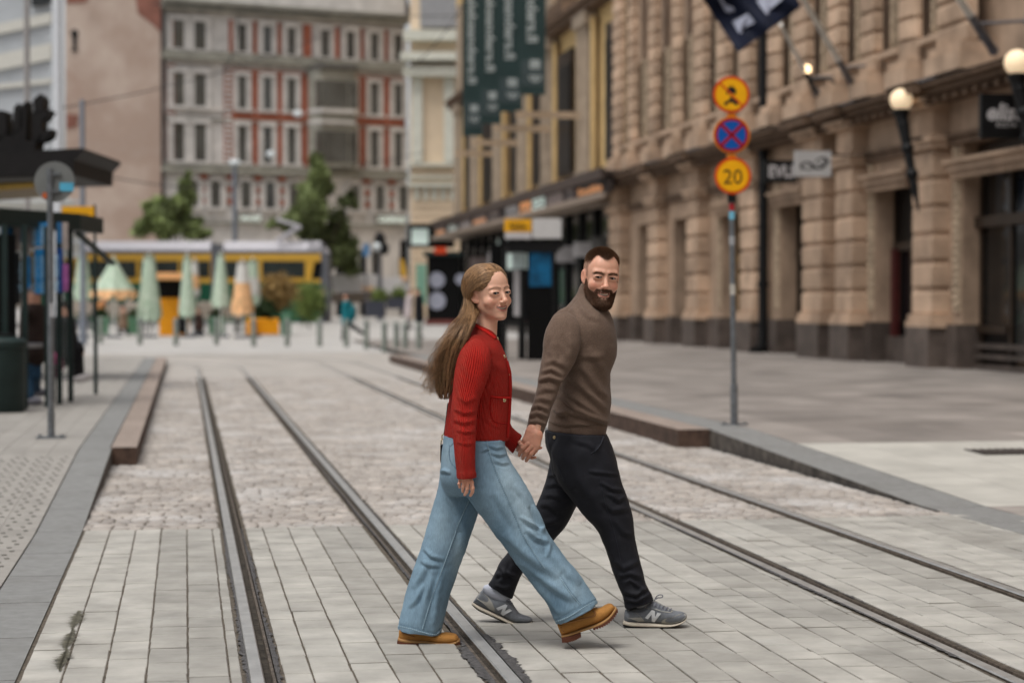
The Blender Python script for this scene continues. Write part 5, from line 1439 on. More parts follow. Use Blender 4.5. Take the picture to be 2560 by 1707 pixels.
# ---------------------------------------------------------------- people far away
m_skin_f = M('skin_far', s2l(196, 150, 128), rough=.6, var=.05)
def far_person(label, joints, d, cl, seated=False, extra=None, hair=s2l(60, 44, 34), sc=1.0):
    """joints in photo pixels: head, neck, hip, knee1, foot1, knee2, foot2, hand1, hand2; cl: (coat colour name,col),(legs name,col)"""
    J = {k: P(j[0], j[1], d + (j[2] if len(j) > 2 else 0)) for k, j in joints.items()}
    k = sc
    t = thing('person', label, 'person', (J['hip'][0], J['hip'][1], gz(J['hip'][1])))
    lo = np.min(list(J.values()), axis=0) - .35; hi = np.max(list(J.values()), axis=0) + .35
    sh = J['neck'] - ZV * .06
    s1, s2 = sh + HV * .17 * k, sh - HV * .17 * k
    if 'wide' in joints: pass
    def body(p):
        r = s_ell(p, J['head'], (.095 * k, .105 * k, .13 * k))
        r = smin(r, s_cap(p, J['head'] - ZV * .1, J['neck'], .055 * k), .03)
        r = smin(r, s_cap(p, J['neck'], J['hip'], .11 * k, .12 * k), .05)
        for a, b_ in (('hip', 'knee1'), ('hip', 'knee2')): r = smin(r, s_cap(p, J[a], J[b_], .075 * k, .05 * k), .04)
        for a, b_ in (('knee1', 'foot1'), ('knee2', 'foot2')): r = smin(r, s_cap(p, J[a], J[b_] + ZV * .08, .05 * k, .035 * k), .02)
        for s_, h in ((s1, 'hand1'), (s2, 'hand2')):
            el = (s_ + J[h]) / 2 + RV * (-.05 * k); r = smin(r, s_cap(p, s_, el, .05 * k, .04 * k), .03); r = smin(r, s_cap(p, el, J[h], .04 * k, .03 * k), .02); r = smin(r, s_ell(p, J[h], (.04, .03, .06)), .02)
        return r
    V, Q = sdf_mesh(body, lo, hi, .028); link('body', mesh_np('body', V, Q, m_skin_f, smooth=True), t)
    def coat(p):
        r = s_cap(p, sh + ZV * .0, J['hip'] - ZV * .05, .165 * k, .19 * k)
        r = np.minimum(r, 99)
        for s_, h in ((s1, 'hand1'), (s2, 'hand2')):
            el = (s_ + J[h]) / 2 + RV * (-.05 * k); r = smin(r, s_cap(p, s_, el, .078 * k, .068 * k), .06); r = smin(r, s_cap(p, el, el + (J[h] - el) * .85, .066 * k, .052 * k), .03)
        return smax(r, -s_ell(p, J['head'], (.11, .12, .15)), .01)
    V, Q = sdf_mesh(coat, lo, hi, .03); link('coat', mesh_np('coat', V, Q, M(cl[0][0], cl[0][1], rough=.8, var=.12), smooth=True), t)
    for i in (1, 2):
        a = J['hip'] - HV * (.07 if i == 1 else -.07)
        def leg(p, i=i, a=a): return smin(s_cap(p, a, J['knee%d' % i], .11 * k, .08 * k), s_cap(p, J['knee%d' % i], J['foot%d' % i] + ZV * .1, .08 * k, .062 * k), .03)
        pts = np.array([a, J['knee%d' % i], J['foot%d' % i]]); V, Q = sdf_mesh(leg, pts.min(0) - .2, pts.max(0) + .2, .03); link('trouser_leg', mesh_np('leg', V, Q, M(cl[1][0], cl[1][1], rough=.8, var=.12), smooth=True), t)
        f = J['foot%d' % i]; b = MB(); b.ball(f + ZV * .05 + RV * .04, (.13, .07, .06), 10, 6); b.build('shoe', M(cl[2][0], cl[2][1], rough=.6) if len(cl) > 2 else m_black, t, smooth=True)
    b = MB(); b.ball(J['head'] + ZV * .035 + HV * .015, (.105 * k, .115 * k, .115 * k), 12, 8); b.build('hair', M('far_hair%d' % int(hair[0] * 1000), hair, rough=.8), t, smooth=True)
    if extra: extra(t, J)
    return t
m_blk = ('coat_black', s2l(22, 22, 26)); m_jn = ('trousers_black', s2l(20, 20, 24))
def bag(col, name, uo, vo, r):
    def f(t, J):
        b = MB(); c = (J['neck'] + J['hip']) / 2 + RV * uo + ZV * vo; b.ball(c, r, 12, 8); b.build('backpack', M(name, col, rough=.7), t, smooth=True)
    return f
far_person('walker in a teal jacket with a teal rucksack, striding left over the square', dict(head=(864, 742), neck=(866, 757), hip=(866, 800), knee1=(860, 824), foot1=(858, 851), knee2=(884, 818), foot2=(903, 836), hand1=(858, 796), hand2=(874, 794)), 72, [('jacket_teal', s2l(16, 106, 116)), m_jn], extra=bag(s2l(10, 100, 110), 'rucksack_teal', .2, -.05, (.17, .2, .3)))
far_person('walker in a long black coat holding something red, right of the brown shrub', dict(head=(750, 738), neck=(752, 748), hip=(752, 778), knee1=(754, 790), foot1=(755, 808), knee2=(757, 790), foot2=(757, 809), hand1=(745, 770), hand2=(766, 755)), 104, [m_blk, m_jn], extra=bag(s2l(140, 36, 48), 'red_bag', .36, .0, (.2, .2, .22)))
far_person('walker in dark clothes carrying a black bag, right of the black coated one', dict(head=(806, 730), neck=(808, 742), hip=(808, 772), knee1=(812, 786), foot1=(814, 806), knee2=(815, 786), foot2=(816, 806), hand1=(798, 760), hand2=(800, 762)), 105, [('coat_navy', s2l(30, 30, 38)), m_jn], extra=bag(s2l(28, 26, 32), 'black_bag', -.3, -.2, (.26, .2, .2)))
far_person('walker in a black jacket beside the kiosk, left of the woman', dict(head=(1044, 730), neck=(1047, 742), hip=(1048, 792), knee1=(1046, 815), foot1=(1047, 846), knee2=(1050, 815), foot2=(1050, 846), hand1=(1040, 790), hand2=(1054, 790)), 76, [m_blk, ('trousers_grey', s2l(74, 80, 78))])
far_person('walker in a pale pink jacket half hidden by the black jacketed one', dict(head=(1026, 728), neck=(1024, 742), hip=(1020, 784), knee1=(1020, 800), foot1=(1020, 822), knee2=(1024, 800), foot2=(1024, 822), hand1=(1014, 780), hand2=(1026, 780)), 92, [('jacket_pale', s2l(196, 184, 184)), ('trousers_pale', s2l(150, 146, 144))])
far_person('seated guest in black at the cafe, right of the orange stall', dict(head=(455, 772), neck=(456, 784), hip=(456, 812), knee1=(450, 812), foot1=(450, 834), knee2=(462, 812), foot2=(462, 834), hand1=(450, 806), hand2=(462, 806)), 78, [m_blk, m_jn])
far_person('seated guest in a dark jacket beside the slim green parasol', dict(head=(494, 776), neck=(496, 788), hip=(498, 814), knee1=(490, 814), foot1=(488, 836), knee2=(504, 814), foot2=(504, 836), hand1=(490, 808), hand2=(504, 808)), 78, [('jacket_brown', s2l(64, 46, 40)), m_jn])
far_person('guest standing in grey trousers behind the orange striped parasol', dict(head=(590, 742), neck=(592, 754), hip=(596, 786), knee1=(594, 806), foot1=(593, 830), knee2=(606, 806), foot2=(608, 828), hand1=(586, 784), hand2=(606, 784)), 82, [('jacket_cream', s2l(176, 170, 160)), ('trousers_mid_grey', s2l(92, 92, 90))])
far_person('seated guest in beige under the tent shaped parasol', dict(head=(308, 772), neck=(308, 784), hip=(308, 810), knee1=(300, 812), foot1=(298, 834), knee2=(314, 812), foot2=(316, 834), hand1=(302, 806), hand2=(314, 806)), 79, [('jacket_beige', s2l(134, 112, 94)), m_jn])
far_person('cafe guest in a dark top seated behind the first parasol', dict(head=(238, 764), neck=(240, 776), hip=(242, 804), knee1=(236, 806), foot1=(234, 830), knee2=(248, 806), foot2=(250, 830), hand1=(236, 800), hand2=(248, 800)), 82, [('jacket_dark', s2l(58, 48, 42)), m_jn])
far_person('cafe guest in orange seated in front of the tent shaped parasol', dict(head=(262, 748), neck=(254, 758), hip=(250, 790), knee1=(244, 794), foot1=(242, 820), knee2=(256, 794), foot2=(256, 820), hand1=(244, 786), hand2=(256, 786)), 84, [('jacket_orange', s2l(190, 132, 84)), m_jn])
# shelter people (nearer)
far_person('person in dark brown jacket and blue jeans standing inside the left shelter', dict(head=(83, 742), neck=(82, 770), hip=(82, 872), knee1=(72, 940), foot1=(74, 1012, -.1), knee2=(88, 935), foot2=(90, 990, .6), hand1=(62, 850), hand2=(106, 812)), 26.0, [('jacket_dark_brown', s2l(44, 32, 28)), ('jeans_blue_far', s2l(40, 70, 96)), ('white_shoe_far', s2l(130, 130, 140))], hair=s2l(120, 110, 108))
far_person('person in black clothes and white shoes sitting in the left shelter', dict(head=(158, 778), neck=(160, 800), hip=(164, 870), knee1=(196, 872), foot1=(190, 955), knee2=(194, 868), foot2=(200, 950, .5), hand1=(204, 880), hand2=(198, 876)), 28.0, [m_blk, m_jn, ('white_shoe', s2l(190, 186, 186))], hair=s2l(30, 24, 22))
b = MB(); c = P(138, 912, 27.4); b.ball(c, (.12, .1, .17), 14, 10); t = thing('bag', 'magenta bag hanging low between the shelter posts', 'bag', (c[0], c[1], .16)); b.build('bag_body', M('bag_magenta', s2l(140, 30, 90), rough=.6), t, smooth=True)
b = MB(); b.tube([c + ZV * .14, c + ZV * .3 + RV * .05, c + ZV * .14 + RV * .1], .01, 6); b.build('handle', m_black, t)
b = MB(); a = gp(128, 27.0); c = gp(182, 28.2); b.obox(up(a, .6), c - a, HV * .35, (0, 0, .05)); b.box(a[0], a[0] + .05, a[1], a[1] + .05, ZG, .6)
tag(b.build('bench', m_green), 'dark green bench under the left shelter carrying the seated person', 'bench')

# white barrier / banner fence and the distant pieces
bar = thing('white_hoarding', 'long white site hoarding with an orange patch, behind the walkers', 'hoarding', GG(910, 815))
b = MB(); b.prism([P(u, v, 122) for (u, v) in ((812, 690), (860, 684), (940, 686), (950, 694), (1020, 690), (1026, 730), (1010, 736), (960, 736), (948, 728), (830, 734), (812, 720))], HV * .4); b.build('sheet', M('hoarding_white', s2l(206, 204, 204), rough=.7, var=.05), bar)
b = MB(); fq(905, 935, 717, 726, 121.8, .18, b); fq(1004, 1020, 692, 700, 121.8, .18, b); b.build('orange_patch', m_po, bar)
b = MB(); fq(830, 1026, 730, 752, 122.6, .5, b); fq(825, 925, 752, 756, 122.5, .4, b); b.build('base_fence', M('fence_taupe', s2l(142, 130, 118), rough=.8, var=.15), bar)
def lamp_post(u, vtop, vb, d, r, label, globe=True, col=None):
    g = P(u, vb, d); g[2] = gz(g[1]); t_ = P(u, vtop, d); t = thing('street_lamp', label, 'street lamp', g, None)
    b = MB(); b.cyl(g, (g[0], g[1], g[2] + .9), r * 1.8, r * 1.4, 12); b.cyl((g[0], g[1], g[2] + .9), (g[0], g[1], t_[2]), r * 1.2, r, 12); b.build('pole', col or M('lamp_pole_blue_grey', s2l(120, 126, 136), rough=.5, var=.08), t, smooth=True)
    if globe: b = MB(); b.lathe((g[0], g[1], t_[2] - .1), [(.0, 0), (.25, .05), (.38, .2), (.3, .36), (0, .42)], 18); b.build('lamp_head', M('lamp_white', s2l(206, 212, 214), rough=.4, emit=s2l(206, 212, 214), estr=.12), t, smooth=True)
    return t
lamp_post(588, 412, 815, 118, .14, 'tall grey street lamp with a pale round head in front of the brick building')
lamp_post(208, 250, 850, 66, .08, 'thin grey pole rising beside the tip of the black canopy', globe=False)
lamp_post(950, 600, 800, 120, .12, 'ornate dark lamp post with a white globe near the hoarding', globe=False, col=m_td)
t = [o for o in scene.objects if o.get('label', '').startswith('ornate dark')][0]
b = MB(); b.ball(P(942, 617, 119.6), .26, 16, 10); b.build('globe', M('lamp_white', (1, 1, 1)), t, smooth=True)
b = MB(); b.ball(P(950, 600, 120), (.35, .35, .5), 12, 8); b.ball(P(962, 622, 120), (.26, .26, .4), 12, 8); b.build('lantern', m_black, t, smooth=True)
t = thing('street_sign', 'light blue street sign beside the ornate lamp post', 'sign', P(916, 800, 119)); b = MB(); fq(907, 924, 610, 640, 119, .08, b); b.build('board', M('sign_pale_blue', s2l(90, 134, 176), rough=.5), t)
b = MB(); q = P(915, 640, 119.04); b.cyl((q[0], q[1], gz(q[1])), q, .05); b.build('pole', m_td, t)
t = thing('beach_flag', 'tall curved yellow advertising flag at the arched door of the brick building', 'flag', P(1002, 760, 125)); b = MB(); b.prism([P(u, v, 125) for (u, v) in ((998, 645), (1008, 648), (1016, 672), (1018, 690), (1000, 690))], HV * .03); b.build('cloth', m_ty, t)
b = MB(); b.tube([P(998, 642, 125.02), P(999, 760, 125.02)], .04, 6); b.build('pole', m_td, t)
# hanging lamps and wires
m_wire = M('wire', s2l(48, 48, 52), rough=.6)
def wire(pts, r, label):
    b = MB(); q = []
    for i in range(len(pts) - 1):
        a = P(*pts[i]); c = P(*pts[i + 1]); L = np.linalg.norm(c - a)
        for k in range(9): f = k / 8; q.append(a + (c - a) * f - ZV * (L * .012 * 4 * f * (1 - f)))
    b.tube(q, r, 6); tag(b.build('overhead_wire', m_wire), label, 'wire', 'overhead tram wires')
wire([(-40, 300, 60), (900, 42, 125)], .022, 'thin overhead wire crossing from the left edge over the gable wall')
wire([(208, 428, 66), (700, 440, 118), (1060, 380, 124)], .022, 'thin overhead wire at the level of the tree tops')
wire([(380, 10, 100), (1160, 40, 110)], .025, 'thin overhead wire just below the roof cornice of the brick building')
wire([(1024, 170, 118), (1160, 10, 90)], .025, 'thin overhead wire running up to the leftmost banner')
wire([(595, 40, 110), (585, 130, 112), (560, 180, 114)], .03, 'short hanging cable in front of the brick building')
for (u, v, d, lb) in ((677, 386, 112, 'pale hanging globe lamp left of the big tree top'), (745, 285, 112, 'small pale hanging lamp left of the rounded bay window')):
    t = thing('hanging_lamp', lb, 'lamp', P(u, v, d)); b = MB(); b.ball(P(u, v, d), (.26, .26, .2), 16, 10); b.build('globe', MATS['lamp_white'], t, smooth=True)
    b = MB(); b.cyl(P(u, v - 8, d), P(u, v - 22, d), .02, n=6); b.build('hanger', m_wire, t)

# ================================================================== TREES
def tree(label, crown, ub, vb, d, seed, n, size, leafcol, trunk_r=.18):
    g = P(ub, vb, d); g[2] = gz(g[1])
    t = thing('tree', label, 'tree', g)
    b = MB(); tops = [P(u, v, d + dd) for (u, v, ru, rv_, dd) in crown]
    fork = g + ZV * (2.6)
    b.cyl(g, fork, trunk_r, trunk_r * .75, 12)
    for tp in tops: m = (fork + tp) / 2 + np.array([rnd.uniform(-.2, .2), 0, .2]); b.tube([fork, m, tp], [trunk_r * .5, trunk_r * .3, .03], 7)
    b.build('trunk', M('bark', s2l(70, 60, 50), rough=.9, var=.2), t, smooth=True)
    Vs = []; Qs = []; Ts = []; nv = 0
    tot = sum(c[2] * c[3] for c in crown)
    for i, (u, v, ru, rv_, dd) in enumerate(crown):
        k = d / F; R = np.random.default_rng(seed + i)
        m = int(n * ru * rv_ / tot)
        # sub clumps
        nc = 10
        for j in range(nc):
            q = R.normal(size=3); q /= np.linalg.norm(q); q *= R.uniform(.35, .95)
            c = P(u, v, d + dd) + RV * q[0] * ru * k + ZV * q[2] * rv_ * k + HV * q[1] * ru * k
            rr = np.array([ru, ru, rv_]) * k * R.uniform(.34, .62)
            V, Q, T = leaves(c, rr, m // nc, size, seed * 31 + i * 17 + j); Vs.append(V); Qs.append(Q + nv); nv += len(V); Ts.append(T * .5 + R.uniform(0, .5))
    link('crown', mesh_np('crown', np.vstack(Vs), np.vstack(Qs), leafcol, face_attrs={'tone': np.concatenate(Ts)}), t)
    return t
m_lf1 = M('tree_leaf', s2l(124, 136, 88), rough=.65, var=.3, scale=.6, tone=.6)
m_lf2 = M('tree_leaf_light', s2l(140, 154, 100), rough=.65, var=.3, scale=.6, tone=.6)
tree('larger green tree with an uneven crown behind the front of the tram', [(800, 555, 62, 60, 0), (775, 480, 48, 48, .5), (805, 430, 34, 34, -.5), (790, 398, 16, 22, 0), (850, 590, 52, 60, 1), (730, 545, 34, 30, 1), (870, 500, 22, 24, 0), (820, 640, 58, 40, 1.5), (690, 560, 18, 14, 1), (868, 655, 34, 30, 2)], 812, 815, 119, 5, 24000, .17, m_lf1)
tree('smaller green tree in front of the corner of the gable wall', [(430, 545, 50, 42, 0), (450, 500, 34, 36, .5), (465, 455, 15, 26, 0), (400, 530, 36, 34, .5), (385, 570, 44, 26, 1), (470, 570, 44, 26, 1), (368, 512, 14, 12, 0), (500, 585, 24, 14, 1)], 432, 815, 119, 9, 15000, .16, m_lf2)
# ================================================================== CLOTHED FIGURES: lofts, fusing, folds
def crom(Pn, t, tt):
    """catmull-rom through rows of Pn at params t, sampled at tt"""
    Pn = np.asarray(Pn, float); t = np.asarray(t, float); out = []
    m = np.zeros_like(Pn); m[1:-1] = (Pn[2:] - Pn[:-2]) / (t[2:] - t[:-2])[:, None]
    m[0] = (Pn[1] - Pn[0]) / (t[1] - t[0]); m[-1] = (Pn[-1] - Pn[-2]) / (t[-1] - t[-2])
    i = np.clip(np.searchsorted(t, tt, side='right') - 1, 0, len(t) - 2)
    h = (t[i + 1] - t[i])[:, None]; s_ = ((tt - t[i]) / (t[i + 1] - t[i]))[:, None]
    return ((2 * s_**3 - 3 * s_**2 + 1) * Pn[i] + (s_**3 - 2 * s_**2 + s_) * h * m[i] + (-2 * s_**3 + 3 * s_**2) * Pn[i + 1] + (s_**3 - s_**2) * h * m[i + 1])
def loft(st, step=.008, nseg=96, n=2.2, ribs=60, code=0.0):
    rows = []
    for s_ in st:
        L, R = P(s_[0], s_[1], s_[4]), P(s_[2], s_[3], s_[4]); rows.append(np.concatenate([(L + R) / 2, (R - L) / 2, [s_[5]]]))
    rows = np.array(rows); dl = np.linalg.norm(np.diff(rows[:, :3], axis=0), axis=1) + np.linalg.norm(np.diff(rows[:, 3:6], axis=0), axis=1) * .3 + 1e-4
    t = np.concatenate([[0], np.cumsum(dl)]); K = max(3, int(t[-1] / step)); tt = np.linspace(0, t[-1], K)
    R_ = crom(rows, t, tt); R_[:, 6] = np.maximum(R_[:, 6], .002)
    a = np.arange(nseg) * 2 * math.pi / nseg; ca, sa_ = np.cos(a), np.sin(a)
    ca = np.sign(ca) * np.abs(ca) ** (2 / n); sa_ = np.sign(sa_) * np.abs(sa_) ** (2 / n)
    V = R_[:, None, :3] + sa_[None, :, None] * R_[:, None, 3:6] + ca[None, :, None] * (R_[:, 6][:, None, None] * HV)
    V = V.reshape(-1, 3)
    i = np.arange(K - 1)[:, None] * nseg; j = np.arange(nseg)[None, :]; j2 = (j + 1) % nseg
    Q = np.stack([i + j, i + j2, i + nseg + j2, i + nseg + j], axis=-1).reshape(-1, 4)
    c0 = len(V); V = np.vstack([V, R_[0, :3], R_[-1, :3]])
    tri0 = [(c0, (k + 1) % nseg, k) for k in range(nseg)]; o = (K - 1) * nseg; tri1 = [(c0 + 1, o + k, o + (k + 1) % nseg) for k in range(nseg)]
    rib = np.concatenate([np.tile(a / (2 * math.pi) * ribs, K), [0, 0]]); along = np.concatenate([np.repeat(tt, nseg), [0, t[-1]]])
    return dict(V=V, Q=Q, T=tri0 + tri1, rib=rib, along=along, code=np.full(len(V), code), L=t[-1])
def join(parts):
    V = []; F_ = []; n = 0; at = {k: [] for k in ('rib', 'along', 'code')}
    for p in parts:
        V.append(p['V']); F_ += [[int(q) + n for q in f] for f in p['Q']] + [[int(q) + n for q in f] for f in p['T']]
        for k in at: at[k].append(p[k])
        n += len(p['V'])
    return np.vstack(V), F_, {k: np.concatenate(v) for k, v in at.items()}
def out_normals(me):
    bm = bmesh.new(); bm.from_mesh(me); bmesh.ops.recalc_face_normals(bm, faces=bm.faces); bm.to_mesh(me); bm.free()
def laplace(V, F_, it, lam=.5):
    E = []
    for k in range(4): E.append(np.stack([F_[:, k], F_[:, (k + 1) % 4]], axis=1))
    E = np.vstack(E); E = np.vstack([E, E[:, ::-1]])
    cnt = np.bincount(E[:, 0], minlength=len(V))[:, None]
    for i in range(it):
        S = np.stack([np.bincount(E[:, 0], weights=V[E[:, 1], c], minlength=len(V)) for c in range(3)], axis=1)
        V = V + lam * (S / np.maximum(cnt, 1) - V)
    return V
def vnormals(V, Q):
    n = np.cross(V[Q[:, 2]] - V[Q[:, 0]], V[Q[:, 3]] - V[Q[:, 1]]); N = np.zeros_like(V)
    for k in range(4):
        for c in range(3): N[:, c] += np.bincount(Q[:, k], weights=n[:, c], minlength=len(V))
    return N / np.maximum(np.linalg.norm(N, axis=1), 1e-12)[:, None]
def fuse(parts, voxel=.006, it=4):
    V, F_, at = join(parts)
    me = bpy.data.meshes.new('tmp'); me.from_pydata([tuple(v) for v in V], [], F_); out_normals(me)
    o = bpy.data.objects.new('tmp', me); scene.collection.objects.link(o)
    md = o.modifiers.new('r', 'REMESH'); md.mode = 'VOXEL'; md.voxel_size = voxel; md.adaptivity = 0
    dg = bpy.context.evaluated_depsgraph_get(); dg.update(); m2 = bpy.data.meshes.new_from_object(o.evaluated_get(dg))
    V2 = np.empty(len(m2.vertices) * 3, dtype=np.float32); m2.vertices.foreach_get('co', V2); V2 = V2.reshape(-1, 3).astype(float)
    Q2 = np.empty(len(m2.loops), dtype=np.int32); m2.loops.foreach_get('vertex_index', Q2); Q2 = Q2.reshape(-1, 4)
    bpy.data.objects.remove(o); bpy.data.meshes.remove(m2); bpy.data.meshes.remove(me)
    kd = KDTree(len(V))
    for i, v in enumerate(V): kd.insert(v, i)
    kd.balance()
    ix = np.array([kd.find(v)[1] for v in V2])
    V2 = laplace(V2, Q2, it)
    return V2, Q2, {k: a[ix] for k, a in at.items()}
def pl_dist(uv, pts):
    """distance (px), signed side and parameter along a polyline"""
    pts = np.asarray(pts, float); seg = pts[1:] - pts[:-1]; L = np.linalg.norm(seg, axis=1); cum = np.concatenate([[0], np.cumsum(L)])
    best = np.full(len(uv), 1e9); side = np.ones(len(uv)); par = np.zeros(len(uv))
    for i in range(len(seg)):
        w = uv - pts[i]; t = np.clip((w @ seg[i]) / (L[i]**2), 0, 1); q = w - t[:, None] * seg[i]; d = np.linalg.norm(q, axis=1)
        cr_ = np.sign(seg[i][0] * w[:, 1] - seg[i][1] * w[:, 0]); m = d < best
        best[m] = d[m]; side[m] = cr_[m]; par[m] = (cum[i] + t[m] * L[i]) / cum[-1]
    return best, side, par
def apply_folds(V, Q, folds, dmax=None, depth_ok=None):
    """raise soft ridges with a valley beside them along curves on the camera-facing side of the cloth"""
    N = vnormals(V, Q); uv = proj(V); f = np.clip((N @ -HV) * 1.6 + .25, 0, 1)
    if depth_ok is not None: f = f * depth_ok
    D_ = np.zeros(len(V))
    for fo in folds:
        pts, w, amp = fo[0], fo[1], fo[2]; vs = fo[3] if len(fo) > 3 else 1.3
        d, sd_, t = pl_dist(uv, pts); x = d * sd_ / w
        e = np.sin(np.clip(t, 0.0, 1.0) * math.pi) ** .6
        D_ += amp * e * (np.exp(-x * x) - .75 * np.exp(-((x - vs) ** 2) / .7))
    return V + N * (D_ * f)[:, None]
def lumps(V, amp, k, seed):
    R = np.random.default_rng(seed); s_ = np.zeros(len(V))
    for i in range(14):
        d = R.normal(size=3); d /= np.linalg.norm(d); s_ += np.sin(V @ d * k * R.uniform(.6, 2.0) + R.uniform(0, 7)) / 14 * 2
    return s_ * amp
def bvh_of(V, Q): return BVHTree.FromPolygons([Vector(v) for v in V], [tuple(int(i) for i in q) for q in Q])
def hit(bv, u, v, off=0.001):
    r = ray(u, v); r = r / np.linalg.norm(r); h = bv.ray_cast(Vector(CAM), Vector(r))
    if h[0] is None: return None, None
    n = np.array(h[1]);
    if n @ r > 0: n = -n
    return np.array(h[0]) + n * off, n
def seam(b, bv, pts, w, off=.0012, mi=0, n=40, dash=None):
    pts = np.asarray(pts, float); L = np.concatenate([[0], np.cumsum(np.linalg.norm(np.diff(pts, axis=0), axis=1))])
    tt = np.linspace(0, L[-1], n); q = crom(pts, L, tt); prev = None
    for i in range(n):
        tg = q[min(i + 1, n - 1)] - q[max(i - 1, 0)]; tg /= np.linalg.norm(tg) + 1e-9; nn = np.array([-tg[1], tg[0]])
        a, _ = hit(bv, *(q[i] + nn * w / 2), off); c, _ = hit(bv, *(q[i] - nn * w / 2), off); m_, _ = hit(bv, *q[i], off * 2.2)
        if a is None or c is None or m_ is None: prev = None; continue
        cur = (a, m_, c)
        if prev is not None and (dash is None or i % dash):
            if np.linalg.norm(a - prev[0]) < .05: b.add([prev[0], prev[1], prev[2], cur[2], cur[1], cur[0]], [(0, 1, 4, 5), (1, 2, 3, 4)], mi)
        prev = cur
def patch_on(b, bv, poly, off, mi=0):
    from mathutils.geometry import tessellate_polygon
    P2 = []
    n = len(poly)
    for i in range(n):
        a = np.array(poly[i], float); c = np.array(poly[(i + 1) % n], float)
        for k in range(4): P2.append(a + (c - a) * k / 4)
    pts = [hit(bv, p[0], p[1], off)[0] for p in P2]
    if any(p is None for p in pts): return
    tr_ = tessellate_polygon([[Vector((p[0], p[1], 0)) for p in P2]])
    b.add(pts, [tuple(t) for t in tr_], mi)
def button(b, bv, u, v, r, mi=0, dep=.003):
    p, n = hit(bv, u, v, .0005)
    if p is None: return
    b.cyl(p, p + n * dep, r, r * .82, 14, mi); b.cyl(p + n * dep, p + n * dep * 1.4, r * .55, r * .3, 12, mi)
def tubes(paths, r0, r1, ns=3, tone=None):
    """paths (N,K,3) -> hair strand tubes"""
    N_, K, _ = paths.shape
    T = np.gradient(paths, axis=1); T /= np.linalg.norm(T, axis=2, keepdims=True) + 1e-12
    ref = np.array([.31, .22, .92]); A_ = np.cross(T, ref); A_ /= np.linalg.norm(A_, axis=2, keepdims=True) + 1e-12; B_ = np.cross(T, A_)
    rr = (r0 + (r1 - r0) * np.linspace(0, 1, K) ** 1.5)[None, :, None]
    V = np.stack([paths + rr * (math.cos(2 * math.pi * s_ / ns) * A_ + math.sin(2 * math.pi * s_ / ns) * B_) for s_ in range(ns)], axis=2).reshape(-1, 3)
    base = (np.arange(N_)[:, None, None] * K + np.arange(K - 1)[None, :, None]) * ns; s0 = np.arange(ns)[None, None, :]; s1 = (s0 + 1) % ns
    Q = np.stack([base + s0, base + s1, base + ns + s1, base + ns + s0], axis=-1).reshape(-1, 4)
    tn = np.repeat(np.random.default_rng(4).uniform(0, 1, N_) if tone is None else tone, K * ns)
    return V, Q, tn

# ------------------------------------------------------------------ heads
class Head:
    def __init__(s, o, yaw, roll, pitch, sc):
        fx = RV * math.cos(yaw) + HV * math.sin(yaw); fy = RV * math.sin(yaw) - HV * math.cos(yaw); fz = ZV.copy()
        # pitch: face turns down for positive values
        fy, fz = fy * math.cos(pitch) - fz * math.sin(pitch), fz * math.cos(pitch) + fy * math.sin(pitch)
        # roll in the image plane (counter-clockwise positive)
        def rot(v, k, a): return v * math.cos(a) + np.cross(k, v) * math.sin(a) + k * (k @ v) * (1 - math.cos(a))
        s.fx, s.fy, s.fz = [rot(v, -HV, roll) for v in (fx, fy, fz)]; s.o = np.asarray(o); s.sc = sc
    def w(s, p): p = np.asarray(p) * s.sc; return s.o + p[..., 0:1] * s.fx + p[..., 1:2] * s.fy + p[..., 2:3] * s.fz
    def l(s, q): q = (np.asarray(q) - s.o) / s.sc; return np.stack([q @ s.fx, q @ s.fy, q @ s.fz], axis=-1)
    def dirw(s, d): d = np.asarray(d); return d[..., 0:1] * s.fx + d[..., 1:2] * s.fy + d[..., 2:3] * s.fz
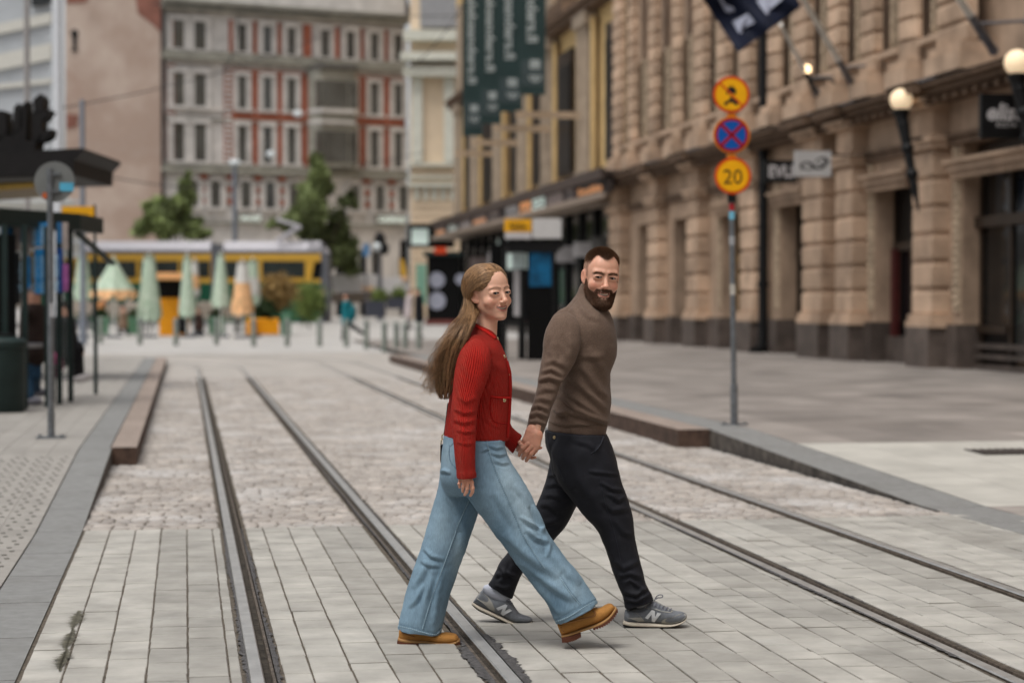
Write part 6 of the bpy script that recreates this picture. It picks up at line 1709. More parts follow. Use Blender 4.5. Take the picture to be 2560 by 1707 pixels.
def head_fn(male, neck_to, smile=.006, sx=1.0, eye_h=.0046):
    nr = .058 if male else .045; mo = 0.0 if male else .0075; no = 0.0 if male else .0025; br = .002 if male else -.002
    def fn(p0):
        p = p0.copy(); p[:, 0] = p[:, 0] / sx; q = p.copy(); q[:, 0] = np.abs(q[:, 0])
        d = s_ell(p, (0, -.018, .032), (.0755, .096, .088))
        d = smin(d, s_ell(p, (0, .026, .036), (.062, .061, .066)), .02)
        d = smin(d, s_ell(p, (0, .024, -.030), (.0585, .064, .080)), .03)
        if male:
            d = smin(d, s_cap(q, (.050, .0, -.058), (.016, .070, -.104), .021, .019), .025); d = smin(d, s_ell(p, (0, .078, -.106), (.026, .017, .017)), .015)
        else:
            d = smin(d, s_cap(q, (.043, .002, -.050), (.012, .066, -.097), .019, .016), .028); d = smin(d, s_ell(p, (0, .0755, -.101), (.016, .015, .014)), .015)
        d = smin(d, s_ell(q, (.040, .055, -.036), (.026, .025, .024)), .016)
        d = smin(d, s_ell(p, (0, .064, -.067), (.031, .026, .027)), .015)
        d = smin(d, s_cap(q, (.010, .082 + .002 * male, .021), (.044, .070, .023), .008 + br, .008 + br), .014)
        d = smax(d, -s_ell(q, (.0315, .0985, .001), (.0190, .0165 if male else .0135, .0150)), .020)
        d = smin(d, s_cap(p, (0, .081, .014), (0, .104, -.030 + no), .0072, .0105 - no * .4), .010)
        d = smin(d, s_ell(p, (0, .1085 - no, -.036 + no), (.0115 + .002 * male, .0115, .0100)), .006)
        d = smin(d, s_ell(q, (.0120, .0970, -.0400 + no), (.0068, .010, .0070)), .004)
        d = smax(d, -s_ell(q, (.0062, .1030, -.0478 + no), (.0034, .0055, .0034)), .002)
        # eyelids round the eyeball
        d = smin(d, s_cap(q, (.0315 - .0085, .0765, .002), (.0315 + .0085, .0742, .002), .0134), .007)
        d = smax(d, -s_ell(q, (.0320, .0925, .0012), (.0162, .0135, eye_h)), .0016)
        # lips and mouth
        q0 = q; q = q.copy(); q[:, 2] -= mo; zc = q.copy(); zc[:, 2] = q[:, 2] - (-.0735 + smile / (.026**2) * p[:, 0]**2); zc[:, 1] = q[:, 1] + 13 * p[:, 0]**2
        k = smile; kc = k * (1.15 if male else 1.05)
        d = smin(d, s_cap(q, (0, .0905, -.0672), (.014, .0870, -.0660 + k * .28), .0040, .0038), .003); d = smin(d, s_cap(q, (.014, .0870, -.0660 + k * .28), (.0295 if male else .0330, .0750 if male else .0722, -.0735 + kc), .0038, .0018), .003)
        d = smin(d, s_cap(q, (0, .0890, -.0820), (.013, .0855, -.0805 + k * .3), .0049, .0046), .003); d = smin(d, s_cap(q, (.013, .0855, -.0805 + k * .3), (.0295 if male else .0330, .0750 if male else .0722, -.0735 + kc), .0046, .0018), .003)
        d = smax(d, -s_ell(zc, (0, .0915, -.0002), (.0250 if male else .0270, .0135, .0050)), .0015)
        q = q0
        # crease beside the mouth
        d = smax(d, -s_cap(q, (.020, .0945, -.046), (.0375, .0760, -.072), .0010, .0016), .006) if male else smax(d, -s_cap(q, (.026, .0885, -.054), (.0375, .0775, -.070), .0006, .0012), .006)
        # ears
        e = q - np.array([.0765, -.010, -.008]); c_, s__ = math.cos(.25), math.sin(.25); e = np.stack([e[:, 0] * math.cos(.3) - e[:, 1] * math.sin(.3) * -1, e[:, 1] * c_ + e[:, 2] * s__, e[:, 2] * c_ - e[:, 1] * s__], axis=1)
        ear = s_ell(e, (0, 0, 0), (.0065, .0185, .031)); ear = smin(ear, s_ell(e, (-.002, .006, -.026), (.006, .009, .009)), .004); ear = smax(ear, -s_ell(e, (.0065, .002, .004), (.0052, .0105, .019)), .003)
        d = smin(d, ear, .005)
        nk = s_cap(p, (0, -.028, -.050), neck_to, nr, nr * 1.02)
        nk = smin(nk, s_cap(p, (0, .005, -.075), np.array(neck_to) + np.array([0, .018, 0]), nr * .62), .02)
        d = smin(d, nk, .022)
        return d
    return fn
def gauss(p, c, r): return np.exp(-np.sum(((p - np.asarray(c)) / np.asarray(r))**2, axis=1))
def build_head(H, male, neck_to, h=.0021, smile=.006, sx=1.0, eye_h=.0046):
    fn = head_fn(male, neck_to, smile, sx, eye_h); nt = np.array(neck_to)
    lo = np.array([-.1, min(-.125, nt[1] - .07), nt[2] - .07]); lo[0] = min(-.1, nt[0] - .07); hi = np.array([max(.1, nt[0] + .07), .13, .13])
    V, Q = sdf_mesh(fn, lo, hi, h)
    q = V.copy(); q[:, 0] = np.abs(q[:, 0]) / sx
    d1, _, _ = pl_dist(q[:, [0, 2]], [(.011, .0170), (.022, .0205), (.036, .0215), (.049, .0160)] if male else [(.011, .0215), (.022, .0255), (.036, .0265), (.050, .0195)])
    front = (V[:, 1] > .045)
    brow = np.exp(-(d1 / (.0036 if male else .0032))**2) * front * (.5 if male else .85)
    k = smile; mo = 0.0 if male else .0075; q = q.copy(); q[:, 2] -= mo
    up_, _, _ = pl_dist(q[:, [0, 2]], [(0, -.0672), (.014, -.0660 + k * .28), (.0295 if male else .031, -.0735 + k * 1.05)])
    lo_, _, _ = pl_dist(q[:, [0, 2]], [(0, -.0820), (.013, -.0805 + k * .3), (.0295 if male else .031, -.0735 + k * 1.05)])
    lip = np.clip(np.exp(-(up_ / .0040)**4) + np.exp(-(lo_ / .0050)**4), 0, 1) * (V[:, 1] > .068) * (q[:, 0] < .0285)
    zc = q[:, 2] - (-.0735 + k / (.026**2) * q[:, 0]**2)
    cav = ((np.abs(zc) < .0042) & (V[:, 1] < .0865 - 9 * q[:, 0]**2) & (V[:, 1] > .05) & (q[:, 0] < .026)).astype(float)
    q[:, 2] += mo
    el = s_ell(q, (.0320, .0925, .0012), (.0162, .0135, eye_h)); lash = np.exp(-(np.clip(el, 0, 1) / .0015)**2) * np.where(q[:, 2] > .0005, 1.0, .45) * front
    blush = gauss(q, (.045, .07, -.036), (.020, .03, .017)) + .8 * gauss(q, (0, .113, -.037), (.012, .01, .012)) + .7 * gauss(q, (.08, -.01, -.01), (.02, .03, .04))
    at = dict(brow=brow * (.85 if male else .8), lip=lip * (.55 if male else .8), dark=np.clip(cav * .8 + lash * .9, 0, 1), blush=np.clip(blush, 0, 1))
    return V, Q[:, ::-1], at
def skin_material(name, base):
    m = M(name, base, rough=.45, var=.035, scale=40, bump=.06, bscale=350, sss=.12, spec=.4, bdist=.003)
    attr_mix(m, 'blush', (base[0] * .92, base[1] * .62, base[2] * .58), 0, 1.6)
    attr_mix(m, 'lip', s2l(168, 96, 90)); return m
def finish_skin(m, hair):
    attr_mix(m, 'brow', hair); attr_mix(m, 'dark', s2l(34, 20, 18)); return m
def eyes(H, t, gaze, iris_col, r=.0122, sx=1.0, tag_='eye'):
    for sg in (-1, 1):
        c = np.array([sg * .0315 * sx, .0762, .0018]); b = MB(); b.ball((0, 0, 0), r * H.sc, 32, 24)
        o = b.build('eye', [M('eye_white', s2l(150, 142, 136), rough=.25, var=.02, spec=.6), M('iris_' + tag_, iris_col, rough=.2, var=.1), M('pupil', (.004, .004, .004), rough=.1)], t, smooth=True)
        g = H.dirw(np.array([gaze[0], 1, gaze[1]])); g = g / np.linalg.norm(g)
        for p in o.data.polygons:
            a = math.degrees(math.acos(max(-1, min(1, float(np.array(p.center) @ g) / max(1e-9, p.center.length)))))
            p.material_index = 2 if a < 15 else (1 if a < 38 else 0)
        c = H.w(c)
        for v in o.data.vertices: v.co = Vector(np.array(v.co) + c)
    # teeth: one curved row
    return
def teeth(H, t, smile, w=.0205, mo=0.0):
    V = []; F_ = []; n = 28
    for i in range(n + 1):
        x = -w + 2 * w * i / n; zc = -.0735 + mo + smile / (.026**2) * x * x
        gap = .0004 if i % 4 == 0 else 0
        for z, y in ((.0050, -.001), (.0038, 0), (-.0012 - .0008 * (i % 4 == 2), 0), (-.0024 + gap, -.001)): V.append((x, .0866 - 8.5 * x * x + y - gap * 2, zc + z))
    for i in range(n):
        for j in range(3): F_.append((i * 4 + j, i * 4 + j + 1, (i + 1) * 4 + j + 1, (i + 1) * 4 + j))
    link('teeth', mesh_np('teeth', H.w(np.array(V)), F_, M('teeth', s2l(214, 204, 190), rough=.3, var=.02, spec=.5), smooth=True), t)
# ================================================================== THE WOMAN
def Cc(x, y): return (1060 + x / 3.337, 780 + y / 3.337)
wom = thing('person', 'young woman with long fair hair in a red cardigan, light blue jeans and tan boots', 'person', G(1190, 1608))
m_red = M('red_knit', s2l(206, 28, 20), rough=.85, var=.05, scale=30, bump=0, spec=.2)
def rib_bump(m, strength=.9, dist=.006, attr='rib'):
    nt = m.node_tree; b = nt.nodes['Principled BSDF']
    at = _n(nt, 'ShaderNodeAttribute', attribute_name=attr); mu = _n(nt, 'ShaderNodeMath', operation='MULTIPLY'); mu.inputs[1].default_value = 2 * math.pi
    si = _n(nt, 'ShaderNodeMath', operation='SINE'); nt.links.new(at.outputs['Fac'], mu.inputs[0]); nt.links.new(mu.outputs[0], si.inputs[0])
    tc = _n(nt, 'ShaderNodeTexCoord'); nz = _n(nt, 'ShaderNodeTexNoise'); nz.inputs['Scale'].default_value = 260; nt.links.new(tc.outputs['Object'], nz.inputs['Vector'])
    ad = _n(nt, 'ShaderNodeMath', operation='ADD'); nt.links.new(si.outputs[0], ad.inputs[0]); nt.links.new(nz.outputs['Fac'], ad.inputs[1])
    bp = _n(nt, 'ShaderNodeBump'); bp.inputs['Strength'].default_value = strength; bp.inputs['Distance'].default_value = dist
    nt.links.new(ad.outputs[0], bp.inputs['Height']); nt.links.new(bp.outputs['Normal'], b.inputs['Normal'])
rib_bump(m_red)
b_ = m_red.node_tree.nodes['Principled BSDF']; b_.inputs['Sheen Weight'].default_value = .25; b_.inputs['Sheen Roughness'].default_value = .5; b_.inputs['Sheen Tint'].default_value = (1, .35, .25, 1)
torso = loft([(1110, 1091, 1271, 1101, 8.75, .150), (1113, 1064, 1276, 1071, 8.75, .152), (1119, 1025, 1277, 1027, 8.75, .150), (1123, 990, 1279, 992, 8.75, .150), (1130, 950, 1280, 957, 8.75, .155),
              (1140, 918, 1277, 927, 8.75, .165), (1150, 888, 1267, 895, 8.75, .175), (1158, 864, 1255, 868, 8.75, .175), (1168, 845, 1247, 851, 8.75, .140), (1178, 828, 1242, 840, 8.75, .095), (1184, 814, 1238, 833, 8.75, .066), (1185, 806, 1235, 829, 8.75, .062)], ribs=140, code=0, nseg=320)
slv = loft([(1176, 836, 1204, 838, 8.64, .03), (1160, 856, 1222, 862, 8.60, .05), (1148, 882, 1228, 890, 8.575, .060), (1138, 920, 1226, 925, 8.565, .062), (1133, 960, 1213, 965, 8.56, .060), (1129, 1000, 1198, 1005, 8.55, .056),
            (1127, 1035, 1193, 1040, 8.545, .052), (1129, 1065, 1191, 1070, 8.54, .050), (1132, 1100, 1189, 1100, 8.535, .048), (1136, 1134, 1188, 1134, 8.53, .046), (1140, 1170, 1188, 1168, 8.53, .044), (1142, 1186, 1190, 1184, 8.53, .044), (1142, 1197, 1192, 1194, 8.53, .045)], ribs=52, code=1, nseg=256)
slf = loft([(1176, 850, 1225, 860, 8.90, .05), (1176, 900, 1238, 900, 8.93, .055), (1184, 960, 1248, 955, 8.94, .052), (1200, 1015, 1256, 990, 8.95, .048), (1228, 1062, 1266, 1022, 8.96, .044), (1256, 1106, 1279, 1064, 8.965, .040), (1272, 1124, 1294, 1080, 8.965, .036), (1282, 1134, 1305, 1088, 8.965, .035)], ribs=48, code=2, nseg=200)
V, Q, at = fuse([torso, slv, slf], .0042, 5)
sl = (at['code'] == 1).astype(float); tb2 = (at['code'] == 0).astype(float)
fold_t = [([(1196, 1035), (1230, 1060), (1262, 1075)], 5, .003), ([(1208, 980), (1222, 960), (1232, 930)], 7, .006), ([(1225, 905), (1245, 915), (1262, 935)], 9, .004)]
V = apply_folds(V, Q, fold_t, depth_ok=tb2)
fold_s = [([(1134, 1020), (1160, 1032), (1192, 1028)], 6, .006), ([(1132, 1048), (1158, 1056), (1190, 1050)], 6, .006), ([(1140, 1074), (1165, 1080), (1189, 1076)], 5, .005), ([(1140, 990), (1165, 1004), (1194, 992)], 6, .004),
          ([(1142, 1104), (1165, 1110), (1187, 1106)], 5, .004), ([(1150, 900), (1180, 940), (1196, 985)], 10, .004), ([(1136, 950), (1150, 985), (1170, 1010)], 8, .003)]
V = apply_folds(V, Q, fold_s, depth_ok=sl)
N = vnormals(V, Q); V = V + N * lumps(V, .0016, 45, 2)[:, None]
# sleeve seam groove and rolled edges
uv = proj(V); d, _, _ = pl_dist(uv, [(1160, 868), (1172, 852), (1192, 843), (1212, 852), (1224, 868), (1229, 890)]); V = V - N * (np.exp(-(d / 2.0)**2) * .004 * ((N @ -HV) > 0))[:, None]
d, _, _ = pl_dist(uv, [(1142, 1186), (1190, 1184)]); V = V + N * (np.exp(-(d / 6.0)**2) * .0015 * sl)[:, None]
cd = link('cardigan', mesh_np('cardigan', V, Q, m_red, smooth=True, attrs={'rib': at['rib']}), wom)
bv = bvh_of(V, Q)
m_redp = M('red_placket', s2l(172, 20, 14), rough=.85, var=.05, scale=60, bump=.3, bscale=300, spec=.2)
b = MB(); seam(b, bv, [(1238, 838), (1251, 856), (1262, 888), (1272, 928), (1275, 962), (1274, 1000), (1272, 1040), (1268, 1094)], 7, .0028, n=60)
seam(b, bv, [(1186, 812), (1198, 820), (1214, 828), (1228, 838), (1238, 846)], 7, .0030, n=40)
b.build('placket', m_redp, cd, smooth=True)
b = MB(); seam(b, bv, [(1225, 990), (1240, 993), (1258, 994), (1274, 994)], 5, .0045, n=24); seam(b, bv, [(1226, 994), (1226, 1030), (1232, 1050), (1246, 1057), (1266, 1059)], 2.2, .0026, n=50)
b.build('pocket_edge', m_redp, cd, smooth=True)
m_gold = M('button_gold', s2l(214, 200, 160), rough=.25, metal=.8, var=.1, scale=60)
for (u, v, r) in ((1244, 846, .0085), (1261, 891, .0085), (1272, 936, .0085), (1275, 987, .0085), (1273, 1039, .0085), (1270, 1085, .0085), (1261, 1000, .0095)):
    b = MB(); button(b, bv, u, v, r)
    if b.v: b.build('button', m_gold, cd, smooth=True)
# jeans
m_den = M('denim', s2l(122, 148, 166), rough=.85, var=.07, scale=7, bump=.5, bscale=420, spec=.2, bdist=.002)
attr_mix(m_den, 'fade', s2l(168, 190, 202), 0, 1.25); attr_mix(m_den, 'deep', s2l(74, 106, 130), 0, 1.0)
# fine diagonal twill streaks in the colour
nt = m_den.node_tree; bs = nt.nodes['Principled BSDF']; src = bs.inputs['Base Color'].links[0].from_socket
tc = _n(nt, 'ShaderNodeTexCoord'); mp = _n(nt, 'ShaderNodeMapping'); mp.inputs['Scale'].default_value = (260, 260, 40); mp.inputs['Rotation'].default_value = (.3, .35, 0)
nz = _n(nt, 'ShaderNodeTexNoise'); nz.inputs['Scale'].default_value = 1.0; nz.inputs['Detail'].default_value = 3
nt.links.new(tc.outputs['Object'], mp.inputs['Vector']); nt.links.new(mp.outputs[0], nz.inputs['Vector'])
mr = _n(nt, 'ShaderNodeMapRange'); mr.inputs['From Min'].default_value = .3; mr.inputs['From Max'].default_value = .7; mr.inputs['To Min'].default_value = .86; mr.inputs['To Max'].default_value = 1.12
nt.links.new(nz.outputs['Fac'], mr.inputs['Value']); vm = _n(nt, 'ShaderNodeVectorMath', operation='SCALE'); nt.links.new(src, vm.inputs[0]); nt.links.new(mr.outputs['Result'], vm.inputs['Scale']); nt.links.new(vm.outputs[0], bs.inputs['Base Color'])
nearl = loft([(1140, 1106, 1256, 1098, 8.69, .10), (1142, 1160, 1275, 1148, 8.68, .105), (1155, 1215, 1311, 1205, 8.68, .108), (1182, 1264, 1336, 1256, 8.68, .105), (1210, 1300, 1349, 1288, 8.68, .10),
              (1238, 1338, 1364, 1320, 8.68, .098), (1271, 1382, 1388, 1358, 8.68, .098), (1302, 1427, 1417, 1398, 8.68, .10), (1335, 1466, 1448, 1434, 8.68, .106), (1361, 1497, 1471, 1467, 8.68, .112), (1376, 1528, 1485, 1488, 8.68, .116), (1387, 1553, 1493, 1500, 8.68, .118), (1390, 1559, 1496, 1505, 8.68, .118)], code=0)
farl = loft([(1108, 1106, 1225, 1106, 8.84, .10), (1103, 1160, 1226, 1160, 8.83, .105), (1096, 1215, 1214, 1232, 8.83, .105), (1086, 1252, 1200, 1275, 8.83, .102), (1073, 1294, 1187, 1308, 8.83, .10), (1058, 1350, 1172, 1352, 8.83, .098),
             (1040, 1402, 1154, 1400, 8.83, .098), (1024, 1447, 1139, 1444, 8.83, .10), (1010, 1500, 1123, 1497, 8.83, .106), (1000, 1540, 1111, 1545, 8.83, .112), (995, 1566, 1105, 1577, 8.83, .116), (994, 1571, 1104, 1584, 8.83, .116)], code=1)
pel = loft([(1110, 1084, 1263, 1090, 8.755, .145), (1105, 1124, 1264, 1120, 8.755, .165), (1102, 1160, 1277, 1155, 8.755, .172), (1101, 1200, 1296, 1195, 8.755, .165), (1116, 1236, 1296, 1232, 8.755, .12)], code=2)
V, Q, at = fuse([nearl, farl, pel], .0055, 3)
# sharper hems and folds
fj = [([(1215, 1112), (1240, 1120), (1260, 1117)], 4, .005), ([(1225, 1132), (1248, 1138), (1268, 1134)], 4, .005), ([(1232, 1150), (1255, 1158), (1276, 1156)], 5, .004), ([(1200, 1130), (1212, 1124), (1225, 1120)], 4, .004),
      ([(1330, 1262), (1345, 1290), (1358, 1316), (1352, 1330)], 7, .012), ([(1300, 1290), (1330, 1310), (1358, 1322)], 6, .007), ([(1318, 1322), (1340, 1345), (1368, 1356)], 7, .010), ([(1358, 1340), (1372, 1362), (1370, 1390)], 6, .007),
      ([(1262, 1330), (1300, 1372), (1350, 1410), (1400, 1440)], 16, .012), ([(1300, 1400), (1350, 1440), (1400, 1478), (1440, 1500)], 13, .010), ([(1380, 1380), (1410, 1420), (1450, 1460)], 12, .008), ([(1330, 1460), (1370, 1500), (1400, 1535)], 9, .006),
      ([(1240, 1230), (1262, 1270), (1290, 1320)], 12, .005), ([(1286, 1210), (1310, 1240), (1328, 1268)], 9, .004)]
fj = [(a, w * .9, c * 1.5) for (a, w, c) in fj]; V = apply_folds(V, Q, fj, depth_ok=(at['code'] != 1).astype(float))
fk = [([(1060, 1370), (1080, 1390), (1112, 1398)], 6, .006), ([(1052, 1400), (1072, 1412), (1100, 1414)], 6, .005), ([(1030, 1470), (1052, 1440), (1070, 1400)], 9, .006), ([(1080, 1440), (1062, 1500), (1050, 1560)], 9, .006), ([(1110, 1420), (1092, 1480), (1084, 1560)], 9, .006), ([(1020, 1520), (1040, 1500), (1060, 1460)], 7, .005), ([(1140, 1290), (1160, 1330), (1150, 1390)], 12, .007), ([(1100, 1180), (1112, 1176), (1128, 1182)], 5, .008), ([(1120, 1240), (1135, 1262), (1150, 1300)], 9, .005)]
fk = [(a, w * .9, c * 1.5) for (a, w, c) in fk]; V = apply_folds(V, Q, fk, depth_ok=(at['code'] != 0).astype(float))
N = vnormals(V, Q); V = V + N * (lumps(V, .0024, 38, 5) + lumps(V, .0013, 105, 15))[:, None]
uv = proj(V)
# hem: slight roll
for pts in ([(1391, 1556), (1440, 1530), (1496, 1503)], [(994, 1566), (1044, 1578), (1088, 1589), (1104, 1577)]):
    d, _, _ = pl_dist(uv, pts); V = V + N * (np.exp(-((d - 6) / 2.0)**2) * -.0025)[:, None]
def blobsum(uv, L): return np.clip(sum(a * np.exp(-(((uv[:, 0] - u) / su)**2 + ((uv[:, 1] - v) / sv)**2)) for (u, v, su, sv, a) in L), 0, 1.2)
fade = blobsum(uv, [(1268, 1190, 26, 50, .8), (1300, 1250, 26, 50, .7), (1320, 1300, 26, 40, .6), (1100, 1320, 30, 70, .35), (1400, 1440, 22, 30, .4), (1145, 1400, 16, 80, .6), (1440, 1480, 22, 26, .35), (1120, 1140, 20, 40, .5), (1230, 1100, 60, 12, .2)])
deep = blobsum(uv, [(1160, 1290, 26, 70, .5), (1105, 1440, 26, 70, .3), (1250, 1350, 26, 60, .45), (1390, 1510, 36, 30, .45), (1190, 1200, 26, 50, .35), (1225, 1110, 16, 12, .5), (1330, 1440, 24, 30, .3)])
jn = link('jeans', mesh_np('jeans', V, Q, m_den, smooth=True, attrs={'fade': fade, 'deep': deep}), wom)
bvj = bvh_of(V, Q)
m_st = M('denim_seam', s2l(150, 174, 188), rough=.85, var=.1, scale=200); m_sd = M('denim_seam_dark', s2l(96, 124, 144), rough=.85, var=.2, scale=120)
b = MB()
s1 = [(1217, 1102), (1221, 1120), (1236, 1164), (1252, 1205), (1272, 1250), (1290, 1292), (1308, 1335), (1334, 1380), (1362, 1420)]
seam(b, bvj, s1, 1.6, .0016, 0, 120); seam(b, bvj, [(u - 3.2, v + 1) for (u, v) in s1], 1.4, .001, 1, 120, dash=2)
s2 = [(1398, 1440), (1420, 1475), (1449, 1511)]; seam(b, bvj, s2, 1.6, .0016, 0, 40); seam(b, bvj, [(u + 4, v - 1) for (u, v) in s2], 1.8, .001, 1, 40, dash=2)
s3 = [(1175, 1245), (1150, 1300), (1124, 1370), (1096, 1450), (1072, 1515), (1056, 1572)]; seam(b, bvj, s3, 1.7, .0016, 0, 120); seam(b, bvj, [(u + 3.4, v + 1) for (u, v) in s3], 1.5, .001, 1, 120, dash=2)
seam(b, bvj, [(1124, 1112), (1126, 1150), (1140, 1170)], 1.4, .0014, 1, 30); seam(b, bvj, [(1136, 1105), (1124, 1120), (1118, 1150)], 1.3, .0014, 0, 24)
hem1 = [(1391, 1547), (1415, 1538), (1440, 1524), (1468, 1506), (1492, 1495)]; hem2 = [(996, 1558), (1030, 1566), (1060, 1575), (1088, 1579), (1103, 1566)]
for hm in (hem1, hem2): seam(b, bvj, hm, 1.3, .0014, 1, 60, dash=2); seam(b, bvj, [(u, v + 6) for (u, v) in hm], 2.6, .0016, 0, 70, dash=3)
b.build('seams', [m_st, m_sd], jn)
# boots
m_boot = M('nubuck_tan', s2l(168, 118, 60), rough=.85, var=.12, scale=18, bump=.35, bscale=160); patches(m_boot, s2l(122, 82, 40), 9, .52, .75, .7); patches(m_boot, s2l(190, 142, 84), 22, .58, .78, .5)
m_bt2 = M('boot_trim', s2l(150, 104, 60), rough=.75, var=.1)
m_rand = M('boot_rand', s2l(160, 122, 78), rough=.7, var=.08); m_outs = M('boot_outsole', s2l(98, 58, 42), rough=.75, var=.12)
def stat(L, u0, v0, k, d): return [(u0 + s_[0] / k, v0 + s_[1] / k, u0 + s_[2] / k, v0 + s_[3] / k, d, s_[4]) for s_ in L]
def piece(nm, stations, mat, parent, n=2.6, step=.004, nseg=56, lump=0):
    L = loft(stations, step=step, nseg=nseg, n=n); V, F_, _ = join([L]); me = mesh_np(nm, V, F_, mat, smooth=True); out_normals(me)
    return link(nm, me, parent), V, L['Q']
def boot(up_, rand, heel, fore, d, u0, v0, k, lbl, lace):
    o, V, Q = piece('boot', stat(up_, u0, v0, k, d), m_boot, wom, 2.3); o['label'] = lbl
    piece('rand', stat(rand, u0, v0, k, d), m_rand, o, 3.2); piece('heel', stat(heel, u0, v0, k, d), m_outs, o, 4); piece('outsole', stat(fore, u0, v0, k, d), m_outs, o, 4)
    # lugs
    b = MB()
    for L in (heel, fore):
        S_ = stat(L, u0, v0, k, d)
        for i in range(len(S_) - 1):
            for q in range(3):
                f = (q + .3) / 3; a = [S_[i][j] + (S_[i + 1][j] - S_[i][j]) * f for j in range(6)]; p_ = P(a[0], a[1], d)
                b.obox(p_ - HV * a[5] * 1.04 - RV * .004 - ZV * .003, RV * .009, HV * a[5] * 2.08, (0, 0, .012))
    b.build('tread', m_outs, o)
    bvb = bvh_of(V, Q); b = MB()
    for ln, w in lace['trim']: seam(b, bvb, [(u0 + x / k, v0 + y / k) for (x, y) in ln], w, .0018, 0, 40)
    if b.v: b.build('collar_trim', m_bt2, o, smooth=True)
    return o, bvb
heel_f = [(450, 1180, 428, 1060, .034), (560, 1172, 540, 1040, .042), (700, 1132, 690, 1000, .043), (800, 1090, 790, 970, .042), (896, 1035, 880, 930, .041)]
fo, bvb = boot([(430, 1050, 325, 790, .024), (500, 1035, 400, 700, .034), (620, 1000, 540, 600, .037), (760, 960, 700, 520, .039), (900, 900, 860, 430, .041), (1050, 845, 1030, 375, .043), (1200, 790, 1150, 365, .044), (1350, 730, 1290, 385, .047), (1480, 655, 1400, 372, .049), (1590, 575, 1500, 312, .048), (1670, 480, 1590, 276, .042), (1715, 410, 1670, 290, .032), (1742, 375, 1715, 335, .016)],
     [(422, 1088, 428, 1035, .032), (600, 1045, 590, 985, .043), (850, 962, 835, 900, .044), (1050, 895, 1035, 830, .046), (1250, 828, 1230, 765, .050), (1450, 735, 1425, 660, .054), (1620, 605, 1590, 535, .052), (1735, 470, 1700, 400, .042), (1790, 400, 1745, 345, .022)],
     heel_f, [(1205, 868, 1195, 822, .046), (1400, 798, 1380, 740, .052), (1560, 700, 1530, 636, .053), (1700, 562, 1668, 500, .046), (1796, 432, 1765, 392, .024)], 8.66, 1360, 1480, 9.8, 'tan boot of the leading foot, heel down and toe raised', dict(trim=[([(420, 770), (640, 730), (900, 660), (1150, 600), (1240, 560), (1250, 500), (1190, 450)], 5), ([(395, 800), (430, 900), (520, 990)], 2)]))
b = MB()
for pts in ([(925, 420), (945, 500), (915, 560), (935, 590), (975, 520), (985, 440)], [(985, 430), (1030, 400), (1080, 400)]):
    q = [P(1360 + x / 9.8, 1480 + y / 9.8, 8.66 - .046) for (x, y) in pts]; b.tube(q, .0018, 6)
b.build('lace', M('boot_lace', s2l(120, 88, 50), rough=.8), fo, smooth=True)
b = MB(); q = P(1360 + 1078 / 9.8, 1480 + 418 / 9.8, 8.66 - .042); b.cyl(q, q - HV * .004, .0035, n=10); b.build('eyelet', m_gold, fo)
K = 3.92
boot([(145, 985, 150, 870, .026), (175, 1000, 165, 830, .036), (240, 1003, 230, 800, .038), (330, 1003, 320, 800, .040), (430, 1000, 425, 840, .042), (510, 1003, 520, 905, .045), (590, 1010, 600, 902, .048), (670, 1008, 665, 908, .047), (712, 1000, 708, 922, .040), (733, 988, 730, 950, .024)],
     [(138, 975, 142, 940, .032), (180, 990, 178, 948, .042), (300, 1000, 300, 965, .043), (420, 1002, 420, 970, .045), (520, 1018, 520, 985, .050), (620, 1024, 620, 990, .053), (700, 1012, 700, 975, .048), (745, 988, 740, 962, .028)],
     [(138, 992, 138, 962, .034), (180, 1006, 178, 978, .042), (260, 1014, 260, 985, .043), (345, 1018, 345, 988, .042)], [(460, 1022, 455, 1002, .046), (520, 1034, 520, 1008, .051), (620, 1040, 620, 1012, .053), (700, 1030, 700, 1005, .048), (746, 998, 745, 980, .026)], 8.80, 960, 1350, K, 'tan boot of the trailing foot, flat on the paving', dict(trim=[([(168, 905), (230, 925), (300, 945)], 3)]))

# skin: head and hands and what the clothes hide, one mesh
Hw = Head(P(1224, 733, 8.75), math.radians(38), math.radians(5), math.radians(3), 1.015)
neck_w = np.array(Hw.l(P(1214, 850, 8.755)))
Vh, Qh, ah = build_head(Hw, False, tuple(neck_w), h=.0021, smile=.0090, sx=1.02, eye_h=.0050)
Vh = Hw.w(Vh)
def caps_mesh(caps, h, k=.01, ells=()):
    pts = np.array([c[0] for c in caps] + [c[1] for c in caps]); R = max(max(c[2:]) for c in caps) + 3 * h
    for e in ells: pts = np.vstack([pts, np.array(e[0]) - e[1], np.array(e[0]) + e[1]])
    def fn(p):
        d = None
        for c in caps: e = s_cap(p, c[0], c[1], c[2], c[3] if len(c) > 3 else c[2]); d = e if d is None else smin(d, e, k)
        for e in ells: d = smin(d, s_ell(p, e[0], e[1]), k)
        return d
    return sdf_mesh(fn, pts.min(0) - R, pts.max(0) + R, h)
def hw_(x, y, d): return P(1240 + x / 9.8, 1040 + y / 9.8, d)
def chain(pts, rs): return [(pts[i], pts[i + 1], rs[i], rs[i + 1]) for i in range(len(pts) - 1)]
def sep_hand(palm, fingers, h=.0016, k=.005, kp=.010):
    """palm blended softly, fingers joined to it only at their roots so that they stay apart"""
    allp = np.array([c[0] for c in palm] + [c[1] for c in palm] + [c[i] for f in fingers for c in f for i in (0, 1)])
    def fn(p):
        d = None
        for c in palm: e = s_cap(p, *c); d = e if d is None else smin(d, e, kp)
        F_ = None
        for f in fingers:
            e = None
            for c in f: q = s_cap(p, *c); e = q if e is None else smin(e, q, .002)
            F_ = e if F_ is None else smin(F_, e, .0010)
        return smin(d, F_, k)
    return sdf_mesh(fn, allp.min(0) - .025, allp.max(0) + .025, h)
def wp(u, v, d): return P(u, v, d)
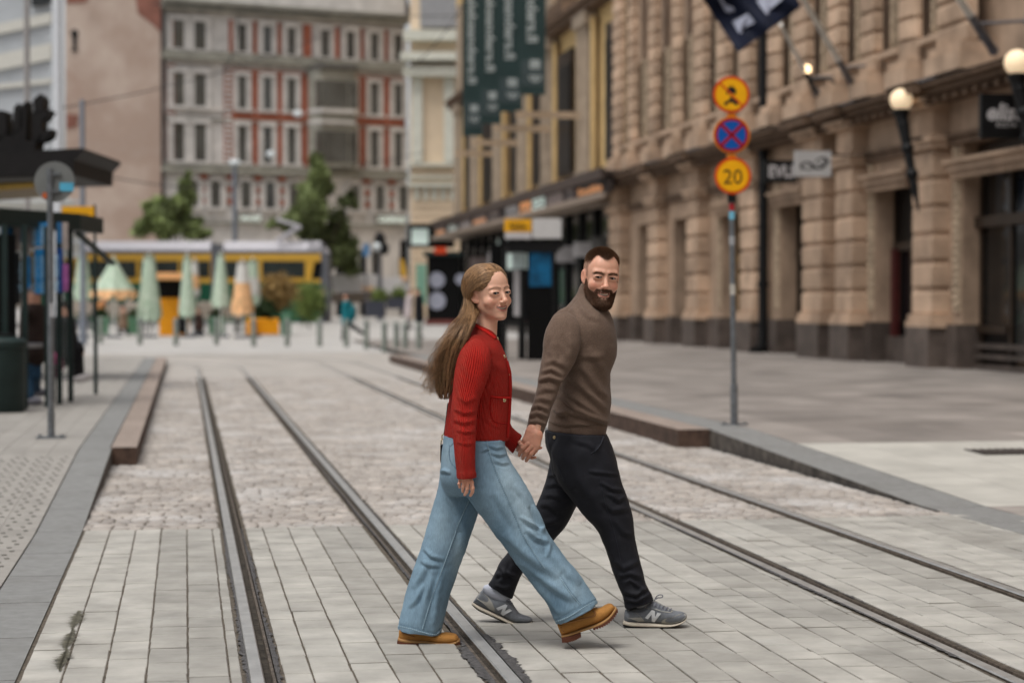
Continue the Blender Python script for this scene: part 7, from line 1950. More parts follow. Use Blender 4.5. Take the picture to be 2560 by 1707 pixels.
near_hand = sep_hand([(wp(1164, 1180, 8.53), wp(1176, 1202, 8.525), .015, .0105), (wp(1164, 1180, 8.53), wp(1168, 1203, 8.525), .016, .0105), (wp(1162, 1180, 8.53), wp(1160, 1202, 8.53), .016, .0100), (wp(1160, 1180, 8.535), wp(1152, 1198, 8.54), .014, .0095)],
    [chain([wp(1178, 1202, 8.52), wp(1182, 1220, 8.515), wp(1181, 1230, 8.525), wp(1176, 1238, 8.54)], [.0085, .0080, .0074, .0062]), chain([wp(1169, 1204, 8.52), wp(1168, 1221, 8.515), wp(1166, 1230, 8.525), wp(1162, 1236, 8.54)], [.0085, .0080, .0072, .0062]),
     chain([wp(1160, 1203, 8.525), wp(1158, 1216, 8.52), wp(1157, 1222, 8.53), wp(1157, 1228, 8.545)], [.0082, .0076, .0070, .0060]), chain([wp(1151, 1199, 8.535), wp(1148, 1209, 8.53), wp(1149, 1217, 8.545)], [.0075, .0068, .0056]),
     chain([wp(1170, 1186, 8.55), wp(1180, 1206, 8.575), wp(1178, 1222, 8.58)], [.011, .009, .007])])
dh = 8.965
far_hand = sep_hand([(hw_(500, 640, dh), hw_(760, 760, dh), .018, .017), (hw_(500, 660, dh), hw_(840, 860, dh + .005), .016, .014), (hw_(500, 680, dh), hw_(800, 960, dh + .01), .015, .012)],
    [chain([hw_(800, 740, dh + .01), hw_(960, 760, dh + .012), hw_(1075, 775, dh - .015), hw_(1110, 775, dh - .022)], [.009, .0085, .0072, .0052]), chain([hw_(840, 800, dh + .012), hw_(960, 830, dh + .006), hw_(1055, 782, dh - .022)], [.0088, .0084, .0062]),
     chain([hw_(830, 880, dh + .012), hw_(920, 920, dh), hw_(996, 850, dh - .026)], [.0085, .0080, .0060]), chain([hw_(800, 960, dh + .012), hw_(880, 1020, dh - .004), hw_(965, 1006, dh - .016)], [.0080, .0074, .0056]),
     chain([hw_(560, 620, dh - .02), hw_(620, 700, dh - .045), hw_(700, 740, dh - .05)], [.011, .009, .006])])
core = caps_mesh([(wp(1212, 850, 8.755), wp(1195, 1090, 8.75), .055, .075), (wp(1192, 866, 8.62), wp(1165, 1010, 8.56), .032, .028), (wp(1165, 1010, 8.56), wp(1165, 1185, 8.53), .026, .019), (wp(1205, 870, 8.88), wp(1228, 1020, 8.95), .03, .025), (wp(1228, 1020, 8.95), hw_(500, 650, dh), .024, .018),
                  (wp(1200, 1150, 8.68), wp(1300, 1320, 8.68), .06, .045), (wp(1300, 1320, 8.68), wp(1440, 1525, 8.68), .042, .03), (wp(1165, 1150, 8.83), wp(1120, 1340, 8.83), .06, .045), (wp(1120, 1340, 8.83), wp(1035, 1580, 8.82), .04, .028), (wp(1210, 866, 8.66), wp(1210, 866, 8.86), .04, .04)], .012, .03)
def join_skin(name, parts, mat, parent):
    Vs, Qs, n = [], [], 0; ks = ('brow', 'lip', 'dark', 'blush', 'stub'); A_ = {k: [] for k in ks}
    for (V, Q, at) in parts:
        Vs.append(V); Qs.append(Q + n); n += len(V)
        for k in ks: A_[k].append(at.get(k, np.zeros(len(V))))
    return link(name, mesh_np(name, np.vstack(Vs), np.vstack(Qs), mat, smooth=True, attrs={k: np.concatenate(v) for k, v in A_.items()}), parent)
def nb(V, c): return {'blush': np.full(len(V), c)}
m_skw = skin_material('skin_woman', s2l(226, 176, 150)); finish_skin(m_skw, s2l(112, 84, 62))
join_skin('body', [(Vh, Qh, ah), (near_hand[0], near_hand[1], nb(near_hand[0], .45)), (far_hand[0], far_hand[1], nb(far_hand[0], .5)), (core[0], core[1], {})], m_skw, wom)
eyes(Hw, wom, (-.70, .03), s2l(44, 54, 62), sx=1.02, tag_='grey'); teeth(Hw, wom, .0090, .0255, .0075)

# hair
m_hair = M('hair_fair', s2l(160, 124, 88), rough=.4, var=.12, scale=60, tone=.75, spec=.5)
R = np.random.default_rng(12)
rad = np.array([.0835, .1045, .0975]); cen = np.array([0, -.019, .030])
def on_head(d, off=0.0): d = d / np.linalg.norm(d, axis=-1, keepdims=True); return cen + d * (rad + off)
NS = 11000; K1, K2 = 12, 22
side = R.uniform(0, 1, NS) < .62            # near side of the parting
q = R.uniform(0, 1, NS)
# roots along the parting and the hairline
ang = np.radians(37 + 80 * q)               # from the forehead over the crown
root_d = np.stack([np.where(side, -1, 1) * R.uniform(.01, .10, NS), np.cos(ang), np.sin(ang)], axis=1)
fr = R.uniform(0, 1, NS) < .22              # hairline strands
fa = R.uniform(0, 1, NS)
HL = np.array([(.02, .83, .56), (.34, .88, .33), (.60, .77, .10), (.79, .58, -.08), (.89, .36, -.17)])
hl = crom(HL, np.arange(5.), fa * 4); hl[:, 0] *= np.where(side, -1, 1)
root_d[fr] = hl[fr]
root_d /= np.linalg.norm(root_d, axis=1)[:, None]
ex = np.where(side[:, None], np.array([-.80, -.32, -.60]), np.array([.55, -.72, -.45])) + R.normal(0, .10, (NS, 3)) + np.where(side, -1, 1)[:, None] * np.array([0, .12, 0]) * (q - .5)[:, None]
ex[:, 1] -= .25 * q
ex /= np.linalg.norm(ex, axis=1)[:, None]
way = np.where(side[:, None], np.array([-.97, .02, .20]), np.array([.80, -.50, .30])) + R.normal(0, .07, (NS, 3)) - np.array([0, .60, -.20]) * q[:, None] * (~fr)[:, None]
way /= np.linalg.norm(way, axis=1)[:, None]
tt = np.linspace(0, 1, K1)
lay = R.uniform(0, 1, NS)
def slerp(a, c, t): om = np.arccos(np.clip(np.sum(a * c, axis=1), -.999, .9999))[:, None]; return (np.sin((1 - t) * om) * a + np.sin(t * om) * c) / np.sin(om)
seg1 = []
for t in tt:
    d = slerp(slerp(root_d, way, t), slerp(way, ex, t), t)
    d /= np.linalg.norm(d, axis=1)[:, None]
    p = on_head(d, 0) + d * ((.001 + .017 * lay[:, None]) * math.sin(min(1, t * 1.6) * math.pi / 2)); seg1.append(p)
seg1 = Hw.w(np.stack(seg1, axis=1))
stn = [(1176, 772, 15, 8.70, .035), (1168, 800, 21, 8.66, .04), (1155, 830, 25, 8.62, .045), (1141, 865, 26, 8.60, .045), (1127, 905, 23, 8.62, .04), (1118, 945, 20, 8.64, .035), (1113, 975, 16, 8.65, .03), (1112, 997, 11, 8.66, .02)]
ab = R.normal(0, .48, (NS, 2)); ab /= np.maximum(1, np.linalg.norm(ab, axis=1))[:, None]
fly = R.uniform(0, 1, NS) < .07
mass = []
for i, (u, v, hwid, d, dd) in enumerate(stn):
    f = i / 7.; wv = np.sin(f * 9 + np.round(ab[:, 0] * 5) * 1.7 + R.uniform(0, .5)) * 3.2 + np.sin(f * 16 + lay * 9) * 1.6
    uu = u + ab[:, 0] * hwid + wv - fly * f * R.uniform(6, 60, NS) - (ab[:, 0] < -.7) * f * R.uniform(0, 8, NS); vv = v + ab[:, 1] * 3 + fly * R.uniform(-30, 0, NS) * f
    mass.append(np.array([P(a, b__, d + dd * c) for a, b__, c in zip(uu, vv, ab[:, 1])]))
mass = np.stack(mass, axis=1)
ctrl = np.concatenate([seg1[:, ::2][:, :6], seg1[:, -1:], mass[:, 1:]], axis=1)
tc_ = np.arange(ctrl.shape[1], dtype=float); K = 34
endt = R.uniform(.80, 1.0, NS) * (ctrl.shape[1] - 1)
paths = np.zeros((NS, K, 3))
mm = np.zeros_like(ctrl); mm[:, 1:-1] = (ctrl[:, 2:] - ctrl[:, :-2]) / 2; mm[:, 0] = ctrl[:, 1] - ctrl[:, 0]; mm[:, -1] = ctrl[:, -1] - ctrl[:, -2]
for k in range(K):
    t = endt * k / (K - 1); i = np.minimum(t.astype(int), ctrl.shape[1] - 2); s_ = (t - i)[:, None]; ii = np.arange(NS)
    paths[:, k] = (2 * s_**3 - 3 * s_**2 + 1) * ctrl[ii, i] + (s_**3 - 2 * s_**2 + s_) * mm[ii, i] + (-2 * s_**3 + 3 * s_**2) * ctrl[ii, i + 1] + (s_**3 - s_**2) * mm[ii, i + 1]
    paths[:, k] += (R.normal(0, .0008, (NS, 3)))
cl = .5 + .34 * np.sin(ab[:, 0] * 11 + 3 * lay) * np.where(fr, .5, 1) + .16 * np.sin(q * 40 + root_d[:, 0] * 14)
V1, Q1, T1 = tubes(paths, .00068, .00025, tone=np.clip(cl + R.normal(0, .16, NS), 0, 1))
# cap and inner mass under the strands
def capfn(p):
    d = s_ell(p, cen, rad - .0005)
    # hairline plane cuts: forehead, temple, below
    d = smax(d, (p[:, 1] * .62 - p[:, 2] * .60 - .000 - np.abs(p[:, 0]) * .12) * .9, .004)
    d = smax(d, -(p[:, 2] + .055), .004)
    e_ = p.copy(); e_[:, 0] = np.abs(e_[:, 0]); d = smax(d, -s_ell(e_, (.085, .012, -.012), (.03, .030, .038)), .004)
    return smax(d, -s_ell(p, cen, rad - .014), .002)
Vc, Qc = sdf_mesh(capfn, (-.1, -.14, -.08), (.1, .1, .14), .003)
inner = loft([(1166, 772, 1188, 776, 8.74, .03), (1154, 800, 1186, 802, 8.68, .038), (1138, 830, 1172, 834, 8.64, .04), (1123, 865, 1157, 868, 8.62, .036), (1110, 905, 1143, 908, 8.64, .03), (1101, 945, 1132, 946, 8.66, .024), (1098, 970, 1124, 972, 8.66, .016), (1103, 985, 1118, 987, 8.66, .006)], step=.01, nseg=32)
Vi, Fi, _ = join([inner]); Qi = inner['Q']
n1, n2 = len(V1), len(V1) + len(Vc)
Vall = np.vstack([V1, Hw.w(Vc), inner['V']]); Qall = np.vstack([Q1, Qc[:, ::-1] + n1, Qi + n2]); Tall = np.concatenate([T1, np.full(len(Vc), .25), np.full(len(inner['V']), .2)])
link('hair', mesh_np('hair', Vall, Qall, m_hair, smooth=True, attrs={'tone': Tall}), wom)
# bag strap and bag edge behind her hip
bg = thing('shoulder_bag', 'small black shoulder bag with thin strap and gold rings behind the hip of the woman', 'bag', P(1112, 1150, 8.98))
b = MB(); b.prism([P(u, v, 8.95) for (u, v) in ((1101, 1112), (1135, 1108), (1140, 1172), (1110, 1172), (1103, 1158))], HV * .05); b.build('bag_body', M('bag_leather', s2l(22, 20, 20), rough=.45), bg)
b = MB(); b.tube([P(1121, 1008, 8.75), P(1116, 1050, 8.80), P(1111.5, 1084, 8.86)], .0045, 8); b.tube([P(1103, 1112, 8.94), P(1102.5, 1150, 8.94), P(1107, 1171, 8.94)], .004, 8); b.build('strap', MATS['bag_leather'], bg, smooth=True)
b = MB(); b.tube([P(1111, 1083, 8.86), P(1105, 1088, 8.88), P(1105, 1097, 8.88), P(1110, 1098, 8.88)], .0028, 8); b.tube([P(1104, 1098, 8.9), P(1102, 1110, 8.93)], .0028, 8); b.build('ring', m_gold, bg, smooth=True)
# ================================================================== THE MAN
man = thing('person', 'bearded man in a brown turtleneck jumper, black trousers and grey trainers', 'person', G(1430, 1563))
m_brn = M('brown_wool', s2l(108, 90, 78), rough=.9, var=.10, scale=160, bump=.35, bscale=500, spec=.15, bdist=.002)
m_brn.node_tree.nodes['Principled BSDF'].inputs['Sheen Weight'].default_value = .08
torso = loft([(1368, 1076, 1514, 1090, 9.28, .150), (1370, 1058, 1519, 1066, 9.28, .152), (1373, 1042, 1525, 1050, 9.28, .162), (1376, 1020, 1525, 1028, 9.28, .166), (1381, 995, 1528, 1004, 9.28, .168), (1388, 960, 1525, 966, 9.28, .17), (1395, 925, 1527, 930, 9.28, .178), (1398, 900, 1537, 905, 9.28, .185), (1398, 870, 1542.5, 878, 9.28, .195),
              (1394, 842, 1541, 848, 9.28, .202), (1392, 816, 1537, 818, 9.28, .20), (1399, 794, 1531, 797, 9.28, .185), (1412, 772, 1524, 782, 9.28, .155), (1430, 750, 1516, 770, 9.28, .110), (1443, 733, 1509, 764, 9.28, .078), (1449, 716, 1506, 752, 9.28, .066), (1454, 706, 1502, 740, 9.28, .062)], code=0)
slv = loft([(1420, 764, 1446, 788, 9.18, .04), (1396, 776, 1452, 802, 9.14, .058), (1379, 795, 1453, 816, 9.11, .062), (1364, 826, 1453, 840, 9.09, .062), (1357, 858, 1449, 870, 9.075, .063), (1355, 888, 1439, 902, 9.065, .062), (1350, 922, 1420, 936, 9.05, .060), (1345, 950, 1407, 954, 9.035, .058), (1344, 962, 1401, 966, 9.03, .054), (1337, 992, 1390, 996, 9.01, .050),
            (1327, 1022, 1377, 1028, 8.99, .046), (1321, 1048, 1369, 1054, 8.975, .043), (1320, 1058, 1364, 1066, 8.965, .038), (1316, 1070, 1359, 1082, 8.96, .035), (1313, 1080, 1356, 1096, 8.95, .035)], code=1)
slf = loft([(1470, 790, 1520, 800, 9.42, .05), (1468, 850, 1522, 860, 9.46, .055), (1466, 930, 1510, 935, 9.48, .05), (1470, 1000, 1508, 1005, 9.46, .042), (1474, 1060, 1506, 1062, 9.44, .038)], code=2)
V, Q, at = fuse([torso, slv, slf], .0048, 8)
tm = (at['code'] == 0).astype(float); sm = (at['code'] == 1).astype(float)
ft = [([(1385, 1040), (1420, 1028), (1470, 1045), (1520, 1056)], 7, .013), ([(1400, 985), (1440, 1022), (1490, 1042), (1522, 1058)], 8, .014), ([(1400, 960), (1430, 990), (1470, 1018), (1520, 1045)], 8, .010), ([(1415, 935), (1450, 962), (1490, 1000), (1524, 1034)], 10, .011),
      ([(1432, 905), (1460, 925), (1495, 965), (1522, 1005)], 10, .008), ([(1440, 888), (1475, 892), (1515, 888)], 9, .006), ([(1470, 870), (1500, 910), (1520, 960)], 10, .006), ([(1462, 945), (1490, 972), (1518, 992)], 8, .006), ([(1384, 1020), (1396, 1030), (1420, 1040)], 6, .007), ([(1382, 1055), (1410, 1062), (1450, 1060), (1500, 1064)], 5, .004),
      ([(1450, 770), (1475, 790), (1500, 800)], 8, .005), ([(1455, 742), (1480, 772), (1500, 790)], 7, .006), ([(1440, 745), (1470, 790)], 7, .004)]
ft = [(a, w, c * 1.25) for (a, w, c) in ft]; V = apply_folds(V, Q, ft, depth_ok=tm)
fs_ = [([(1346, 952), (1372, 944), (1400, 952), (1412, 946)], 6, .011), ([(1352, 932), (1378, 922), (1408, 940)], 6, .008), ([(1360, 908), (1385, 902), (1420, 918)], 8, .007), ([(1340, 985), (1362, 972), (1392, 974)], 7, .006), ([(1334, 1004), (1352, 996), (1382, 1002)], 7, .007), ([(1326, 1024), (1345, 1014), (1374, 1026)], 6, .009), ([(1322, 1042), (1342, 1032), (1368, 1042)], 6, .010), ([(1322, 1056), (1345, 1054), (1366, 1062)], 5, .008), ([(1420, 830), (1428, 870), (1424, 900)], 9, .006), ([(1386, 850), (1380, 880), (1390, 905)], 10, .004), ([(1405, 860), (1412, 885), (1405, 910)], 8, .005), ([(1356, 1022), (1350, 1036), (1340, 1046)], 5, .005)]
fs_ = [(a, w, c * 1.25) for (a, w, c) in fs_]; V = apply_folds(V, Q, fs_, depth_ok=sm)
N = vnormals(V, Q); V = V + N * (lumps(V, .0022, 36, 8) + lumps(V, .0008, 110, 18))[:, None]
uv = proj(V); d, _, _ = pl_dist(uv, [(1372, 800), (1390, 784), (1418, 776), (1440, 792), (1450, 815), (1453, 840)]); V = V - N * (np.exp(-(d / 1.8)**2) * .0035 * ((N @ -HV) > 0))[:, None]
d, _, _ = pl_dist(uv, [(1418, 776), (1430, 762), (1442, 748)]); V = V - N * (np.exp(-(d / 1.6)**2) * .003 * ((N @ -HV) > 0))[:, None]
jm = link('jumper', mesh_np('jumper', V, Q, m_brn, smooth=True), man)
bv = bvh_of(V, Q)
m_brn2 = M('brown_wool_rib', s2l(104, 88, 76), rough=.9, var=.08, scale=120, bump=.6, bscale=300, spec=.15)
b = MB(); seam(b, bv, [(1368, 1052), (1400, 1062), (1427, 1066), (1470, 1062), (1518, 1064)], 2, .001, n=60); seam(b, bv, [(1318, 1066), (1336, 1068), (1362, 1080)], 1.6, .001, n=30)
seam(b, bv, [(1428, 1068), (1428, 1080)], 1.5, .001, n=10); b.build('hem_seam', m_brn2, jm, smooth=True)
# trousers
m_trs = M('black_cotton', s2l(27, 28, 35), rough=.75, var=.15, scale=12, bump=.3, bscale=400, spec=.3, bdist=.002)
patches(m_trs, s2l(52, 52, 58), 30, .55, .8, .5)
nearl = loft([(1385, 1080, 1516, 1086, 9.21, .105), (1378, 1130, 1531, 1122, 9.20, .112), (1385, 1175, 1547, 1174, 9.20, .115), (1402, 1215, 1557, 1216, 9.20, .112), (1436, 1258, 1571, 1250, 9.20, .105), (1462, 1292, 1580, 1282, 9.20, .096), (1493, 1325, 1585, 1320, 9.20, .086), (1508, 1357, 1589, 1352, 9.20, .080), (1521, 1390, 1597, 1385, 9.20, .076),
              (1535, 1436, 1607, 1426, 9.20, .070), (1547, 1468, 1614, 1456, 9.20, .068), (1557, 1492, 1626, 1480, 9.20, .066), (1560, 1508, 1630, 1490, 9.20, .060), (1563, 1523, 1634, 1500, 9.20, .058)], code=0)
farl = loft([(1364, 1086, 1480, 1090, 9.36, .10), (1375, 1140, 1495, 1135, 9.36, .105), (1368, 1182, 1480, 1185, 9.36, .105), (1357, 1225, 1456, 1238, 9.36, .10), (1338, 1266, 1437, 1274, 9.36, .092), (1320, 1296, 1418, 1308, 9.36, .085), (1302, 1328, 1392, 1342, 9.36, .080),
             (1286, 1358, 1362, 1372, 9.36, .076), (1268, 1383, 1335, 1400, 9.36, .072), (1250, 1405, 1314, 1422, 9.36, .068), (1237, 1430, 1301, 1442, 9.36, .064), (1228, 1448, 1293, 1462, 9.36, .062), (1220, 1460, 1281, 1497, 9.36, .056)], code=1)
pel = loft([(1361, 1074, 1514, 1082, 9.285, .145), (1364, 1110, 1527, 1108, 9.285, .165), (1374, 1145, 1540, 1145, 9.285, .165), (1380, 1180, 1546, 1185, 9.285, .15), (1400, 1215, 1540, 1222, 9.28, .11)], code=2)
V, Q, at = fuse([nearl, farl, pel], .0055, 3)
ft = [([(1470, 1178), (1510, 1182), (1548, 1186)], 5, .007), ([(1500, 1205), (1530, 1222), (1560, 1226)], 5, .009), ([(1520, 1232), (1545, 1250), (1566, 1240)], 6, .010), ([(1505, 1250), (1530, 1275), (1575, 1270)], 8, .008), ([(1540, 1300), (1560, 1330), (1584, 1340)], 9, .008), ([(1535, 1400), (1560, 1420), (1600, 1400)], 8, .008), ([(1545, 1440), (1575, 1432), (1606, 1444)], 7, .010), ([(1560, 1478), (1590, 1486), (1620, 1466)], 6, .012), ([(1556, 1496), (1590, 1502), (1628, 1482)], 5, .012), ([(1560, 1460), (1575, 1448), (1600, 1468), (1615, 1478)], 6, .010),
      ([(1430, 1100), (1470, 1110), (1500, 1130)], 7, .004), ([(1500, 1110), (1492, 1125), (1480, 1140)], 4, .004), ([(1420, 1140), (1450, 1200), (1500, 1280)], 16, .006)]
V = apply_folds(V, Q, ft, depth_ok=(at['code'] != 1).astype(float))
fr_ = [([(1366, 1190), (1390, 1186), (1420, 1184)], 5, .007), ([(1360, 1216), (1385, 1210), (1420, 1214)], 6, .007), ([(1355, 1240), (1380, 1238), (1420, 1248)], 6, .006), ([(1345, 1262), (1370, 1262), (1400, 1282)], 7, .006), ([(1350, 1310), (1380, 1304), (1405, 1296)], 8, .007), ([(1234, 1440), (1260, 1432), (1296, 1440)], 6, .010), ([(1246, 1412), (1262, 1430), (1250, 1456)], 6, .010), ([(1236, 1462), (1260, 1470), (1285, 1462)], 5, .008), ([(1280, 1408), (1275, 1430), (1290, 1450)], 6, .008)]
V = apply_folds(V, Q, fr_, depth_ok=(at['code'] != 0).astype(float))
N = vnormals(V, Q); V = V + N * (lumps(V, .0026, 34, 9) + lumps(V, .0014, 95, 19))[:, None]
tro = link('trousers', mesh_np('trousers', V, Q, m_trs, smooth=True), man)
bv = bvh_of(V, Q); b = MB()
seam(b, bv, [(1368, 1090), (1374, 1115), (1388, 1150), (1410, 1200)], 1.6, .0014, n=50); seam(b, bv, [(1508, 1092), (1500, 1112), (1488, 1128), (1476, 1134)], 2.6, .003, n=30); seam(b, bv, [(1498, 1190), (1514, 1260), (1536, 1330), (1552, 1400)], 1.2, .0012, n=60)
b.build('seams', M('trouser_seam', s2l(44, 46, 54), rough=.8), tro)
b = MB(); button(b, bv, 1386, 1093, .0085, dep=.003); b.build('button', M('brass_button', s2l(190, 170, 130), rough=.4, metal=.6), tro, smooth=True)
# trainers
m_su = M('suede_grey', s2l(160, 158, 151), rough=.9, var=.07, scale=40, bump=.2, bscale=300); m_me = M('mesh_grey', s2l(122, 126, 132), rough=.85, var=.07, scale=80, bump=.5, bscale=500)
m_mid = M('midsole', s2l(196, 186, 170), rough=.6, var=.04); m_midg = M('midsole_grey', s2l(150, 154, 160), rough=.6); m_oso = M('rubber_black', s2l(22, 24, 28), rough=.7); m_N = M('letter_white', s2l(206, 208, 210), rough=.5, var=.02); m_lin = M('lining_white', s2l(196, 200, 206), rough=.8)
m_dkg = M('overlay_dark', s2l(92, 96, 102), rough=.7)
def trainer(up_, mid, out_, d, u0, v0, lbl, ov):
    k = 9.8; o, V, Q = piece('trainer', stat(up_, u0, v0, k, d), m_me, man, 2.3, step=.003, nseg=64); o['label'] = lbl
    piece('midsole', stat(mid, u0, v0, k, d), m_mid, o, 3.2); piece('outsole', stat(out_, u0, v0, k, d), m_oso, o, 3.4)
    bvs = bvh_of(V, Q)
    for nm, mat, polys, off in ov:
        b = MB()
        for pl in polys:
            if isinstance(pl, tuple): seam(b, bvs, [(u0 + x / k, v0 + y / k) for (x, y) in pl[0]], pl[1], off, 0, 50)
            else: patch_on(b, bvs, [(u0 + x / k, v0 + y / k) for (x, y) in pl], off)
        if b.v: b.build(nm, mat, o, smooth=False)
    return o, bvs
Nf = [(805, 1008), (970, 822), (1048, 842), (1058, 985), (1112, 882), (1205, 905), (1040, 1105), (968, 1085), (968, 930), (878, 1040)]
t1, bv1 = trainer([(300, 1110, 325, 820, .026), (380, 1120, 400, 795, .035), (520, 1125, 540, 765, .037), (700, 1128, 700, 745, .038), (880, 1135, 870, 650, .040), (1020, 1138, 1005, 590, .040), (1150, 1142, 1130, 635, .042), (1300, 1155, 1265, 715, .045), (1450, 1155, 1430, 800, .048), (1600, 1130, 1580, 850, .048), (1720, 1090, 1715, 868, .042), (1795, 1030, 1795, 905, .030), (1826, 985, 1826, 935, .014)],
    [(255, 1165, 298, 1065, .030), (400, 1200, 400, 1090, .042), (700, 1216, 700, 1112, .044), (1000, 1222, 1000, 1128, .046), (1300, 1216, 1300, 1150, .052), (1500, 1192, 1500, 1140, .054), (1700, 1125, 1700, 1080, .048), (1800, 1050, 1800, 1010, .034), (1838, 975, 1834, 940, .014)],
    [(262, 1182, 255, 1160, .028), (400, 1218, 400, 1192, .040), (700, 1228, 700, 1208, .042), (1000, 1236, 1000, 1214, .044), (1400, 1220, 1400, 1200, .051), (1600, 1176, 1600, 1150, .049), (1760, 1090, 1760, 1064, .038), (1840, 965, 1834, 945, .012)], 9.22, 1530, 1440, 'grey trainer of the leading foot with a white letter N, flat on the paving',
    [('heel_overlay', m_su, [[(325, 840), (420, 830), (600, 900), (720, 1000), (800, 1095), (640, 1100), (540, 1060), (310, 990)]], .0022), ('heel_band', m_dkg, [[(306, 992), (520, 1050), (640, 1105), (600, 1120), (305, 1075)]], .0026),
     ('toe_overlay', m_su, [[(1200, 1150), (1230, 1080), (1300, 1030), (1450, 1010), (1560, 960), (1700, 915), (1790, 920), (1810, 990), (1720, 1075), (1600, 1120), (1450, 1148)]], .0022), ('eyestay', m_su, [[(800, 770), (850, 700), (960, 640), (1040, 600), (1120, 650), (1260, 740), (1420, 830), (1500, 850), (1440, 895), (1330, 885), (1180, 850), (1040, 800), (900, 800)]], .0024),
     ('collar', m_lin, [([(610, 778), (740, 760), (850, 690), (1000, 610)], 4.0)], .0035), ('collar_pad', m_dkg, [([(430, 840), (600, 880), (750, 860), (880, 800)], 4.0)], .0012), ('letter', m_N, [Nf], .0045)])
Nr = [(885, 770), (1110, 685), (1162, 716), (1100, 845), (1205, 793), (1272, 842), (1062, 952), (1000, 895), (1048, 790), (935, 828)]
t2, bv2 = trainer([(310, 655, 500, 385, .026), (400, 700, 575, 320, .034), (520, 760, 680, 400, .037), (660, 820, 800, 500, .038), (800, 880, 930, 535, .040), (920, 935, 1110, 530, .040), (1040, 985, 1240, 590, .042), (1150, 1040, 1340, 740, .045), (1250, 1085, 1440, 880, .048), (1380, 1118, 1520, 932, .048), (1540, 1128, 1640, 968, .043), (1680, 1126, 1735, 1010, .032), (1755, 1105, 1775, 1045, .014)],
    [(288, 670, 335, 635, .030), (450, 792, 505, 725, .042), (700, 912, 745, 838, .044), (950, 1020, 985, 955, .046), (1150, 1110, 1180, 1045, .052), (1300, 1165, 1320, 1100, .054), (1500, 1176, 1510, 1118, .052), (1680, 1165, 1680, 1115, .044), (1765, 1120, 1765, 1092, .022)],
    [(286, 684, 292, 664, .028), (445, 812, 455, 785, .040), (700, 932, 708, 904, .042), (950, 1046, 958, 1014, .044), (1150, 1134, 1158, 1104, .050), (1300, 1188, 1302, 1158, .051), (1500, 1194, 1500, 1168, .050), (1700, 1176, 1700, 1150, .040), (1782, 1108, 1775, 1088, .012)], 9.36, 1150, 1440, 'grey trainer of the trailing foot with a white letter N, heel lifted',
    [('heel_overlay', m_su, [[(500, 400), (570, 400), (700, 520), (790, 650), (850, 780), (850, 860), (720, 790), (540, 640), (410, 545)]], .0022), ('heel_band', m_dkg, [[(405, 545), (560, 650), (720, 800), (850, 868), (700, 810), (500, 700), (372, 610)]], .0026),
     ('toe_overlay', m_su, [[(1160, 1050), (1230, 1000), (1330, 985), (1400, 1010), (1500, 950), (1640, 970), (1750, 1030), (1765, 1095), (1600, 1118), (1380, 1110)]], .0022), ('eyestay', m_su, [[(980, 570), (1060, 545), (1180, 560), (1280, 620), (1350, 760), (1440, 870), (1460, 900), (1380, 850), (1250, 740), (1150, 640), (1040, 620)]], .0024),
     ('collar', m_lin, [([(720, 380), (780, 470), (900, 535), (1050, 520), (1150, 530)], 4.0)], .0035), ('letter', m_N, [Nr], .0045)])
piece('sock', [(1206, 1472, 1212, 1462, 9.36, .028), (1216, 1490, 1232, 1458, 9.36, .036), (1236, 1500, 1256, 1464, 9.36, .038), (1256, 1506, 1274, 1478, 9.36, .034), (1268, 1506, 1280, 1492, 9.36, .02)], M('sock_white', s2l(188, 192, 204), rough=.85, var=.03, bump=.3, bscale=300), t2, 2.2)
m_lace = M('lace_grey', s2l(110, 112, 122), rough=.8)
b = MB()
for i in range(6):
    x = 950 + i * 88; y = 690 + i * 33; q = [P(1530 + (x + a) / 9.8, 1440 + (y + c) / 9.8, 9.22 - .034 + e) for (a, c, e) in ((0, 20, -.004), (40, -40, .0), (70, -70, .02))]; b.tube(q, .0022, 6); q = [P(1530 + (x + a) / 9.8, 1440 + (y + c) / 9.8, 9.22 - .034 + e) for (a, c, e) in ((50, 20, -.004), (30, -30, 0), (0, -66, .02))]; b.tube(q, .0022, 6)
lp = [(1040, 600), (1060, 540), (1100, 480), (1160, 452), (1220, 452), (1245, 475), (1235, 510), (1180, 525), (1120, 520), (1075, 560)]
b.tube([P(1530 + x / 9.8, 1440 + y / 9.8, 9.20) for (x, y) in lp], .0025, 6); b.build('lace', m_lace, t1, smooth=True)
b = MB()
for i in range(3):
    q = [P(1150 + (1130 + i * 42 + a) / 9.8, 1440 + (600 + i * 42 + c) / 9.8, 9.36 - .036) for (a, c) in ((0, 0), (40, -30), (80, -30))]; b.tube(q, .0022, 6)
b.build('lace', m_lace, t2, smooth=True)
# head, hand and hidden body
Hm = Head(P(1503, 691, 9.22), math.radians(11), math.radians(-5), math.radians(5), 1.05)
neck_m = np.array(Hm.l(P(1478, 790, 9.28)))
Vh, Qh, ah = build_head(Hm, True, tuple(neck_m), h=.0021, smile=.0065, sx=1.0, eye_h=.0044)
q = Vh.copy(); q[:, 0] = np.abs(q[:, 0])
sst = lambda a, b__, x: np.clip((x - a) / (b__ - a), 0, 1)
def scalp_mask(q):
    x, y, z = q[:, 0], q[:, 1], q[:, 2]
    zt = .083 + .014 * np.exp(-((x - .038) / .015)**2) - .004 * np.exp(-(x / .018)**2) - .02 * sst(.050, .064, x)
    top = sst(-.004, .004, z - zt + np.clip(.05 - y, 0, .1) * .8)
    side_ = sst(-.004, .004, .030 - y) * sst(-.006, .006, z + .004) * sst(.045, .055, x)
    back = sst(-.004, .004, -.022 - y) * sst(-.01, .0, z + .075)
    return np.clip(np.maximum(np.maximum(top * (z > .03), side_), back), 0, 1) * (~((x > .0715) & (y > -.042) & (y < .016) & (z < .03)))
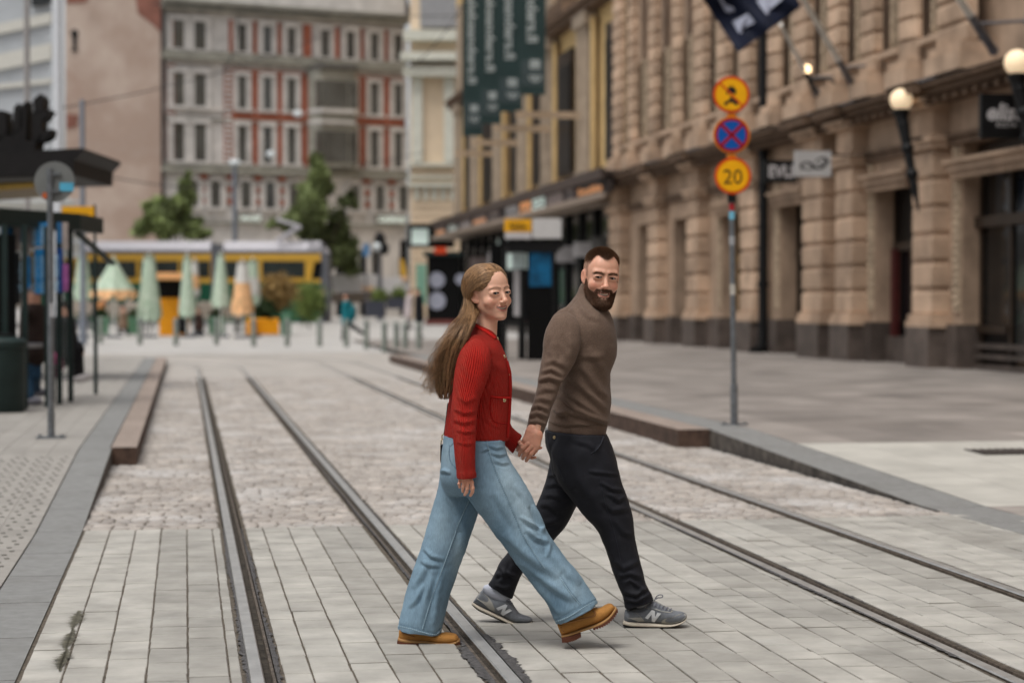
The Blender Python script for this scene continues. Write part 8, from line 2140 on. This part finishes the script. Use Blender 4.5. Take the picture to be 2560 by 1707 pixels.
def beard_mask(q):
    x, y, z = q[:, 0], q[:, 1], q[:, 2]
    # cheek line from the sideburn to the mouth corner
    line = -.014 - .056 * sst(.016, .074, y) ** .75
    lower = sst(-.004, .004, line - z) * (z > -.135) * sst(.0, .012, y + .002)
    lipz = np.abs(z + .074 - .0065 / (.026**2) * x * x) < .0115
    mouth = lipz & (x < .029) & (y > .07)
    chinbare = (x < .012) & (z > -.094) & (z < -.084)
    strip_ = (x > .026) & (x < .040) & (z < -.054) & (z > -.09) & (y > .06); lower = np.maximum(lower, strip_ * .9); mouth = mouth & (x < .026)
    m = lower * (~mouth) * (1 - .5 * chinbare)
    mst = (x < .034) & (z < -.049 + .0 * x) & (z > -.0645 + 9 * x * x * .6) & (y > .07); m = np.maximum(m, mst * .9)
    jowl = (z > -.052) & (y > .045) & (x > .036) & (z > line); m = np.where(jowl, 0, m)
    return np.clip(m, 0, 1) * (~((x > .0715) & (y > -.042) & (y < .016)))
ms, mb_ = scalp_mask(q), beard_mask(q)
Nl = vnormals(Vh, Qh[:, ::-1])
Vh2 = Vh + Nl * (mb_ * (.0015 + .002 * sst(-.085, -.11, q[:, 2])))[:, None]
ah['stub'] = np.clip(ms * (.5 + .4 * sst(.05, .085, q[:, 2])) + mb_ * .9, 0, 1)
ah['brow'] = ah['brow'] * .9
Vhw = Hm.w(Vh2)
m_skm = skin_material('skin_man', s2l(222, 168, 142)); attr_mix(m_skm, 'stub', s2l(84, 64, 50), 0, 1.2); finish_skin(m_skm, s2l(86, 62, 46))
dd = 8.925
hand = sep_hand([(hw_(820, 400, dd + .012), hw_(720, 580, dd + .002), .020, .013), (hw_(1010, 430, dd + .014), hw_(1000, 700, dd + .004), .022, .017), (hw_(900, 330, dd + .02), hw_(930, 450, dd + .015), .027, .026), (hw_(960, 430, dd + .01), hw_(720, 590, dd), .020, .0115), (hw_(980, 450, dd + .01), hw_(800, 670, dd - .004), .021, .012), (hw_(1010, 470, dd + .01), hw_(885, 740, dd - .004), .021, .012), (hw_(1030, 490, dd + .015), hw_(975, 780, dd + .002), .018, .0115)],
    [chain([hw_(690, 600, dd), hw_(610, 720, dd + .002), hw_(560, 790, dd + .012), hw_(530, 830, dd + .025)], [.0095, .0088, .008, .007]), chain([hw_(775, 670, dd - .006), hw_(650, 780, dd - .010), hw_(590, 890, dd + .0), hw_(572, 955, dd + .014)], [.0105, .0100, .0090, .0078]),
     chain([hw_(865, 745, dd - .006), hw_(742, 872, dd - .010), hw_(672, 980, dd), hw_(655, 1035, dd + .014)], [.0105, .0100, .0090, .0078]), chain([hw_(955, 790, dd - .002), hw_(852, 930, dd - .006), hw_(770, 1040, dd + .004), hw_(742, 1090, dd + .018)], [.0100, .0095, .0086, .0075]),
     chain([hw_(860, 560, dd + .03), hw_(740, 640, dd + .06), hw_(700, 740, dd + .075)], [.013, .011, .008])])
core = caps_mesh([(P(1480, 800, 9.28), P(1450, 1090, 9.28), .08, .09), (P(1425, 820, 9.13), P(1380, 940, 9.05), .032, .028), (P(1378, 940, 9.05), hw_(960, 430, dd + .01), .028, .022), (P(1490, 800, 9.42), P(1490, 950, 9.48), .036, .03), (P(1490, 950, 9.48), P(1488, 1090, 9.46), .028, .02),
                  (P(1460, 1130, 9.21), P(1535, 1320, 9.2), .06, .04), (P(1535, 1320, 9.2), P(1590, 1485, 9.22), .035, .025), (P(1430, 1130, 9.36), P(1366, 1310, 9.36), .05, .035), (P(1366, 1310, 9.36), P(1250, 1480, 9.36), .035, .022), (P(1470, 815, 9.2), P(1470, 815, 9.40), .035)], .012, .03)
join_skin('body', [(Vhw, Qh, ah), (hand[0], hand[1], nb(hand[0], .45)), (core[0], core[1], {})], m_skm, man)
eyes(Hm, man, (-.42, .02), s2l(40, 36, 32), tag_='brown'); teeth(Hm, man, .0065, .019)
# short hair and beard strands
def scatter(Vl, Ql, wt, n, seed):
    R = np.random.default_rng(seed); a = Vl[Ql]; ar = np.linalg.norm(np.cross(a[:, 2] - a[:, 0], a[:, 3] - a[:, 1]), axis=1) * wt[Ql].mean(axis=1)
    i = R.choice(len(Ql), n, p=ar / ar.sum()); s_, t = R.uniform(0, 1, (2, n, 1)); q_ = a[i]
    p = (q_[:, 0] * (1 - s_) + q_[:, 1] * s_) * (1 - t) + (q_[:, 3] * (1 - s_) + q_[:, 2] * s_) * t
    return p, Nl[Ql[i]].mean(axis=1)
R = np.random.default_rng(31)
p, nn = scatter(Vh, Qh, ms ** 2 * (.22 + sst(.045, .075, q[:, 2])), 10000, 32)
z = p[:, 2]; topw = sst(.055, .085, z)[:, None]
ln = .0022 + .0125 * topw[:, :1] * R.uniform(.5, 1.2, (len(p), 1))
dr = nn + R.normal(0, .26, nn.shape) + np.array([0, .45, .25]) * topw; dr /= np.linalg.norm(dr, axis=1)[:, None]
pa = np.stack([p - nn * .001, p + dr * ln * .5, p + dr * ln + np.array([0, .1, -.15]) * ln * topw], axis=1)
V, Q, T = tubes(Hm.w(pa), .0006, .0003, tone=np.clip(R.normal(.5, .22, len(p)), 0, 1)); m_hm = M('hair_brown_short', s2l(126, 98, 76), rough=.55, var=.1, tone=.5)
link('hair', mesh_np('hair', V, Q, m_hm, attrs={'tone': T}), man)
p, nn = scatter(Vh2, Qh, mb_ ** 1.5, 12000, 33)
chin = sst(-.075, -.105, p[:, 2])[:, None]
ln = (.0045 + .0075 * chin - .0012 * (p[:, 2:3] > -.066)) * R.uniform(.6, 1.2, (len(p), 1))
dr = nn * .75 + np.array([0, .05, -.75]) + R.normal(0, .28, nn.shape); dr[:, 0] += np.sign(p[:, 0]) * .25 * (1 - chin[:, 0]); dr /= np.linalg.norm(dr, axis=1)[:, None]
pa = np.stack([p - nn * .001, p + dr * ln * .5, p + dr * ln + np.array([0, -.1, -.25]) * ln], axis=1)
V, Q, T = tubes(Hm.w(pa), .00065, .00025, tone=np.clip(R.normal(.45, .25, len(p)), 0, 1)); m_bd = M('beard_brown', s2l(96, 68, 50), rough=.6, var=.1, tone=.55)
link('beard', mesh_np('beard', V, Q, m_bd, attrs={'tone': T}), man)
# eyebrow hairs
wb = ah['brow'] ** 2
p, nn = scatter(Vh, Qh, wb, 500, 35); dr = nn * .4 + np.stack([np.sign(p[:, 0]) * .9, 0 * p[:, 0], .25 + 0 * p[:, 0]], axis=1) + R.normal(0, .2, nn.shape); dr /= np.linalg.norm(dr, axis=1)[:, None]
pa = np.stack([p, p + dr * .003, p + dr * .006], axis=1); V, Q, T = tubes(Hm.w(pa), .00045, .0002); link('eyebrows', mesh_np('eyebrows', V, Q, M('eyebrow_brown', s2l(124, 94, 72), rough=.7)), man)
